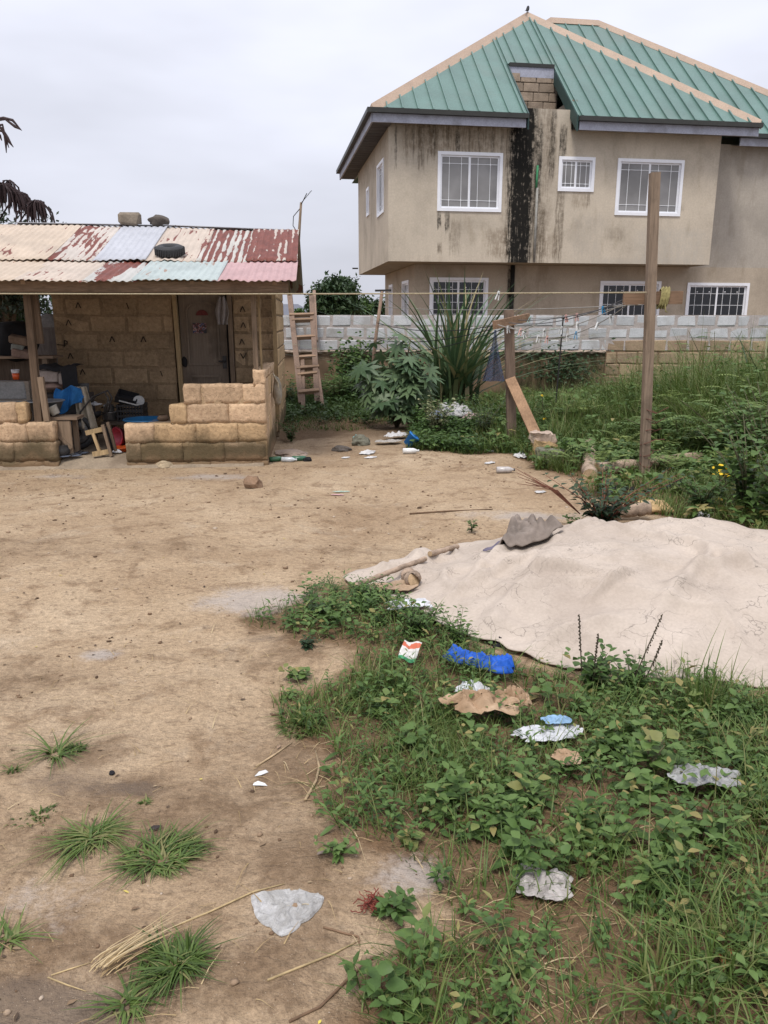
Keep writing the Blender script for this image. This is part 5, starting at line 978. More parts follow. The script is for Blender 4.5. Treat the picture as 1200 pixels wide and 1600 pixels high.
def canvas_z(X, Y):
    dx, dy = X-TC[0], Y-TC[1]; a = np.arctan2(dy, dx); r = np.hypot(dx, dy)/np.interp(a, ang, rad, period=2*math.pi)
    r = np.clip(r, 0, 1.02); left = sstep(.95, .15, X)
    base = .305*np.clip(1-r**1.8, 0, 1)**1.05*(1-left*.62)
    base += .06*np.exp(-(((X-2.15)/.7)**2+((Y-5.15)/.33)**2))+.03*np.exp(-(((X-1.25)/.35)**2+((Y-5.0)/.3)**2))
    e = sstep(1.02, .75, r)
    z = base+(fbm(X*1.7, Y*1.7, 41, 4)-.5)*.12*e+(.5-np.abs(fbm(X*2.3+Y*.8, Y*2.4, 47, 3)-.5)*3.4)*.026*e+(fbm(X*9, Y*9, 51, 3)-.5)*.016
    k_ = sstep(1.0, .9, r)*(1+.8*left)
    z = z+k_*.032*(np.clip(1-np.abs(fbm(X*1.5-Y*.9, Y*1.6, 57, 2)-.5)*11, 0, 1)+.7*np.clip(1-np.abs(fbm(X*3.1+4, Y*2.7+X, 58, 2)-.5)*10, 0, 1))
    for (x0, y0, x1, y1, wd, h) in ((1.05, 3.75, 1.35, 3.95, .03, .05), (.35, 4.0, .9, 4.35, .035, .05), (2.0, 3.3, 2.3, 4.2, .05, .035), (.45, 4.15, .95, 4.9, .05, .045), (.75, 4.05, 1.15, 4.0, .035, .06), (1.25, 3.45, 1.9, 4.2, .06, .03), (2.2, 3.6, 1.6, 4.6, .07, .035), (.05, 4.55, .5, 4.95, .04, .02), (1.0, 4.5, 1.6, 5.2, .05, .03), (1.5, 3.9, 2.4, 4.1, .05, .03)):
        tx, ty = x1-x0, y1-y0; q = tx*tx+ty*ty; t = np.clip(((X-x0)*tx+(Y-y0)*ty)/q, 0, 1); d = np.hypot(X-x0-t*tx, Y-y0-t*ty); z += 1.5*h*np.exp(-(d/(wd*.75))**2)*np.sin(np.pi*np.clip(t*.8+.1, 0, 1))
    return z+.012+.03*sstep(.93, 1.0, r)*(fbm(a*6, r*0, 61, 3))
def build_canvas():
    nr, na = 90, 420; a = np.linspace(-math.pi, math.pi, na, endpoint=False); R = np.interp(a, ang, rad, period=2*math.pi)*(1+.05*(fbm(a*5, a*0, 71, 3)-.5)+.03*(fbm(a*19, a*0, 72, 2)-.5))
    r = np.linspace(0.001, 1, nr); X = TC[0]+r[:, None]*R[None]*np.cos(a)[None]; Y = TC[1]+r[:, None]*R[None]*np.sin(a)[None]; Z = np.maximum(canvas_z(X, Y), 0)+gz(X, Y); V = np.stack([X, Y, Z], -1).reshape(-1, 3)
    i = np.arange(nr*na).reshape(nr, na); j = np.roll(i, -1, 1); F = np.stack([i[:-1], i[1:], j[1:], j[:-1]], -1).reshape(-1, 4)
    me = bpy.data.meshes.new('canvas'); me.from_pydata(V.tolist(), [], F.tolist()); me.materials.append(canvas_mat()); me.shade_smooth()
    o = link('canvas_sheet', me); solid(o, .006); return tag(o, 'big dirty beige canvas sheet spread over a low heap', 'canvas sheet')
build_canvas()
def CZ(x, y): return float(canvas_z(np.array([x]), np.array([y]))[0])+gz1(x, y)
def on_canvas(px_, py_):
    z = .1
    for _ in range(12): X, Y = G(px_, py_, z); z = .5*z+.5*CZ(X, Y)
    return X, Y, z
def crumple(name, label, cat, mat, px_, py_, rx, ry, h, seed, rot=0, n=30, th=.004, lift=.0, canv=False, smooth=False, soft=False):
    X, Y, z = on_canvas(px_, py_) if canv else GG(px_, py_)
    m = cloth(seed, rx, ry, h, n, 0, soft)
    c_, s_ = math.cos(rot), math.sin(rot)
    if not canv: m.v = [(a, b, c+gz1(X+a*c_-b*s_, Y+a*s_+b*c_)-z) for a, b, c in m.v]
    else: m.v = [(a, b, c+CZ(X+a*c_-b*s_, Y+a*s_+b*c_)-z+.012) for a, b, c in m.v]
    return solid(solo(name, label, cat, m, mat, (X, Y, z+lift+.004), (0, 0, rot), smooth=smooth), th)
M_FILM = plain('white_plastic_film', (.52, .53, .55), .12, 9, .4, .1)
crumple('old_blanket', 'crumpled grey brown cloth on the back of the canvas', 'cloth', plain('grey_brown_cloth', (.20, .165, .14), .3, 6, .9, .3, 20), 824, 850, .20, .12, .13, 8, .15, 40, canv=True, smooth=True, soft=True)
crumple('purple_rag', 'small purplish rag beside the grey brown cloth', 'rag', plain('purple_rag', (.13, .115, .16), .25, 8, .9), 780, 856, .10, .05, .03, 9, .2, 18, canv=True, smooth=True)
crumple('brown_sack', 'small brown sack end behind the grey brown cloth', 'sack', plain('brown_sack', (.22, .16, .105), .25, 8, .9), 872, 833, .09, .08, .06, 12, .2, 18, canv=True, smooth=True)
a = on_canvas(556, 922); b_ = on_canvas(665, 884); log('long weathered stick lying across the left end of the canvas', [(a[0], a[1], a[2]+.03), ((a[0]+b_[0])/2+.02, (a[1]+b_[1])/2, (a[2]+b_[2])/2+.05), (b_[0], b_[1]+.05, b_[2]+.03)], .016, 'stick', 'weathered_stick')
a = on_canvas(672, 872); b_ = on_canvas(692, 864); log('short dark stick end poking from a canvas fold', [(a[0], a[1], a[2]+.03), (b_[0]+.1, b_[1]+.05, b_[2]+.03)], .018, 'stick', 'stick_end')
a = on_canvas(646, 916); log('thick log end poking from under the left of the canvas', [(a[0], a[1]-.03, a[2]+.05), (a[0]-.03, a[1]+.11, a[2]+.03)], .045)
crumple('tan_bag', 'tan crumpled bag under the log end', 'bag', plain('tan_bag', (.33, .235, .155), .3, 8, .9, .2), 612, 925, .16, .10, .05, 17, .3, 20, canv=True)
crumple('film_scrap', 'whitish torn plastic on the near left edge of the canvas', 'plastic scrap', M_FILM, 640, 948, .13, .09, .025, 19, .2, 18, canv=True)
crumple('black_rag', 'black rag showing under the near edge of the canvas', 'rag', M_BLKC, 785, 1008, .07, .05, .05, 23, .3, 14)

# ================================================================== litter on the ground
def sachet_print():
    b = NB('sachet_print'); v = b.obj(); x, y, z = b.sepx(v); n = b.noise(v, 30, 2, .5); k = b.math('MULTIPLY_ADD', n, .03, y); c = b.ramp(b.math('MULTIPLY_ADD', k, 7.0, .4), [(.0, (.04, .25, .10)), (.25, (.55, .53, .5)), (.62, (.50, .12, .06)), (.8, (.55, .53, .5))], 'CONSTANT'); return b.done(c, .4, .4)
def kraft():
    b = NB('brown_kraft_paper'); n = b.noise(b.obj(), 7, 5, .6); f = b.noise(b.obj(), 40, 4, .6); c = b.ramp(n, [(.3, (.235, .15, .085)), (.55, (.38, .26, .165)), (.7, (.46, .34, .23))]); b.bump(f, .3, .01); return b.done(c, .8, .2)
M_BLUE = plain('blue_cloth_vivid', (.012, .085, .42), .25, 9, .6, .3, 40)
solid(solo('sachet', 'small white green and red printed sachet on the earth bank', 'sachet', MB().grid(lambda u, v: ((u-.5)*.085, (v-.5)*.11, .05+.035*v+.008*math.sin(u*6+v*3)+.006*mnoise.noise(Vector((u*4, v*4, 2)))), 12, 12), sachet_print(), GG(640, 1036), (.15, .05, -.35)), .002)
X, Y, z = GG(748, 1050)
def blue_f(u, v):
    v = (v-.5)*2; a = (u-.5)*.33; tw = .5+.5*math.sin(u*8.5+.6); n_ = mnoise.noise(Vector((u*4, v*1.2, 3))); w_ = (.040+.015*tw+.022*mnoise.noise(Vector((u*5, 7 if v > 0 else 2, 1))))*min(1, (min(u, 1-u)*5+.3)); r_ = abs(mnoise.noise(Vector((u*9+v*2, v*2.2-u*3, 5))))+.5*abs(mnoise.noise(Vector((u*19, v*5, 8))))
    return (a+.03*n_*(abs(u-.5)*2), w_*v+.018*math.sin(u*5)+.012*n_, .004+(.030+.016*tw)*max(0, 1-abs(v)**2.2)*min(1, min(u, 1-u)*8+.3)*(.75+.16*math.sin(9*v+14*u)+.3*n_+.9*r_)+.012*(1-abs(v)))
solid(solo('blue_garment', 'twisted bright blue cloth lying at the canvas edge', 'cloth', MB().grid(blue_f, 60, 24), M_BLUE, (X, Y, z+.035), (0, 0, -.36), smooth=True), .004)
crumple('plastic_bag', 'clear crumpled plastic bag behind the brown paper', 'bag', M_FILM, 740, 1090, .07, .05, .06, 37, .3, 24, .003, .02)
crumple('kraft_paper', 'large torn brown kraft paper lying on the grass', 'paper', kraft(), 752, 1124, .15, .085, .085, 43, .1, 30, .003, .06)
crumple('kraft_paper', 'smaller folded piece of brown kraft paper at the right', 'paper', kraft(), 806, 1116, .05, .06, .09, 44, .9, 22, .003, .05)
crumple('plastic_bag', 'white and bluish torn plastic bag below the brown paper', 'bag', M_FILM, 855, 1160, .12, .06, .04, 47, .2, 26, .003, .03); crumple('plastic_scrap', 'pale blue plastic scrap on the torn white bag', 'plastic scrap', plain('pale_blue_film', (.22, .36, .52), .2, 9, .4), 868, 1150, .05, .03, .03, 48, .2, 16, .003, .06)
crumple('card_scrap', 'tan card scrap in the leaves under the torn white bag', 'card', kraft(), 885, 1205, .05, .05, .02, 49, .5, 14, .003, .05)
crumple('plastic_bag', 'grey white plastic bag half under the leafy weeds', 'bag', plain('dirty_film', (.42, .385, .36), .2, 9, .45), 848, 1392, .085, .055, .05, 53, -.3, 30, .003, .01); crumple('plastic_bag', 'dull grey plastic among the leaves at the far right', 'bag', plain('grey_film', (.26, .26, .255), .2, 9, .45), 1100, 1240, .10, .08, .05, 59, -.4, 26, .003, .05)
def sheet_film():
    b = NB('thin_white_film'); n = b.noise(b.obj(), 13, 5, .7, 1); f = b.noise(b.obj(), 45, 4, .6); m = b.done(b.ramp(n, [(.3, (.30, .285, .265)), (.5, (.44, .43, .41)), (.66, (.62, .61, .60))]), .4, .4); b.bump(b.math('ADD', n, f), .8, .012); t = b.n('ShaderNodeBsdfTransparent'); x = b.n('ShaderNodeMixShader'); x.inputs[0].default_value = .32; b.l(b.b.outputs[0], x.inputs[1]); b.l(t.outputs[0], x.inputs[2]); b.l(x.outputs[0], b.out.inputs[0]); return m
def film_sheet():
    X, Y, z = GG(448, 1428); out = [GG(*q) for q in ((393, 1400), (420, 1394), (455, 1393), (485, 1396), (506, 1402), (492, 1428), (470, 1444), (440, 1464), (424, 1450), (404, 1438), (397, 1420))]; A = [math.atan2(p[1]-Y, p[0]-X) for p in out]; R = [math.hypot(p[0]-X, p[1]-Y) for p in out]; o = np.argsort(A); A, R = np.array(A)[o], np.array(R)[o]
    vs = []; nr, na = 26, 90
    for i in range(nr+1):
        for k in range(na):
            a = -math.pi+2*math.pi*k/na; r = i/nr*np.interp(a, A, R, period=2*math.pi); x, y = r*math.cos(a), r*math.sin(a); q = Vector((x*22, y*22, 3)); zz = .003+.0045*max(0, 1-abs(mnoise.noise(q*.9))*5)**1.5+.0035*max(0, 1-abs(mnoise.noise(q*1.9+Vector((5, 0, 0))))*5)+.004*max(0, mnoise.noise(q*.5)); vs.append((x, y, zz*(1.0 if i < nr else .3)+gz1(X+x, Y+y)-z))
    fs = [(i*na+k, i*na+(k+1) % na, (i+1)*na+(k+1) % na, (i+1)*na+k) for i in range(nr) for k in range(na)]
    solid(solo('plastic_sheet', 'thin whitish plastic bag flattened on the bare earth in front', 'plastic bag', MB().add(vs, fs), sheet_film(), (X, Y, z)), .0015)
film_sheet()
def scrap(name, label, cat, mat, px_, py_, sx_, sy_, h, rot, seed, n=12): return crumple(name, label, cat, mat, px_, py_, sx_, sy_, h*.7, seed, rot, n, .001)
M_PAPER = plain('white_paper', (.62, .62, .61), .06, 9, .8)
for lab, px_, py_, pts in (('upper of two white paper scraps on the bare earth', 409, 1211, ((-.024, -.014, .004), (.0, -.010, .007), (.022, .016, .002), (.012, .020, .009), (-.010, .004, .012))), ('lower of two white paper scraps on the bare earth', 405, 1227, ((-.022, -.004, .003), (.004, -.012, .008), (.030, -.006, .002), (.020, .004, .006), (-.006, .012, .010), (-.020, .008, .004)))):
    X, Y, z = GG(px_, py_); cx_ = (0, 0, .007); n_ = len(pts); solid(solo('paper_scrap', lab, 'paper', MB().add(list(pts)+[cx_], [(k, (k+1) % n_, n_) for k in range(n_)]), M_PAPER, (X, Y, z)), .0008)
def rock(label, px_, py_, r, mat, seed, cat='stone', name='stone', sq=.7): X, Y, z = GG(px_, py_); return solo(name, label, cat, MB().lump(r, r*.85, r*sq, seed, .35, 3, flat=-.5), mat, (X, Y+r*.5, z+r*sq*.42), (0, 0, seed), smooth=False)
M_STN = plain('brown_field_stone', (.21, .135, .085), .35, 9, .95, .6, 30)
X, Y, z = GG(395, 763); solo('stone', 'brown angular stone alone on the bare yard', 'stone', MB().lump(.095, .08, .075, 14, .5, 2, fr=1.1, flat=-.6), M_STN, (X, Y+.05, z+.045), (0, 0, .4))
rock('black seed pod like lump on the bare earth', 174, 1211, .012, M_BLKC, 21, 'clod', 'black_clod')
rock('dark rubble lump left of the path to the wall', 533, 705, .12, plain('dark_stone', (.10, .085, .072), .35, 9, .95, .6, 40), 22, sq=.35)
rock('mossy dark stump like stone behind the litter', 563, 696, .13, plain('mossy_block', (.17, .165, .125), .3, 8, .95, .6, 40), 23, sq=.7)
rock('flat pale slab stone beside the porch corner', 455, 712, .22, plain('pinkish_stone', (.40, .31, .245), .3, 8, .95, .6, 40), 24, sq=.14)
rock('black lump on the yard right of the bottles', 480, 721, .05, M_BLKC, 25, 'clod', 'black_clod')
for (px_, py_, r, s_, lab) in ((255, 729, .16, 31, 'largest pale rubble lump before the stepped porch wall'), (290, 725, .12, 32, 'mossy rubble lump before the stepped porch wall'), (325, 722, .14, 33, 'reddish rubble lump before the stepped porch wall'), (205, 720, .10, 34, 'small rubble lump at the left end of the stepped porch wall'), (22, 722, .12, 35, 'dark rubble lump before the left porch wall')):
    rock(lab, px_, py_, r, plain('rubble'+str(s_), [(.34, .27, .18), (.17, .15, .09), (.33, .2, .125), (.27, .2, .13), (.16, .125, .085)][s_-31], .35, 9, .95, .6, 30), s_, 'rubble', 'rubble_lump', .4)
def bottle(label, px_, py_, rot, col, L=.2, r=.032, capc=(.5, .5, .5)):
    X, Y, z = GG(px_, py_); o = thing('bottle', label, 'bottle', (X, Y, z+r), rot); k = L/.2
    part('body', MB().tube([(-.10*k, 0, 0), (-.095*k, 0, 0), (.03*k, 0, 0), (.06*k, 0, 0), (.075*k, 0, 0), (.085*k, 0, 0)], [r*.8, r, r, r*.7, r*.38, r*.38], 14), plain('bottle'+label[:9].replace(' ', '_'), col, .15, 12, .25, .03, 60, .5), o, True); part('cap', MB().tube([(.085*k, 0, 0), (.10*k, 0, 0)], r*.45, 12), plain('cap'+str(capc[0]), capc, .1, 9, .4), o, True)
bottle('clear plastic bottle lying on the bare yard by the brace stones', 790, 739, .05, (.48, .45, .43), .2, .035, (.1, .08, .07)); bottle('white bottle lying in front of the blue bucket', 642, 709, .1, (.60, .60, .58), .2, .035); bottle('green bottle lying by the porch corner', 470, 720, .2, (.03, .11, .06), .2, .03, (.03, .1, .05)); bottle('clear bottle between green bottles by the porch corner', 452, 722, -.1, (.45, .48, .50), .18, .03); bottle('yellow capped green bottle hard against the porch corner', 433, 721, .4, (.04, .12, .06), .18, .03, (.5, .42, .04))
X, Y, z = GG(642, 704); bb = thing('blue_bucket', 'small blue plastic bucket lying tilted by the weeds', 'bucket', (X, Y+.15, z+.10)); bb.rotation_euler = (.35, math.radians(38), .5)
part('pail', MB().lathe([(.001, -.068), (.056, -.068), (.079, .075), (.085, .075), (.085, .086), (.074, .086), (.053, -.062), (.001, -.062)], 30), plain('vivid_blue_plastic', (.02, .17, .50), .1, 6, .4, .03), bb, True); part('rim', MB().lathe([(.083, .068), (.089, .068), (.089, .089), (.083, .089)], 30), plain('vivid_blue_plastic', (.02, .17, .50)), bb, True)
for (px_, py_, rx, ry, h, s_, lab) in ((712, 672, .32, .18, .22, 71, 'big heap of white plastic sheeting at the weeds edge'), (735, 676, .16, .1, .08, 72, 'white bag with red print at the right of the plastic heap'), (680, 676, .12, .09, .10, 73, 'white bag with blue print at the left of the plastic heap'), (575, 708, .13, .08, .03, 74, 'torn white plastic beside the dark stone'), (605, 694, .18, .1, .03, 75, 'flat greyish plastic litter left of the blue bucket'), (560, 688, .08, .06, .05, 76, 'teal and white wrapper leaning on the mossy stone'), (620, 686, .16, .1, .09, 77, 'greyish white bundle under the pale leaf bush'), (578, 716, .07, .05, .02, 78, 'small white scrap in front of the dark stone'), (540, 716, .05, .04, .01, 79, 'small pale scrap near the rubble lump'), (763, 706, .06, .05, .04, 80, 'small white scrap in the low weeds by the short post'), (812, 715, .06, .06, .07, 81, 'little white bag beside the concrete footing'), (827, 711, .11, .09, .08, 82, 'bluish clear bag between footing and stones'), (765, 724, .10, .03, .02, 83, 'thin white strip on the yard near the short post'), (1096, 808, .07, .06, .05, 84, 'white bag in the weeds behind the canvas'), (1090, 746, .10, .08, .06, 85, 'tan paper bag in the weeds beyond the canvas'), (845, 770, .05, .03, .02, 86, 'small white scrap on the yard by the red twigged bush')):
    colr = {76: (.18, .42, .42), 72: (.50, .36, .34), 73: (.36, .42, .58), 75: (.40, .37, .33), 85: (.42, .33, .22), 82: (.36, .42, .46)}.get(s_, (.54, .53, .52)); crumple('plastic_litter', lab, 'litter', plain('film_%d' % s_, colr, .2, 10, .45, grime=mul(colr, .5)), px_, py_, rx, ry, h, s_, .3*(s_ % 5), 26, .003, .2 if py_ < 680 else (.03 if py_ < 700 else 0), soft=py_ < 680, smooth=py_ < 680)
crumple('black_bag', 'black plastic bag in the grass right of the tall pole', 'bag', M_BLKC, 1062, 782-12, .14, .1, .13, 91, .2, 22, .003, .03); crumple('black_bag', 'small black plastic in the weeds left of the tall pole', 'bag', M_BLKC, 970, 772, .12, .08, .06, 92, .2, 16, .003, .03); crumple('black_bag', 'black plastic half hidden behind the yellow flowers', 'bag', M_BLKC, 1110, 738, .14, .1, .15, 93, .2, 16, .003, .05)
scrap('wrapper', 'upper white and green sweet wrapper on the yard', 'wrapper', plain('wrapper_green', (.40, .52, .42), .3, 40, .4), 533, 769, .07, .02, .015, .1, 94); scrap('wrapper', 'lower white and red sweet wrapper on the yard', 'wrapper', plain('wrapper_red', (.58, .34, .34), .3, 40, .4), 528, 774, .06, .025, .012, -.1, 95)
mb = MB(); r_ = random.Random(5)
for k in range(46):
    a = r_.uniform(0, 6.28); q = Vector((r_.gauss(0, .012), r_.gauss(0, .010), .006+abs(r_.gauss(0, .010)))); pts = [q]
    for i in range(5): a += r_.uniform(-1.2, 1.2); pts.append(pts[-1]+Vector((math.cos(a)*.008, math.sin(a)*.008, r_.uniform(-.004, .005))))
    mb.tube(pts, .0014, 4)
X, Y, z = GG(581, 1417); solo('red_wool', 'tangled dull red wool beside the small weed', 'wool', mb, plain('red_wool', (.17, .04, .028), .3, 60, .95, .3, 200), (X, Y, z))
def deadleaf(label, px_, py_, L, col, rot): X, Y, z = GG(px_, py_); s = Soup(); s.leaves(np.array([[0, 0, 0.0]]), np.array([[math.cos(rot), math.sin(rot), .12]]), np.array([[0, -.1, 1.]]), [L], [L*.45], [.5], .1, .25); o = link('dead_leaf', s.mesh('dead_leaf', plain('dead_leaf'+str(col[0]), col, .25, 40, .8)), None, (X, Y, z+.006)); tag(o, label, 'leaf'); solid(o, .001)
deadleaf('dark dead leaf between the two middle grass tufts', 232, 1300, .045, (.04, .03, .028), .5); deadleaf('grey brown dead leaf left of the small weed', 495, 1338, .045, (.24, .19, .16), .6); deadleaf('dry brown leaf near the two white scraps', 433, 1172, .03, (.22, .15, .10), 1.2); deadleaf('brown dead leaf on the left grass tuft', 95, 1335, .05, (.20, .14, .10), .6)
deadleaf('pale dead leaf standing in the leafy weeds', 939, 1165, .06, (.40, .33, .24), 1.4); deadleaf('dry orange blade in the long grass at the bottom right', 1130, 1520, .10, (.34, .15, .06), 1.0)
def twig(label, pts, r, col, cat='twig'): q = [GG(*p) for p in pts]; m = MB().tube([(a-q[0][0], b-q[0][1], c-q[0][2]+r) for a, b, c in q], [r]*(len(q)-1)+[r*.5], 6); solo('twig', label, cat, m, plain('twig%.2f' % col[0], col, .3, 30, .9), q[0], smooth=True)
DT, PT, ST_ = (.16, .10, .06), (.34, .25, .15), (.40, .30, .16)
twig('straight thin stick at the edge of the grass', [(424, 1119), (480, 1110), (540, 1101)], .005, DT); twig('short pale stick pointing at the white scraps', [(400, 1199), (430, 1180), (457, 1161)], .004, PT); twig('curved pale stick near the grass edge', [(477, 1252), (494, 1222), (499, 1200), (493, 1175)], .005, PT); twig('long dark root snaking across the bottom of the yard', [(452, 1598), (500, 1575), (545, 1530), (580, 1500), (600, 1490)], .0035, DT); twig('long pale stalk below the flattened plastic', [(418, 1533), (470, 1512), (520, 1492), (563, 1470)], .003, ST_); twig('long pale stalk left of the flattened plastic', [(270, 1450), (330, 1425), (395, 1395), (445, 1382)], .0028, ST_); twig('bent dark twig right of the flattened plastic', [(505, 1450), (540, 1460), (560, 1465), (562, 1480)], .003, DT)
twig('pale straw stalk at the lower left corner', [(75, 1528), (105, 1540), (135, 1550)], .002, ST_); twig('pale straw stalk lying left of the straw bundle', [(80, 1525), (110, 1515), (142, 1505)], .002, ST_); twig('long thin dark stick far back on the yard', [(640, 804), (700, 800), (770, 797)], .008, DT); twig('dark twig lying across the flattened plastic', [(466, 1395), (469, 1410), (466, 1425)], .002, DT)
# dry straw bundle by the front tuft
s = Soup(); X, Y, z = GG(165, 1520); n = 55; t = RNG.random(n); bs_ = np.stack([X+RNG.normal(0, .02, n), Y+RNG.normal(0, .015, n), np.full(n, z+.008)+RNG.random(n)*.03], 1); s.blades(bs_, RNG.normal(.66, .10, n), np.full(n, .04)*(.4+RNG.random(n)), np.full(n, 4.4)+RNG.normal(0, .8, n), np.full(n, .0035), RNG.random(n), 4, .65)
M_STRAW = leafmat('dry_straw', [(0, (.26, .18, .085)), (.5, (.40, .29, .15)), (1, (.50, .40, .24))], .7, .1); o = link('straw_bundle', s.mesh('straw', M_STRAW)); tag(o, 'bundle of dry golden straw behind the front grass tuft', 'straw')
# ================================================================== vegetation
M_GRASS = leafmat('grass_blade', [(0, (.045, .072, .020)), (.45, (.080, .132, .028)), (.8, (.13, .185, .045)), (1, (.21, .20, .08))], .5, .28)
M_LEAF = leafmat('broad_leaf', [(0, (.038, .072, .023)), (.5, (.072, .132, .031)), (.85, (.12, .190, .052)), (1, (.26, .22, .08))], .5, .24)
M_FERN = leafmat('feathery_leaf', [(0, (.075, .125, .042)), (.5, (.13, .205, .06)), (1, (.23, .29, .08))], .55, .32)
M_DARKLEAF = leafmat('dark_leaf', [(0, (.020, .040, .017)), (.5, (.040, .072, .028)), (1, (.075, .12, .044))], .5, .15)
M_STEM = plain('green_brown_stem', (.09, .085, .045), .3, 20, .85, .1)
M_STEMR = plain('red_brown_stem', (.16, .065, .04), .3, 20, .85, .1)
def blob(px, py, L):
    v = np.zeros(np.shape(px))
    for (x, y, rx, ry, w_) in L: v = np.maximum(v, w_*np.exp(-(((px-x)/rx)**2+((py-y)/ry)**2)))
    return v
def scatter(n, x0, x1, y0, y1): return RNG.uniform(x0, x1, n), RNG.uniform(y0, y1, n)
def pick(n, x0, x1, y0, y1, dens, veg=True):
    X, Y = scatter(n, x0, x1, y0, y1); px, py, dep = pix(X, Y, gz(X, Y)); d = dens(px, py, X, Y)
    if veg: d = d*vegmask(X, Y)
    k = RNG.random(n) < d; return X[k], Y[k], px[k], py[k]
CAN_POLY = [(x, y) for x, y in zip(TC[0]+rad*.97*np.cos(ang), TC[1]+rad*.97*np.sin(ang))]
def off_canvas(X, Y): return ~inpoly(X, Y, CAN_POLY)
Z_LONG = [(1130, 1480, 150, 170, 1), (1190, 1300, 70, 160, .9), (1090, 1110, 150, 45, 1), (1010, 1430, 110, 100, .8), (1180, 1180, 60, 100, .8), (1500, 1500, 400, 600, 1)]
Z_SHORT = [(640, 1120, 130, 90, 1), (590, 1210, 90, 60, .9), (760, 1190, 110, 60, .95), (560, 1262, 55, 35, .8), (480, 1130, 60, 25, .7), (860, 1060, 60, 30, .7), (560, 1080, 60, 30, .9), (700, 1050, 60, 30, .9), (650, 1560, 120, 90, .6), (1010, 1130, 120, 60, .5), (820, 1440, 200, 150, .22)]
Z_BROAD = [(780, 1260, 140, 70, 1), (960, 1210, 150, 75, 1), (900, 1310, 150, 75, 1), (720, 1275, 80, 45, .8), (690, 1450, 80, 60, .75), (640, 1530, 90, 80, .9), (950, 1065, 70, 35, .8), (560, 945, 80, 22, 1), (645, 975, 70, 35, 1), (705, 1000, 70, 25, .9), (495, 970, 70, 22, .8), (1110, 1180, 100, 70, .8), (590, 1090, 55, 22, .6), (860, 1370, 60, 40, .8), (760, 1140, 100, 70, .35), (900, 1130, 80, 40, .6), (1050, 1330, 120, 60, .6), (760, 1510, 100, 60, .25), (560, 1010, 60, 25, .4), (820, 1580, 60, 40, .5)]
Z_STRAW = [(800, 1510, 120, 90, 1), (720, 1400, 60, 40, .5), (900, 1440, 100, 60, .6), (1060, 1290, 80, 40, .6), (970, 1130, 90, 30, .5), (480, 1190, 60, 50, .25), (520, 1480, 120, 100, .12), (1080, 1090, 90, 30, .5)]
Z_BARE = [(590, 1360, 60, 35, .9), (1040, 1290, 80, 35, .75), (870, 1100, 80, 22, .6), (560, 1020, 70, 20, .85), (800, 1450, 110, 60, .6), (700, 1020, 40, 12, .5), (470, 1030, 80, 30, .9)]
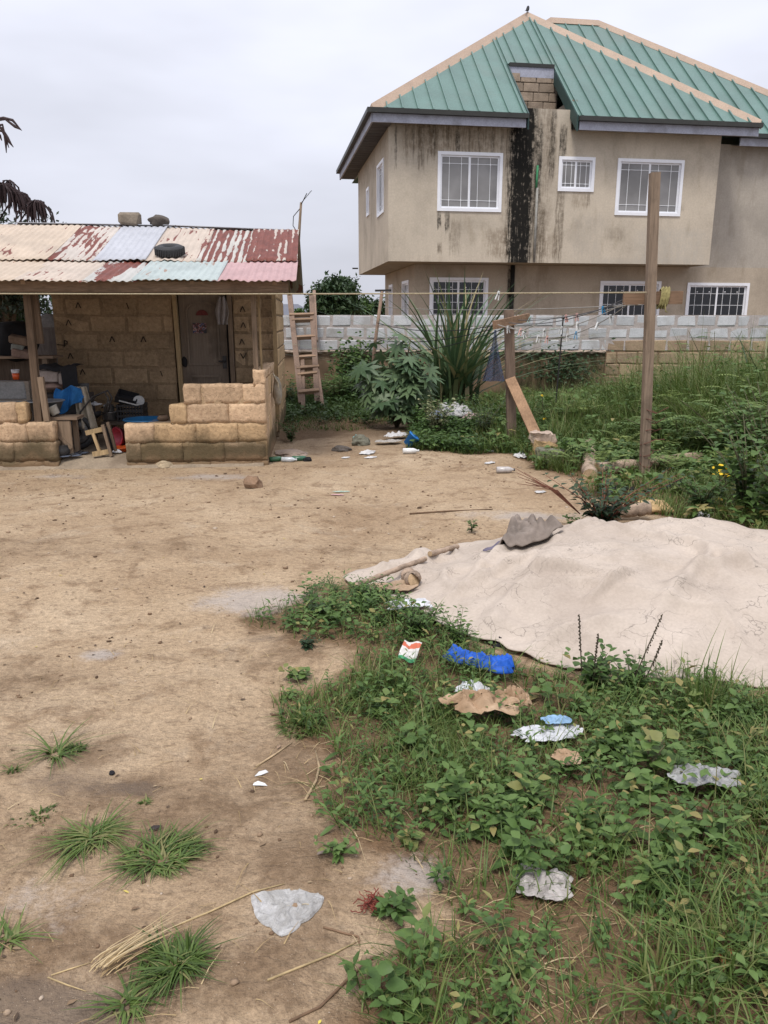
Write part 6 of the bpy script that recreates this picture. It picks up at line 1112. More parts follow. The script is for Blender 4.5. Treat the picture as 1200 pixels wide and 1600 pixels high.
def foreground():
    s = Soup()
    def bl(n, dens, h, hs, lean, wd, t0, t1, seg=3):
        X, Y, px, py = pick(n, -.9, 3.6, .9, 5.2, dens); k = off_canvas(X, Y); X, Y = X[k], Y[k]; m = len(X); clump = vnoise(X*9, Y*9, 77)
        s.blades(np.stack([X, Y, gz(X, Y)-.004], 1), RNG.uniform(0, 6.28, m), h*(1+hs*RNG.normal(0, 1, m)).clip(.3)*(.6+.8*clump), (lean+RNG.normal(0, .35, m)).clip(.1), wd*(.7+.6*RNG.random(m)), (t0+(t1-t0)*RNG.random(m)+.25*(clump-.5)+(RNG.random(m) > .94)*.4).clip(0, 1), seg)
    bare = lambda px, py: 1-blob(px, py, Z_BARE)
    patchy = lambda X, Y: sstep(.36, .6, fbm(X*5, Y*5, 88, 3))
    bl(190000, lambda px, py, X, Y: blob(px, py, Z_SHORT)*bare(px, py)*(.15+.85*patchy(X, Y)), .10, .35, .75, .005, .3, .95)
    bl(70000, lambda px, py, X, Y: blob(px, py, Z_LONG)*(.2+.8*patchy(X, Y)), .105, .35, .8, .0056, .3, .9, 4)
    bl(80000, lambda px, py, X, Y: .30*bare(px, py), .06, .4, 1.0, .004, .05, .7)
    bl(5000, lambda px, py, X, Y: blob(px, py, [(1090, 1085, 90, 30, .8), (1030, 1100, 60, 30, .6)]), .22, .25, .35, .006, .2, .7, 4)
    o = link('short_grass', s.mesh('short_grass', M_GRASS)); o['kind'] = 'stuff'
    # dry straw and stalks
    s2 = Soup(); X, Y, px, py = pick(42000, -1.6, 3.6, .9, 5.2, lambda px, py, X, Y: blob(px, py, Z_STRAW)*.42+.012+.05*vegmask(X, Y), False); k = off_canvas(X, Y); X, Y = X[k], Y[k]; m = len(X)
    s2.blades(np.stack([X, Y, gz(X, Y)+.002], 1), RNG.uniform(0, 6.28, m), .018+.03*RNG.random(m), 2.5+RNG.random(m)*2, .0022+.0018*RNG.random(m), RNG.random(m), 2, 1.1)
    X, Y, px, py = pick(9000, -3.5, 1.5, 1.2, 9, lambda px, py, X, Y: .08+.0*px, False); m = len(X); s2.blades(np.stack([X, Y, gz(X, Y)+.003], 1), RNG.uniform(0, 6.28, m), .008+.018*RNG.random(m), 2.5+RNG.random(m)*2, .0018+.002*RNG.random(m), RNG.random(m)*.7, 2, 1.1)
    o = link('dry_stalks', s2.mesh('dry_stalks', M_STRAW)); o['kind'] = 'stuff'
    # leafy weeds
    s3 = Soup()
    def weeds(n, dens, H, L, nl, tint, mat_s=s3, narrow=.5, upr=.45):
        X, Y, px, py = pick(n, -.9, 3.6, .9, 5.2, dens); k = off_canvas(X, Y); X, Y = X[k], Y[k]; m = len(X); Z = gz(X, Y); hh = H*(.5+.9*RNG.random(m)); ll = L*(.65+.7*RNG.random(m)); tt = tint+RNG.normal(0, .13, m); laz = RNG.uniform(0, 6.28, m); lr = RNG.random(m)*.6
        for i in range(nl):
            f = (i//2+1)/(nl/2); az = laz+(i % 2)*math.pi+(i//2)*1.57+RNG.normal(0, .3, m); up = upr*f+RNG.normal(.0, .22, m); d = np.stack([np.cos(az), np.sin(az), up], 1)
            pos = np.stack([X+np.cos(laz)*lr*hh*f+np.cos(az)*.006, Y+np.sin(laz)*lr*hh*f+np.sin(az)*.006, Z+hh*f*(.95-.3*lr)], 1); lw = ll*(1.08-.45*f)
            mat_s.leaves(pos, d, np.tile([0, 0, 1.], (m, 1))+RNG.normal(0, .25, (m, 3)), lw, lw*narrow*(.8+.4*RNG.random(m)), (tt+.28*f-.1+RNG.normal(0, .09, m)+(RNG.random(m) > .985)*.5).clip(0, 1), .12+.15*RNG.random(), .18)
        for i in range(0, m, 3): s3.tubes([(X[i], Y[i], Z[i]), (X[i]+math.cos(laz[i])*lr[i]*hh[i]*.9, Y[i]+math.sin(laz[i])*lr[i]*hh[i]*.9, Z[i]+hh[i]*.85)], [.0022, .0012], .35, 4)
    weeds(7000, lambda px, py, X, Y: blob(px, py, Z_BROAD)*(.25+.75*patchy(X+3, Y))*bare(px, py), .10, .042, 10, .45)
    weeds(4800, lambda px, py, X, Y: blob(px, py, Z_BROAD)**1.5*.7*(patchy(X, Y+4)), .13, .058, 8, .55, s3, .62)
    weeds(4500, lambda px, py, X, Y: .14*bare(px, py)+.6*blob(px, py, [(560, 948, 90, 24, 1), (645, 978, 75, 35, 1), (705, 1003, 70, 25, 1), (540, 1095, 70, 25, .6)]), .09, .03, 14, .3, s3, .42)
    weeds(8000, lambda px, py, X, Y: .5*blob(px, py, Z_LONG+Z_SHORT), .08, .034, 8, .5, s3, .5)
    weeds(4200, lambda px, py, X, Y: blob(px, py, Z_BROAD+Z_SHORT)*.6*patchy(X-3, Y+2), .12, .06, 9, .6, s3, .24, .7)
    weeds(5000, lambda px, py, X, Y: blob(px, py, Z_LONG)*.7*patchy(X+5, Y), .11, .05, 8, .6, s3, .45)
    weeds(2200, lambda px, py, X, Y: blob(px, py, Z_BROAD+Z_LONG)*.6*patchy(X+9, Y+2), .07, .04, 7, .75, s3, .85, .2)
    o = link('leafy_weeds', s3.mesh('leafy_weeds', M_LEAF)); o['kind'] = 'stuff'
foreground()

def pinn(s, base, az, L, arch, leaflet, n=12, tint=None, up0=.9, wfac=.3):
    """feathery fronds: leaflets in pairs along an arching stem"""
    m = len(base); t_ = tint if tint is not None else RNG.random(m)
    for i in range(n):
        t = (i+1)/n; r = L*(t*.85+.1*t*t); z = L*(up0*t-arch*t*t); pos = np.stack([base[:, 0]+np.cos(az)*r, base[:, 1]+np.sin(az)*r, base[:, 2]+z], 1); sl_ = up0-2*arch*t
        fw = np.stack([np.cos(az), np.sin(az), sl_], 1); sdv = np.stack([-np.sin(az), np.cos(az), np.zeros(m)], 1); ll = leaflet*(1.15-.75*abs(t-.4))
        for sg in (-1, 1): s.quads(pos, sdv*sg+fw*.45-np.array([[0, 0, .15]]), np.tile([0, 0, 1.], (m, 1))+RNG.normal(0, .15, (m, 3)), ll*(.85+.3*RNG.random(m)), np.full(m, ll*wfac), (t_+RNG.normal(0, .07, m)).clip(0, 1))
def hfield(px, py, X, Y):              # how tall the back growth stands (metres)
    return (1-.62*sstep(12.2, 14.2, Y))*(.10+.34*sstep(7.5, 11.5, Y)*sstep(.8, 2.0, X)+.58*sstep(2.8, 5.2, X)*sstep(6, 8.5, Y))
LOGS = [(918, 745, 32, 30, 1), (965, 752, 55, 22, 1), (1050, 742, 50, 14, .9), (995, 770, 60, 22, .7)]
def background():
    dens0 = lambda px, py, X, Y: sstep(.25, .5, fbm(X*1.3, Y*1.3, 91, 3))
    s = Soup()
    def bl(n, x0, x1, y0, y1, dens, hk, lean, wd, t0, t1, seg=3):
        X, Y, px, py = pick(n, x0, x1, y0, y1, dens); k = off_canvas(X, Y); X, Y, px, py = X[k], Y[k], px[k], py[k]; m = len(X); c_ = vnoise(X*3, Y*3, 78)
        s.blades(np.stack([X, Y, gz(X, Y)-.01], 1), RNG.uniform(0, 6.28, m), hk(px, py, X, Y)*(.55+.9*RNG.random(m))*(.6+.8*c_), (lean+RNG.normal(0, .3, m)).clip(.1), wd*(.7+.6*RNG.random(m)), (t0+(t1-t0)*RNG.random(m)+.3*(c_-.5)).clip(0, 1), seg)
    bl(80000, .2, 10.5, 7.4, 15.9, lambda px, py, X, Y: (.25+.75*dens0(px, py, X, Y))*(1-blob(px, py, LOGS)), lambda *a: hfield(*a)*1.05, .7, .013, .3, .95)
    bl(24000, 1.6, 6.5, 5.6, 8.6, lambda px, py, X, Y: (.5+.5*dens0(px, py, X, Y))*(1-blob(px, py, LOGS)), lambda px, py, X, Y: .12+.06*sstep(6.5, 8, Y), .8, .009, .35, .95)
    bl(22000, -1.9, .9, 11.3, 15.9, lambda px, py, X, Y: .3+.7*sstep(12, 13.2, Y), lambda px, py, X, Y: .05+.16*sstep(12.4, 14.5, Y), .8, .010, .1, .6)
    bl(9000, .2, 2.2, 9.0, 11.5, lambda px, py, X, Y: .7+0*X, lambda px, py, X, Y: .14+0*X, .8, .009, .1, .6)
    o = link('tall_grass', s.mesh('tall_grass', M_GRASS)); o['kind'] = 'stuff'
    s = Soup()
    def weeds(n, x0, x1, y0, y1, dens, hk, L, nl, tint, wide=.5):
        X, Y, px, py = pick(n, x0, x1, y0, y1, dens); k = off_canvas(X, Y); X, Y, px, py = X[k], Y[k], px[k], py[k]; m = len(X); Z = gz(X, Y); H = hk(px, py, X, Y)*(.5+.8*RNG.random(m)); tt = tint+RNG.normal(0, .15, m)
        for i in range(nl):
            f = RNG.random(m)**.6; az = RNG.uniform(0, 6.28, m); rr = H*.35*RNG.random(m); d = np.stack([np.cos(az), np.sin(az), RNG.normal(.25, .3, m)], 1); pos = np.stack([X+np.cos(az)*rr, Y+np.sin(az)*rr, Z+H*f], 1); l_ = L*(.6+.8*RNG.random(m))
            s.leaves(pos, d, np.tile([0, 0, 1.], (m, 1))+RNG.normal(0, .3, (m, 3)), l_, l_*wide, (tt+.3*(f-.5)+RNG.normal(0, .07, m)).clip(0, 1), .2, .2)
    weeds(1500, .2, 10.5, 8.2, 15.9, lambda px, py, X, Y: .75*dens0(px, py, X+7, Y)*(1-blob(px, py, LOGS)), hfield, .095, 14, .5)
    weeds(1700, 1.9, 7.8, 5.5, 9.6, lambda px, py, X, Y: .8*sstep(.4, .6, fbm(X*1.5, Y*1.5, 99, 3))*(1-blob(px, py, LOGS)), lambda px, py, X, Y: .18+.45*sstep(3.0, 4.6, X), .085, 16, .6)
    weeds(700, .3, 2.3, 8.9, 11.6, lambda px, py, X, Y: .8+0*X, lambda px, py, X, Y: .14+.28*sstep(10, 11.5, Y), .06, 16, .25)
    weeds(900, -1.9, 1.2, 12.0, 15.9, lambda px, py, X, Y: .25+.6*sstep(13.3, 14.5, Y), lambda px, py, X, Y: .15+.4*sstep(13.5, 15.2, Y), .07, 14, .2)
    o = link('undergrowth', s.mesh('undergrowth', M_LEAF)); o['kind'] = 'stuff'
    s = Soup(); X, Y, px, py = pick(1300, 1.2, 10.5, 7.6, 15.9, lambda px, py, X, Y: .8*sstep(.42, .62, fbm(X*1.1, Y*1.1, 121, 3))*(.25+.75*sstep(2.5, 5, X))); m = len(X); c_ = RNG.random(m)
    for k in range(5): pinn(s, np.stack([X+RNG.normal(0, .04, m), Y, gz(X, Y)+hfield(px, py, X, Y)*RNG.uniform(.3, .8, m)], 1), RNG.uniform(0, 6.28, m), .30*(.7+.6*RNG.random(m)), .35+.3*RNG.random(m), .075, 11, (.4+.6*c_+.0*X))
    o = link('feathery_weeds', s.mesh('feathery_weeds', M_FERN)); o['kind'] = 'stuff'
background()

# ------------------------------------------------------------------ single plants
def place(s, name, label, cat, mat, X, Y, stems=None, stem_mat=None, fol='foliage', group=None):
    t = thing(name, label, cat, (X, Y, gz1(X, Y)), 0, group); link(fol, s.mesh(fol, mat), t)
    if stems is not None: part('stem', stems, stem_mat or M_STEM, t, True)
    return t
def tuft(label, px_, py_, R, n, h, lean, t0, t1, dry=.05, w_=.0078, az=None):
    X, Y, z = GG(px_, py_); s = Soup(); a = RNG.uniform(0, 6.28, n) if az is None else RNG.normal(az[0], az[1], n); r = R*np.sqrt(RNG.random(n))*(.6+.8*vnoise(a*1.1+px_, a*0+py_, 5)); wa = RNG.uniform(0, 6.28); h = h*(.45+1.0*vnoise(a*1.3+py_, a*0+px_, 8)); bz = np.stack([r*np.cos(a)*1.2, r*np.sin(a), np.zeros(n)], 1); bz[:, 2] = gz(X+bz[:, 0], Y+bz[:, 1])-z
    s.blades(bz, a+RNG.normal(0, .75, n)+.5*np.sin(wa-a), h*(.45+.75*RNG.random(n)), (lean+RNG.normal(0, .5, n)).clip(.2), w_*(.6+.7*RNG.random(n)), (t0+(t1-t0)*RNG.random(n)+(RNG.random(n) < dry+.12)*.6).clip(0, 1), 5, .95); place(s, 'grass_tuft', label, 'grass tuft', M_GRASS, X, Y, fol='blades')
tuft('sparse grass tuft with long blades at the upper left of the bare earth', 92, 1180, .03, 50, .06, 2.2, .15, .7); tuft('short grass patch right beside the sparse long bladed tuft', 118, 1172, .03, 60, .035, 1.0, .1, .5)
tuft('sprawling star shaped grass tuft on the left of the bare earth', 140, 1312, .045, 190, .042, 2.6, .3, .95, .12); tuft('dense low grass tuft right of the star shaped one', 258, 1345, .075, 340, .038, 2.2, .15, .8, .12); tuft('dense upright dark grass tuft in front of the straw bundle', 272, 1508, .055, 420, .05, 1.4, .1, .6, .02)
tuft('small trailing grass tuft at the front corner of the dense tuft', 195, 1572, .025, 60, .032, 2.4, .2, .8, .1); tuft('small bright grass tuft cut by the left edge of the picture', 10, 1472, .022, 50, .036, 2.2, .4, .95); tuft('tiny grass sprout at the left edge above the star shaped tuft', 20, 1205, .02, 24, .03, 1.2, .1, .5); tuft('low grass fringe reaching onto the bare earth by the straight stick', 470, 1135, .08, 220, .045, 1.3, .1, .7); tuft('tiny tuft of grass on the bare earth near the sparse tuft', 228, 1255, .012, 22, .02, 1.2, .2, .6); tuft('faint low grass on the bare earth above the star shaped tuft', 60, 1275, .06, 60, .018, 1.2, .1, .5)
tuft('tuft of stiff tall grass against the near canvas edge', 1092, 1108, .09, 150, .20, .45, .2, .7, .05, .007); tuft('smaller stiff grass tuft right of the tall one at the canvas edge', 1165, 1112, .08, 110, .17, .5, .25, .75, .05, .007)
tuft('arching light green grass clump low at the right edge', 1150, 1500, .10, 110, .17, .9, .5, .95, .08, .008); tuft('arching grass clump above the bottom right corner', 1060, 1560, .09, 90, .15, .9, .4, .95, .08, .007); tuft('grass clump at the right edge below the canvas', 1190, 1270, .09, 110, .16, .9, .4, .9, .08, .007); tuft('tuft of bright grass left of the tall pole foot', 905, 700, .2, 160, .22, .7, .3, .8, .03, .012)
def weed(label, px_, py_, H, L, pairs, spread, tint, wide=.55, mat=None, name='weed', spikes=(), stem=M_STEM, nst=5, cat='weed', seed=None):
    X, Y, z = GG(px_, py_); s = Soup(); st = MB()
    for k in range(nst):
        a = RNG.uniform(0, 6.28); ln = spread*RNG.uniform(.3, 1); h = H*RNG.uniform(.6, 1.05); top_ = np.array([math.cos(a)*ln*h, math.sin(a)*ln*h, h]); st.tube([(0, 0, 0), tuple(top_*[.35, .35, .55]), tuple(top_)], [L*.07, L*.05, L*.02], 5)
        for i in range(pairs):
            f = (i+1)/pairs; c_ = top_*[f**1.4, f**1.4, f]; aa = RNG.uniform(0, 6.28)
            az = np.array([aa, aa+math.pi+RNG.normal(0, .3)]); d = np.stack([np.cos(az), np.sin(az), RNG.normal(.3, .25, 2)], 1); l_ = L*(1.1-.45*f)*RNG.uniform(.75, 1.15, 2)
            s.leaves(np.tile(c_, (2, 1))+d*L*.12, d, np.array([[0, 0, 1.]]*2)+RNG.normal(0, .25, (2, 3)), l_, l_*wide, (tint+.25*(f-.5)+RNG.normal(0, .08, 2)).clip(0, 1), .18, .2)
    t = place(s, name, label, cat, mat or M_LEAF, X, Y, st, stem)
    for (dx, hh, tx) in spikes:
        m = MB(); n = 26; m.tube([(dx, 0, H*.4), (dx+tx*.5, 0, hh*.6), (dx+tx, 0, hh)], [.003, .003, .002], 5)
        for k in range(n): f = .45+.55*k/n; a = k*2.4; m.lump(.0032, .0032, .005, k, .1, 1, (dx+tx*f+.004*math.cos(a), .004*math.sin(a), hh*(.12+.88*f)))
        part('flower_spike', m, plain('dark_seed_spike', (.075, .06, .04), .3, 40), t)
    return t
weed('grey green leafy weed with tall seed spikes in front of the canvas', 925, 1078, .19, .062, 6, .8, .35, .62, spikes=((-.05, .36, -.03), (.0, .27, .01)), nst=8, name='spiked_weed'); weed('spiked weed with one long leaning spike right of the first', 985, 1082, .16, .055, 6, .9, .3, .6, spikes=((.01, .37, .10), (.06, .25, .06)), nst=8, name='spiked_weed')
weed('low bright round leaved weed on the earth bank', 466, 1062, .06, .05, 3, 1.3, .75, .75, nst=7); weed('tiny bright weed below the round leaved one', 452, 1092, .04, .035, 3, 1.3, .7, .6, nst=6); weed('small sprout beside the grey brown leaf', 532, 1338, .06, .045, 3, 1.2, .7, .5, nst=6); weed('small dark weed beside the red wool', 612, 1428, .06, .05, 4, 1.0, .35, .6, nst=6); weed('large round leaved weed standing above the leafy weeds at right', 1012, 1212, .14, .10, 2, .6, .75, .85, nst=4)
weed('tall weed above the earth bank left of the log end', 500, 965, .10, .04, 7, 1.1, .2, .4, nst=10, mat=M_DARKLEAF); weed('dark trailing weed at the left tip of the canvas', 575, 945, .13, .045, 8, 1.1, .25, .42, nst=12); weed('bushy weed on the bank under the canvas edge', 655, 990, .15, .045, 8, 1.0, .3, .42, nst=14); weed('light sprig overlapping the near canvas edge', 715, 1010, .17, .04, 8, .9, .4, .4, nst=9); weed('small dark weed on the bare bank', 480, 1012, .06, .035, 5, 1.1, .15, .5, nst=8, mat=M_DARKLEAF)
weed('single weed alone on the bare yard behind the canvas', 737, 832, .12, .05, 6, .4, .3, .45, nst=3); weed('pale weed with bigger leaves in the middle of the near grass', 690, 1105, .09, .065, 2, 1.0, .75, .5, nst=4); weed('clump of broad leaves low in the near grass', 640, 1170, .07, .07, 2, 1.2, .65, .55, nst=5)
weed('small weed at the foot of the left porch wall', 40, 716, .16, .07, 5, 1.0, .3, .5, nst=7)
weed('reddish twigged bush with small leaves behind the canvas', 940, 828, .44, .085, 11, 1.35, .15, .6, M_DARKLEAF, 'bush', stem=M_STEMR, nst=22, cat='bush')
weed('low leafy weed hugging the back of the canvas', 895, 836, .2, .06, 6, .8, .3, .6, nst=5)
tw = MB(); X, Y, z = GG(905, 822)
for k in range(9): a = math.pi*(.82+.04*k % .35); l_ = random.uniform(.3, .55); tw.tube([(0, 0, .1), (math.cos(a)*l_*.5, .05*k % .1, .18+l_*.25), (math.cos(a)*l_, .02*k, .2+l_*(.25+.06*(k % 5)))], [.005, .004, .002], 5)
solo('bare_twigs', 'bare reddish twigs reaching left out of the bush behind the canvas', 'twigs', tw, M_STEMR, (X, Y, z))
weed('bush with yellow flowers at the right behind the canvas', 1165, 800, .75, .12, 8, .8, .35, .5, M_LEAF, 'flowering_bush', nst=16, cat='bush'); weed('broad leaved dark bush at the right edge behind the canvas', 1215, 815, .70, .13, 8, .8, .45, .6, M_LEAF, 'bush', nst=16, cat='bush'); weed('lower leafy bush between the black bag and the yellow flowers', 1095, 800, .36, .09, 7, 1.0, .3, .55, M_LEAF, 'bush', nst=12, cat='bush'); weed('leafy bush right of the yellow flowers', 1190, 745, .9, .13, 9, .7, .4, .5, M_LEAF, 'bush', nst=15, cat='bush')
M_YEL = plain('yellow_petal', (.62, .42, .02), .1, 30, .6, 0)
for k, (px_, py_, Y, lab) in enumerate(((1124, 734, 6.9, 'left yellow flower cluster on the bush behind the canvas'), (1133, 740, 6.85, 'right yellow flower cluster on the bush behind the canvas'), (1124, 781, 6.6, 'lower single yellow flower behind the canvas'), (1172, 796, 6.3, 'yellowing leaf cluster near the right edge'), (850, 655, 10.2, 'small yellow flowers right of the brace plank'), (847, 618, 11.0, 'yellow flower head above the brace plank'))):
    s = Soup(); n = 14 if k < 2 else 6; s.leaves(RNG.normal(0, .022 if k < 2 else .008, (n, 3)), rdir(n, .3), rdir(n, 1), np.full(n, .035), np.full(n, .025), RNG.random(n)); q = P(px_, py_, Y); st = Soup(); o = link('yellow_flower', s.mesh('petals', M_YEL), None, q); tag(o, lab, 'flower'); part('stem', MB().tube([(0, 0, 0), (.03, .02, -q[2]*.5), (.05, .03, -q[2])], .006, 5), M_STEM, o)
# castor plant with big palmate leaves
def palmate(s, pos, az, tilt, R, tint, lobes=8):
    V = [(0, 0, 0)]; n = lobes*4
    for i in range(n):
        f = i/n; a = -2.75+5.5*f; ph = (f*lobes) % 1; k = 1-abs(ph-.5)*2; L = R*(.42+.58*k**1.2)*(1-.28*(abs(a)/2.75)**2); V.append((L*math.cos(a), L*math.sin(a), -.22*L*L/R-.05*R*(1-k)))
    V = np.array(V); cz, sz = math.cos(az), math.sin(az); ct, st = math.cos(tilt), math.sin(tilt); x = V[:, 0]*ct+V[:, 2]*st; z = -V[:, 0]*st+V[:, 2]*ct; V = np.stack([x*cz-V[:, 1]*sz, x*sz+V[:, 1]*cz, z], 1)+pos
    s.put(V, [(0, i, i+1, i+1) for i in range(1, n)], np.full(len(V), tint)+RNG.normal(0, .04, len(V)).clip(-.1, .1))
def castor():
    X, Y, z = GG(620, 668); t = thing('castor_plant', 'castor plant with big star shaped grey green leaves', 'plant', (X, Y, z)); M_CAS = leafmat('castor_leaf', [(0, (.038, .075, .034)), (.5, (.075, .125, .062)), (1, (.14, .20, .095))], .45, .2); st = MB()
    stems = [(-.15, .0, 1.25), (.2, .1, 1.3), (.05, -.1, 1.05), (-.42, 0, .95), (.45, 0, 1.0), (-.3, -.15, .6), (.3, -.2, .65), (0, -.3, .45)]
    for k, (a, b_, h) in enumerate(stems): st.tube([(0, 0, 0), (a*.5, b_*.5, h*.55), (a, b_, h)], [.022, .016, .01], 6)
    part('stem', st, M_STEM, t, True); n = 0
    for k, (a, b_, h) in enumerate(stems):
        for i in range(15):
            f = RNG.uniform(.35, 1.02); az = RNG.uniform(0, 6.28) if RNG.random() < .45 else RNG.normal(-1.57, .9); pl_ = RNG.uniform(.12, .3); base = np.array([a*f, b_*f, h*f]); pos = base+np.array([math.cos(az)*pl_, math.sin(az)*pl_, RNG.uniform(-.02, .14)]); s = Soup(); palmate(s, np.zeros(3), az, RNG.uniform(.25, 1.0), RNG.uniform(.17, .29), RNG.uniform(.3, 1.0)); o = link('leaf', s.mesh('leaf', M_CAS), t, pos); part('leaf_stalk', MB().tube([base-pos, (base-pos)*.5+np.array([0, 0, .03]), (0, 0, 0)], .005, 4), M_STEM, o)
castor()
def strap_plant(name, label, X, Y, n, h, w_, tint, lean0, spread, cat='plant', dead=.1):
    t = thing(name, label, cat, (X, Y, gz1(X, Y)))
    for k in range(n):
        s = Soup(); a = RNG.uniform(0, 6.28); ln = max(.04, lean0+abs(RNG.normal(0, spread))); s.blades(np.array([[0, 0, 0.]]), [a], np.array([h*RNG.uniform(.6, 1.05)]), np.array([ln]), np.array([w_*RNG.uniform(.7, 1.2)]), [np.clip(tint+RNG.normal(0, .2)+(.9 if RNG.random() < dead else 0), 0, 1)], 8, .55); o = link('leaf_blade', s.mesh('leaf_blade', M_STRAP), t, (RNG.normal(0, .16), RNG.normal(0, .12), .1*RNG.random()))
    return t
M_STRAP = leafmat('strap_leaf', [(0, (.03, .06, .032)), (.5, (.065, .115, .055)), (.8, (.12, .175, .075)), (1, (.30, .25, .13))], .45, .15)
X, Y, z = GG(712, 652); strap_plant('cane_clump', 'tall clump of dark strap leaves in front of the block wall', X, Y+.3, 170, 2.5, .085, .62, .05, 1.0, dead=.07)
strap_plant('strap_shrub', 'drooping strap leaved shrub at the right edge by the wall', 5.75, 11.6, 60, 1.55, .05, .3, .25, .45, dead=.02)
weed('pale yellow green leafy shrub in front of the strap leaves', 682, 684, .62, .085, 9, .75, .9, .6, leafmat('pale_leaf', [(0, (.08, .11, .045)), (.5, (.16, .19, .09)), (1, (.26, .27, .14))], .5, .2), 'shrub', nst=16, cat='shrub')
def creeper(label, X, Y, Z0, rx, rz, n, mat, L=.08):
    s = Soup(); a = RNG.normal(0, .5, n); b_ = RNG.normal(0, .5, n); pos = np.stack([a*rx, -.04-.14*RNG.random(n), Z0+b_*rz], 1); s.leaves(pos, rdir(n, -.2)*[1, .5, 1], np.tile([0, -1., .4], (n, 1))+RNG.normal(0, .4, (n, 3)), L*(.6+.8*RNG.random(n)), L*.55*(.6+.8*RNG.random(n)), RNG.random(n)*.8, .2, .2); t = thing('creeper', label, 'creeper', (X, Y, 0)); link('foliage', s.mesh('foliage', mat), t); part('stem', MB().tube([(0, -.03, 0), (.1, -.05, Z0*.6), (-.05, -.04, Z0+rz*.5)], .012, 5), M_STEM, t)
x_, _, z_ = P(553, 568, 15.9); creeper('leafy creeper hanging on the brown base right of the ladder', x_, 15.95, z_, .45, .45, 700, M_LEAF); x_, _, z_ = P(577, 585, 15.9); creeper('darker creeper behind the castor plant on the wall base', x_, 15.95, z_, .5, .4, 500, M_DARKLEAF); x_, _, z_ = P(875, 572, 15.9); creeper('dark mossy creeper on the stained end of the wall base', x_, 15.96, z_, .75, .35, 500, M_DARKLEAF, .07)
def feathery(label, X, Y, H, n, spread, tint, L=.42, name='feathery_shrub', leaflet=.085):
    s = Soup(); t = thing(name, label, 'shrub', (X, Y, gz1(X, Y))); st = MB()
    for k in range(n):
        a = RNG.uniform(0, 6.28); r = spread*RNG.random()**.5; h = H*RNG.uniform(.55, 1.0); tip = (math.cos(a)*r, math.sin(a)*r, h); st.tube([(0, 0, 0), (tip[0]*.4, tip[1]*.4, h*.6), tip], [.012, .008, .004], 5); m = 7; f = RNG.uniform(.4, 1, m); b_ = np.stack([tip[0]*f, tip[1]*f, h*f], 1); pinn(s, b_, RNG.uniform(0, 6.28, m), L*(.6+.6*RNG.random(m)), .3+.35*RNG.random(m), leaflet, 12, (tint+RNG.normal(0, .15, m)).clip(0, 1), .65)
    link('foliage', s.mesh('foliage', M_FERN), t); part('stem', st, M_STEM, t, True)
for (px_, py_, Y, H, n, sp__, tn, lab) in ((1122, 560, 13.6, 1.55, 9, .55, .3, 'tall thin feathery shrub against the wall at the right'), (1040, 560, 13.8, 1.0, 9, .6, .35, 'loose feathery shrub against the brown blocks right of the tall pole'), (1085, 590, 12.5, .75, 12, .8, .6, 'bright feathery shrub below the tall thin one'), (1110, 640, 10.5, .62, 13, .9, .8, 'yellow green feathery shrub in the middle of the right bank'), (1180, 640, 10.0, .72, 12, .8, .7, 'feathery shrub at the right edge of the bank'), (1060, 690, 9.4, .50, 11, .7, .45, 'low feathery shrub right of the tall pole'), (1150, 700, 8.6, .75, 13, .8, .55, 'feathery shrub above the yellow flowers'), (1200, 690, 8.8, .95, 13, .8, .7, 'taller feathery shrub cut by the right edge'), (980, 590, 13.0, .45, 10, .7, .35, 'low feathery shrub just left of the tall pole'), (895, 640, 11.4, .40, 10, .8, .4, 'low feathery patch right of the brace plank'), (1165, 560, 13.5, 1.0, 10, .7, .5, 'feathery shrub left of the drooping strap leaves'), (530, 640, 14.8, .6, 9, .5, .3, 'feathery shrub at the wall foot right of the ladder')):
    u_ = (px_-600)/1200; feathery(lab, P(px_, py_, Y)[0], Y, H, n, sp__, tn)
weed('dark leafy bush at the wall foot behind the ladder', 455, 640, .5, .10, 8, .8, .15, .5, M_DARKLEAF, 'bush', nst=14, cat='bush'); weed('dark bush between ladder and castor plant', 560, 634, .5, .10, 8, .9, .1, .5, M_DARKLEAF, 'bush', nst=14, cat='bush'); weed('weedy bush left of the short clothes line post', 755, 690, .62, .055, 10, .7, .2, .45, M_DARKLEAF, 'bush', nst=22, cat='bush'); weed('green weedy bush behind the short clothes line post', 830, 680, .55, .06, 10, .8, .35, .45, M_LEAF, 'bush', nst=20, cat='bush'); weed('leafy low bush outside the porch side wall', 455, 690, .32, .06, 7, .8, .3, .55, M_LEAF, 'bush', nst=12, cat='bush')

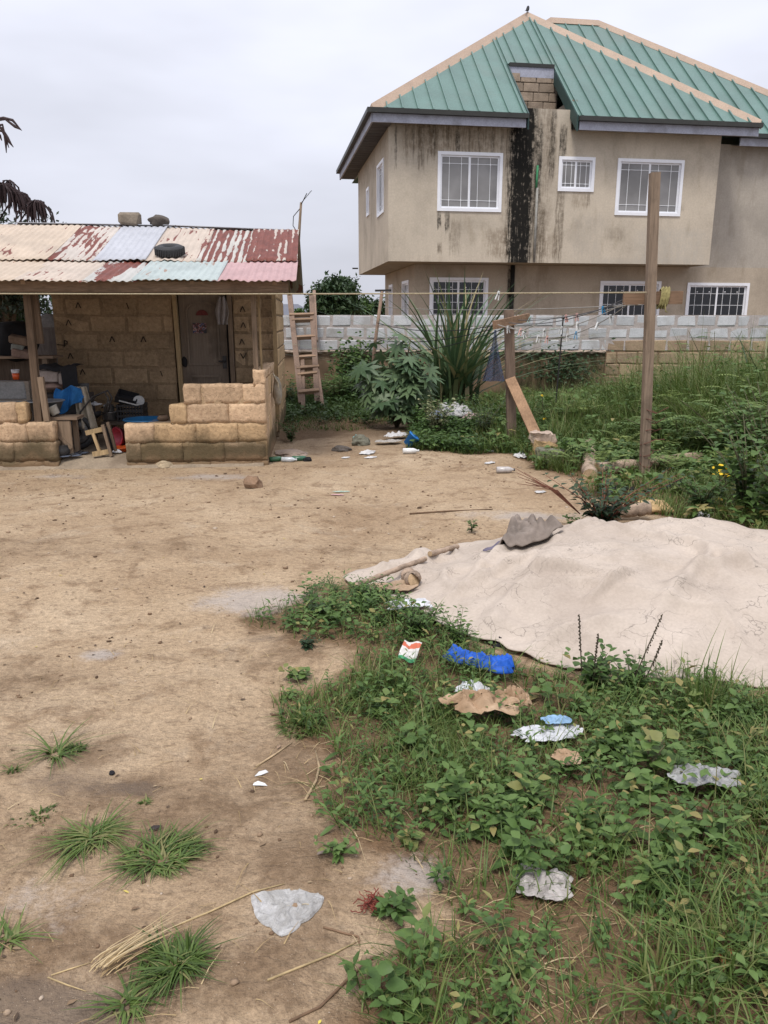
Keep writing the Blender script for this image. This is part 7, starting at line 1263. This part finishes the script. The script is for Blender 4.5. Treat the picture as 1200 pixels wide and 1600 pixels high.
# ------------------------------------------------------------------ trees
def tree(name, label, X, Y, H, R, trunk_r, nclump, leaf, mat, seed, squash=.8, per=60, base=.35, tilt=0, tall=None, shape=1.0):
    r = np.random.default_rng(seed); t = thing(name, label, 'tree', (X, Y, 0)); cz = H-R*squash; mb = MB(); mb.tube([(0, 0, -.1), (tilt*.4, 0, cz*.5), (tilt, 0, cz+R*.3)], [trunk_r, trunk_r*.8, trunk_r*.3], 9); s = Soup(); lobes = r.normal(0, .5, (7, 3))*[R, R, R*squash]*.7
    for k in range(nclump):
        v = r.normal(0, 1, 3); v /= np.linalg.norm(v); q = v*R*(r.random()**.4)*[1, 1, squash]*(.75+.45*abs(mnoise.noise(Vector(v*2)+Vector((seed, 0, 0))))*shape); c_ = np.array([tilt, 0, cz])+q
        if k % 4 == 0: mb.tube([(tilt*.7, 0, cz*(base+.4*r.random())), tuple((c_+np.array([tilt, 0, cz*.8]))/2), tuple(c_)], [trunk_r*.4, trunk_r*.25, trunk_r*.08], 5)
        m = per; pos = c_+r.normal(0, 1, (m, 3))*R*.13; d = r.normal(0, 1, (m, 3))+[0, 0, -.2]; s.quads(pos, d, r.normal(0, .6, (m, 3))+[0, 0, 1], leaf*(.6+.8*r.random(m)), leaf*.5*(.6+.8*r.random(m)), np.clip(r.normal(.42+.3*(r.random()-.5), .15, m), 0, 1))
    part('trunk', mb, plain('tree_bark', (.12, .09, .065), .3, 8, .9, .5), t, True); link('crown', s.mesh('crown', mat), t); return t
def at(px_, py_, Y): return P(px_, py_, Y)
q = at(522, 428, 48); tree('tree', 'round dark green tree beyond the wall right of the ladder top', q[0], 48, q[2], 1.75, .16, 130, .30, M_DARKLEAF, 3, 1.0, 60)
q = at(585, 462, 52); tree('tree', 'smaller bushy tree against the left side of the house', q[0], 52, q[2], 1.3, .12, 60, .26, M_DARKLEAF, 4, .8, 50); q = at(552, 463, 50); tree('tree', 'low loose tree between the round tree and the house', q[0]+.1, 50, q[2], 1.1, .12, 50, .26, M_LEAF, 5, .8, 45); q = at(468, 484, 46); tree('tree', 'low bush top showing over the wall left of the ladder rails', q[0], 46, q[2], .55, .08, 26, .2, M_LEAF, 6, .6, 40)
q = at(5, 305, 13.5); tree('pod_tree', 'tree with hanging dark pods rising behind the left end of the roof', -6.45, 13.5, 3.45, 1.1, .12, 90, .10, leafmat('grey_leaf', [(0, (.03, .045, .03)), (1, (.09, .115, .07))], .5, .2), 8, .9, 70)
M_POD = plain('dark_red_pod', (.035, .02, .02), .35, 14, .7, .1)
for k, (px_, py_, Y, n, R) in enumerate(((5, 290, 12.9, 60, .28), (31, 303, 12.9, 34, .14), (58, 316, 12.8, 50, .17), (14, 285, 13, 20, .15))):
    a = at(px_, py_, Y); m = MB(); r = random.Random(k)
    for i in range(n): x, y = r.gauss(0, R*.5), r.gauss(0, R*.4); z = -abs(x)*.5+r.uniform(-.05, .05); L = r.uniform(.16, .34); b_ = x*.5; m.tube([(x*.3, y*.3, .03), (x, y, z), (x+b_*.25, y, z-L*.5), (x+b_*.35, y, z-L)], [.006, .014, .014, .003], 4)
    m.tube([(0, 0, .03), (-.3, .2, -.15), (-.8, .6, -.5)], [.008, .012, .02], 5); solo('pod_cluster', ['large cluster of dark pods at the left edge over the roof', 'small middle cluster of dark pods over the roof', 'right hand cluster of dark pods over the roof corner', 'upper thin pod cluster at the left edge'][k], 'pods', m, M_POD, a)
m = MB()
for (pp) in (((-30, 190), (6, 184), (20, 188), (34, 204)), ((-30, 192), (8, 186), (24, 198), (33, 203)), ((-30, 200), (3, 200), (12, 215), (20, 229)), ((-30, 200), (5, 205), (15, 222), (21, 230)), ((-30, 200), (4, 195), (9, 220), (10, 239)), ((-30, 200), (0, 198), (8, 212), (14, 231)), ((-30, 210), (-6, 205), (0, 212), (3, 220))):
    Y = 9.0; pts = [P(a, b_, Y) for a, b_ in pp]; m.tube([(q[0]-P(-30, 200, Y)[0], 0, q[2]-P(-30, 200, Y)[2]) for q in pts], [.012, .013, .016, .004], 5)
m.tube([(0, 0, 0), (-.8, 1.0, -.5), (-2.2, 4.3, -2.4)], [.014, .03, .05], 6); solo('pod_branch', 'bare branch with drooping dark pods entering high at the left edge', 'branch', m, M_POD, P(-30, 200, 9.0))
tree('tree', 'green bushy tree seen through the open left end of the porch', -6.35, 14.2, 1.95, .9, .07, 70, .11, M_LEAF, 9, .9, 60); tree('tree', 'dark tree behind the left end of the shack', -8.6, 16.5, 3.2, 1.3, .1, 60, .14, M_DARKLEAF, 10, .9, 60); tree('tree', 'palm like dry topped tree beyond the grey rear wall', -5.75, 17.5, 2.35, .55, .07, 26, .14, leafmat('dry_crown', [(0, (.06, .055, .035)), (1, (.17, .15, .09))], .6, .1), 11, .7, 60)
hs_ = solo('headstone', 'rounded grey slab standing behind the grey rear wall', 'slab', MB().box(-.2, .2, -.05, .05, 0, 1.55).lump(.2, .05, .15, 1, .1, 2, (0, 0, 1.55)), plain('dull_grey_slab', (.24, .23, .22), .25, 6, .9, .3), P(75, 500, 12.2)[:2]+(0,)); hs_.name = 'standing_slab'
# far houses beyond the plot
def far_house(label, X, Y, w_, d_, h, rh, wallc, roofc):
    t = thing('far_house', label, 'house', (X, Y, 0)); part('wall', MB().box(-w_/2, w_/2, 0, d_, 0, h), plain('far_wall%.2f' % wallc[0], wallc, .1, .8, .9, 0), t); part('roof', MB().add([(-w_/2-.4, -.4, h), (w_/2+.4, -.4, h), (w_/2+.4, d_+.4, h), (-w_/2-.4, d_+.4, h), (-w_*.15, d_/2, h+rh), (w_*.15, d_/2, h+rh)], [(0, 1, 5, 4), (1, 2, 5), (2, 3, 4, 5), (3, 0, 4), (0, 3, 2, 1)]), plain('far_roof%.2f' % roofc[0], roofc, .12, .8, .7, 0), t)
    for k in (-.25, .25): part('window', MB().box(w_*k-.5, w_*k+.5, -.03, -.002, h*.4, h*.8), plain('far_window', (.05, .05, .055), .1, 2, .3, 0), t)
q = P(452, 474, 95); far_house('distant house with a grey roof seen between shack and ladder', q[0]-.3, 95, 6.0, 8, q[2]-1.6, 1.6, (.42, .33, .24), (.13, .135, .16))
q = P(48, 466, 70); far_house('distant house with a grey roof seen under the left eave', q[0], 70, 7, 8, q[2]-1.9, 1.8, (.40, .40, .33), (.17, .175, .20)); q = P(12, 464, 78); far_house('distant house with a greenish roof at the far left', q[0], 78, 7, 8, q[2]-1.5, 1.6, (.5, .46, .36), (.30, .36, .31))

# ------------------------------------------------------------------ crumbs and pebbles of the yard
def pebbles():
    bm = bmesh.new(); bmesh.ops.create_icosphere(bm, subdivisions=1, radius=1); bv = np.array([v.co[:] for v in bm.verts]); bf = np.array([[v.index for v in f.verts] for f in bm.faces]); bm.free(); bf = np.concatenate([bf, bf[:, 2:3]], 1); s = Soup()
    X, Y = scatter(8000, -4.6, 2.8, 1.2, 9.4); px, py, dep = pix(X, Y, gz(X, Y)); k = (RNG.random(len(X)) < .18+.82*sstep(.45, .65, fbm(X*1.6, Y*1.6, 131, 3))) & off_canvas(X, Y) & (vegmask(X, Y) < .5) & ~((np.abs(X+3) < 2) & (Y > 8.45)); X, Y = X[k], Y[k]
    r = .0016+.0075*RNG.random(len(X))**4; r = r*(1+.16*(Y-1.5)*RNG.random(len(X)))
    for i in range(len(X)):
        v = bv*(1+RNG.normal(0, .18, (len(bv), 1)))*[r[i]*RNG.uniform(.8, 1.5), r[i]*RNG.uniform(.8, 1.4), r[i]*.65]; v = v+[X[i], Y[i], 0]; v[:, 2] += gz1(X[i], Y[i])+r[i]*.3; s.put(v, bf, np.full(len(v), RNG.random()))
    b = NB('yard_crumbs'); m = b.done(b.ramp(b.attr('tint'), [(0, (.07, .045, .03)), (.4, (.17, .11, .068)), (.75, (.29, .205, .135)), (1, (.44, .36, .28))]), .95, .15); o = link('pebbles', s.mesh('pebbles', m)); o['kind'] = 'stuff'
    s = Soup(); n = 700; X, Y = scatter(n, -4.2, 1.2, 1.3, 8.6); k = (vegmask(X, Y) < .5) & off_canvas(X, Y); X, Y = X[k], Y[k]; n = len(X); a = RNG.uniform(0, 6.28, n); s.leaves(np.stack([X, Y, gz(X, Y)+.004], 1), np.stack([np.cos(a), np.sin(a), RNG.normal(.05, .12, n)], 1), np.tile([0, 0, 1.], (n, 1)), .012+.02*RNG.random(n), .006+.008*RNG.random(n), RNG.random(n), .1, .3)
    o = link('leaf_litter', s.mesh('leaf_litter', leafmat('leaf_litter', [(0, (.05, .033, .022)), (.6, (.17, .11, .065)), (.93, (.34, .26, .16)), (1, (.55, .45, .08))], .8, 0))); o['kind'] = 'stuff'
pebbles()
build_ground()
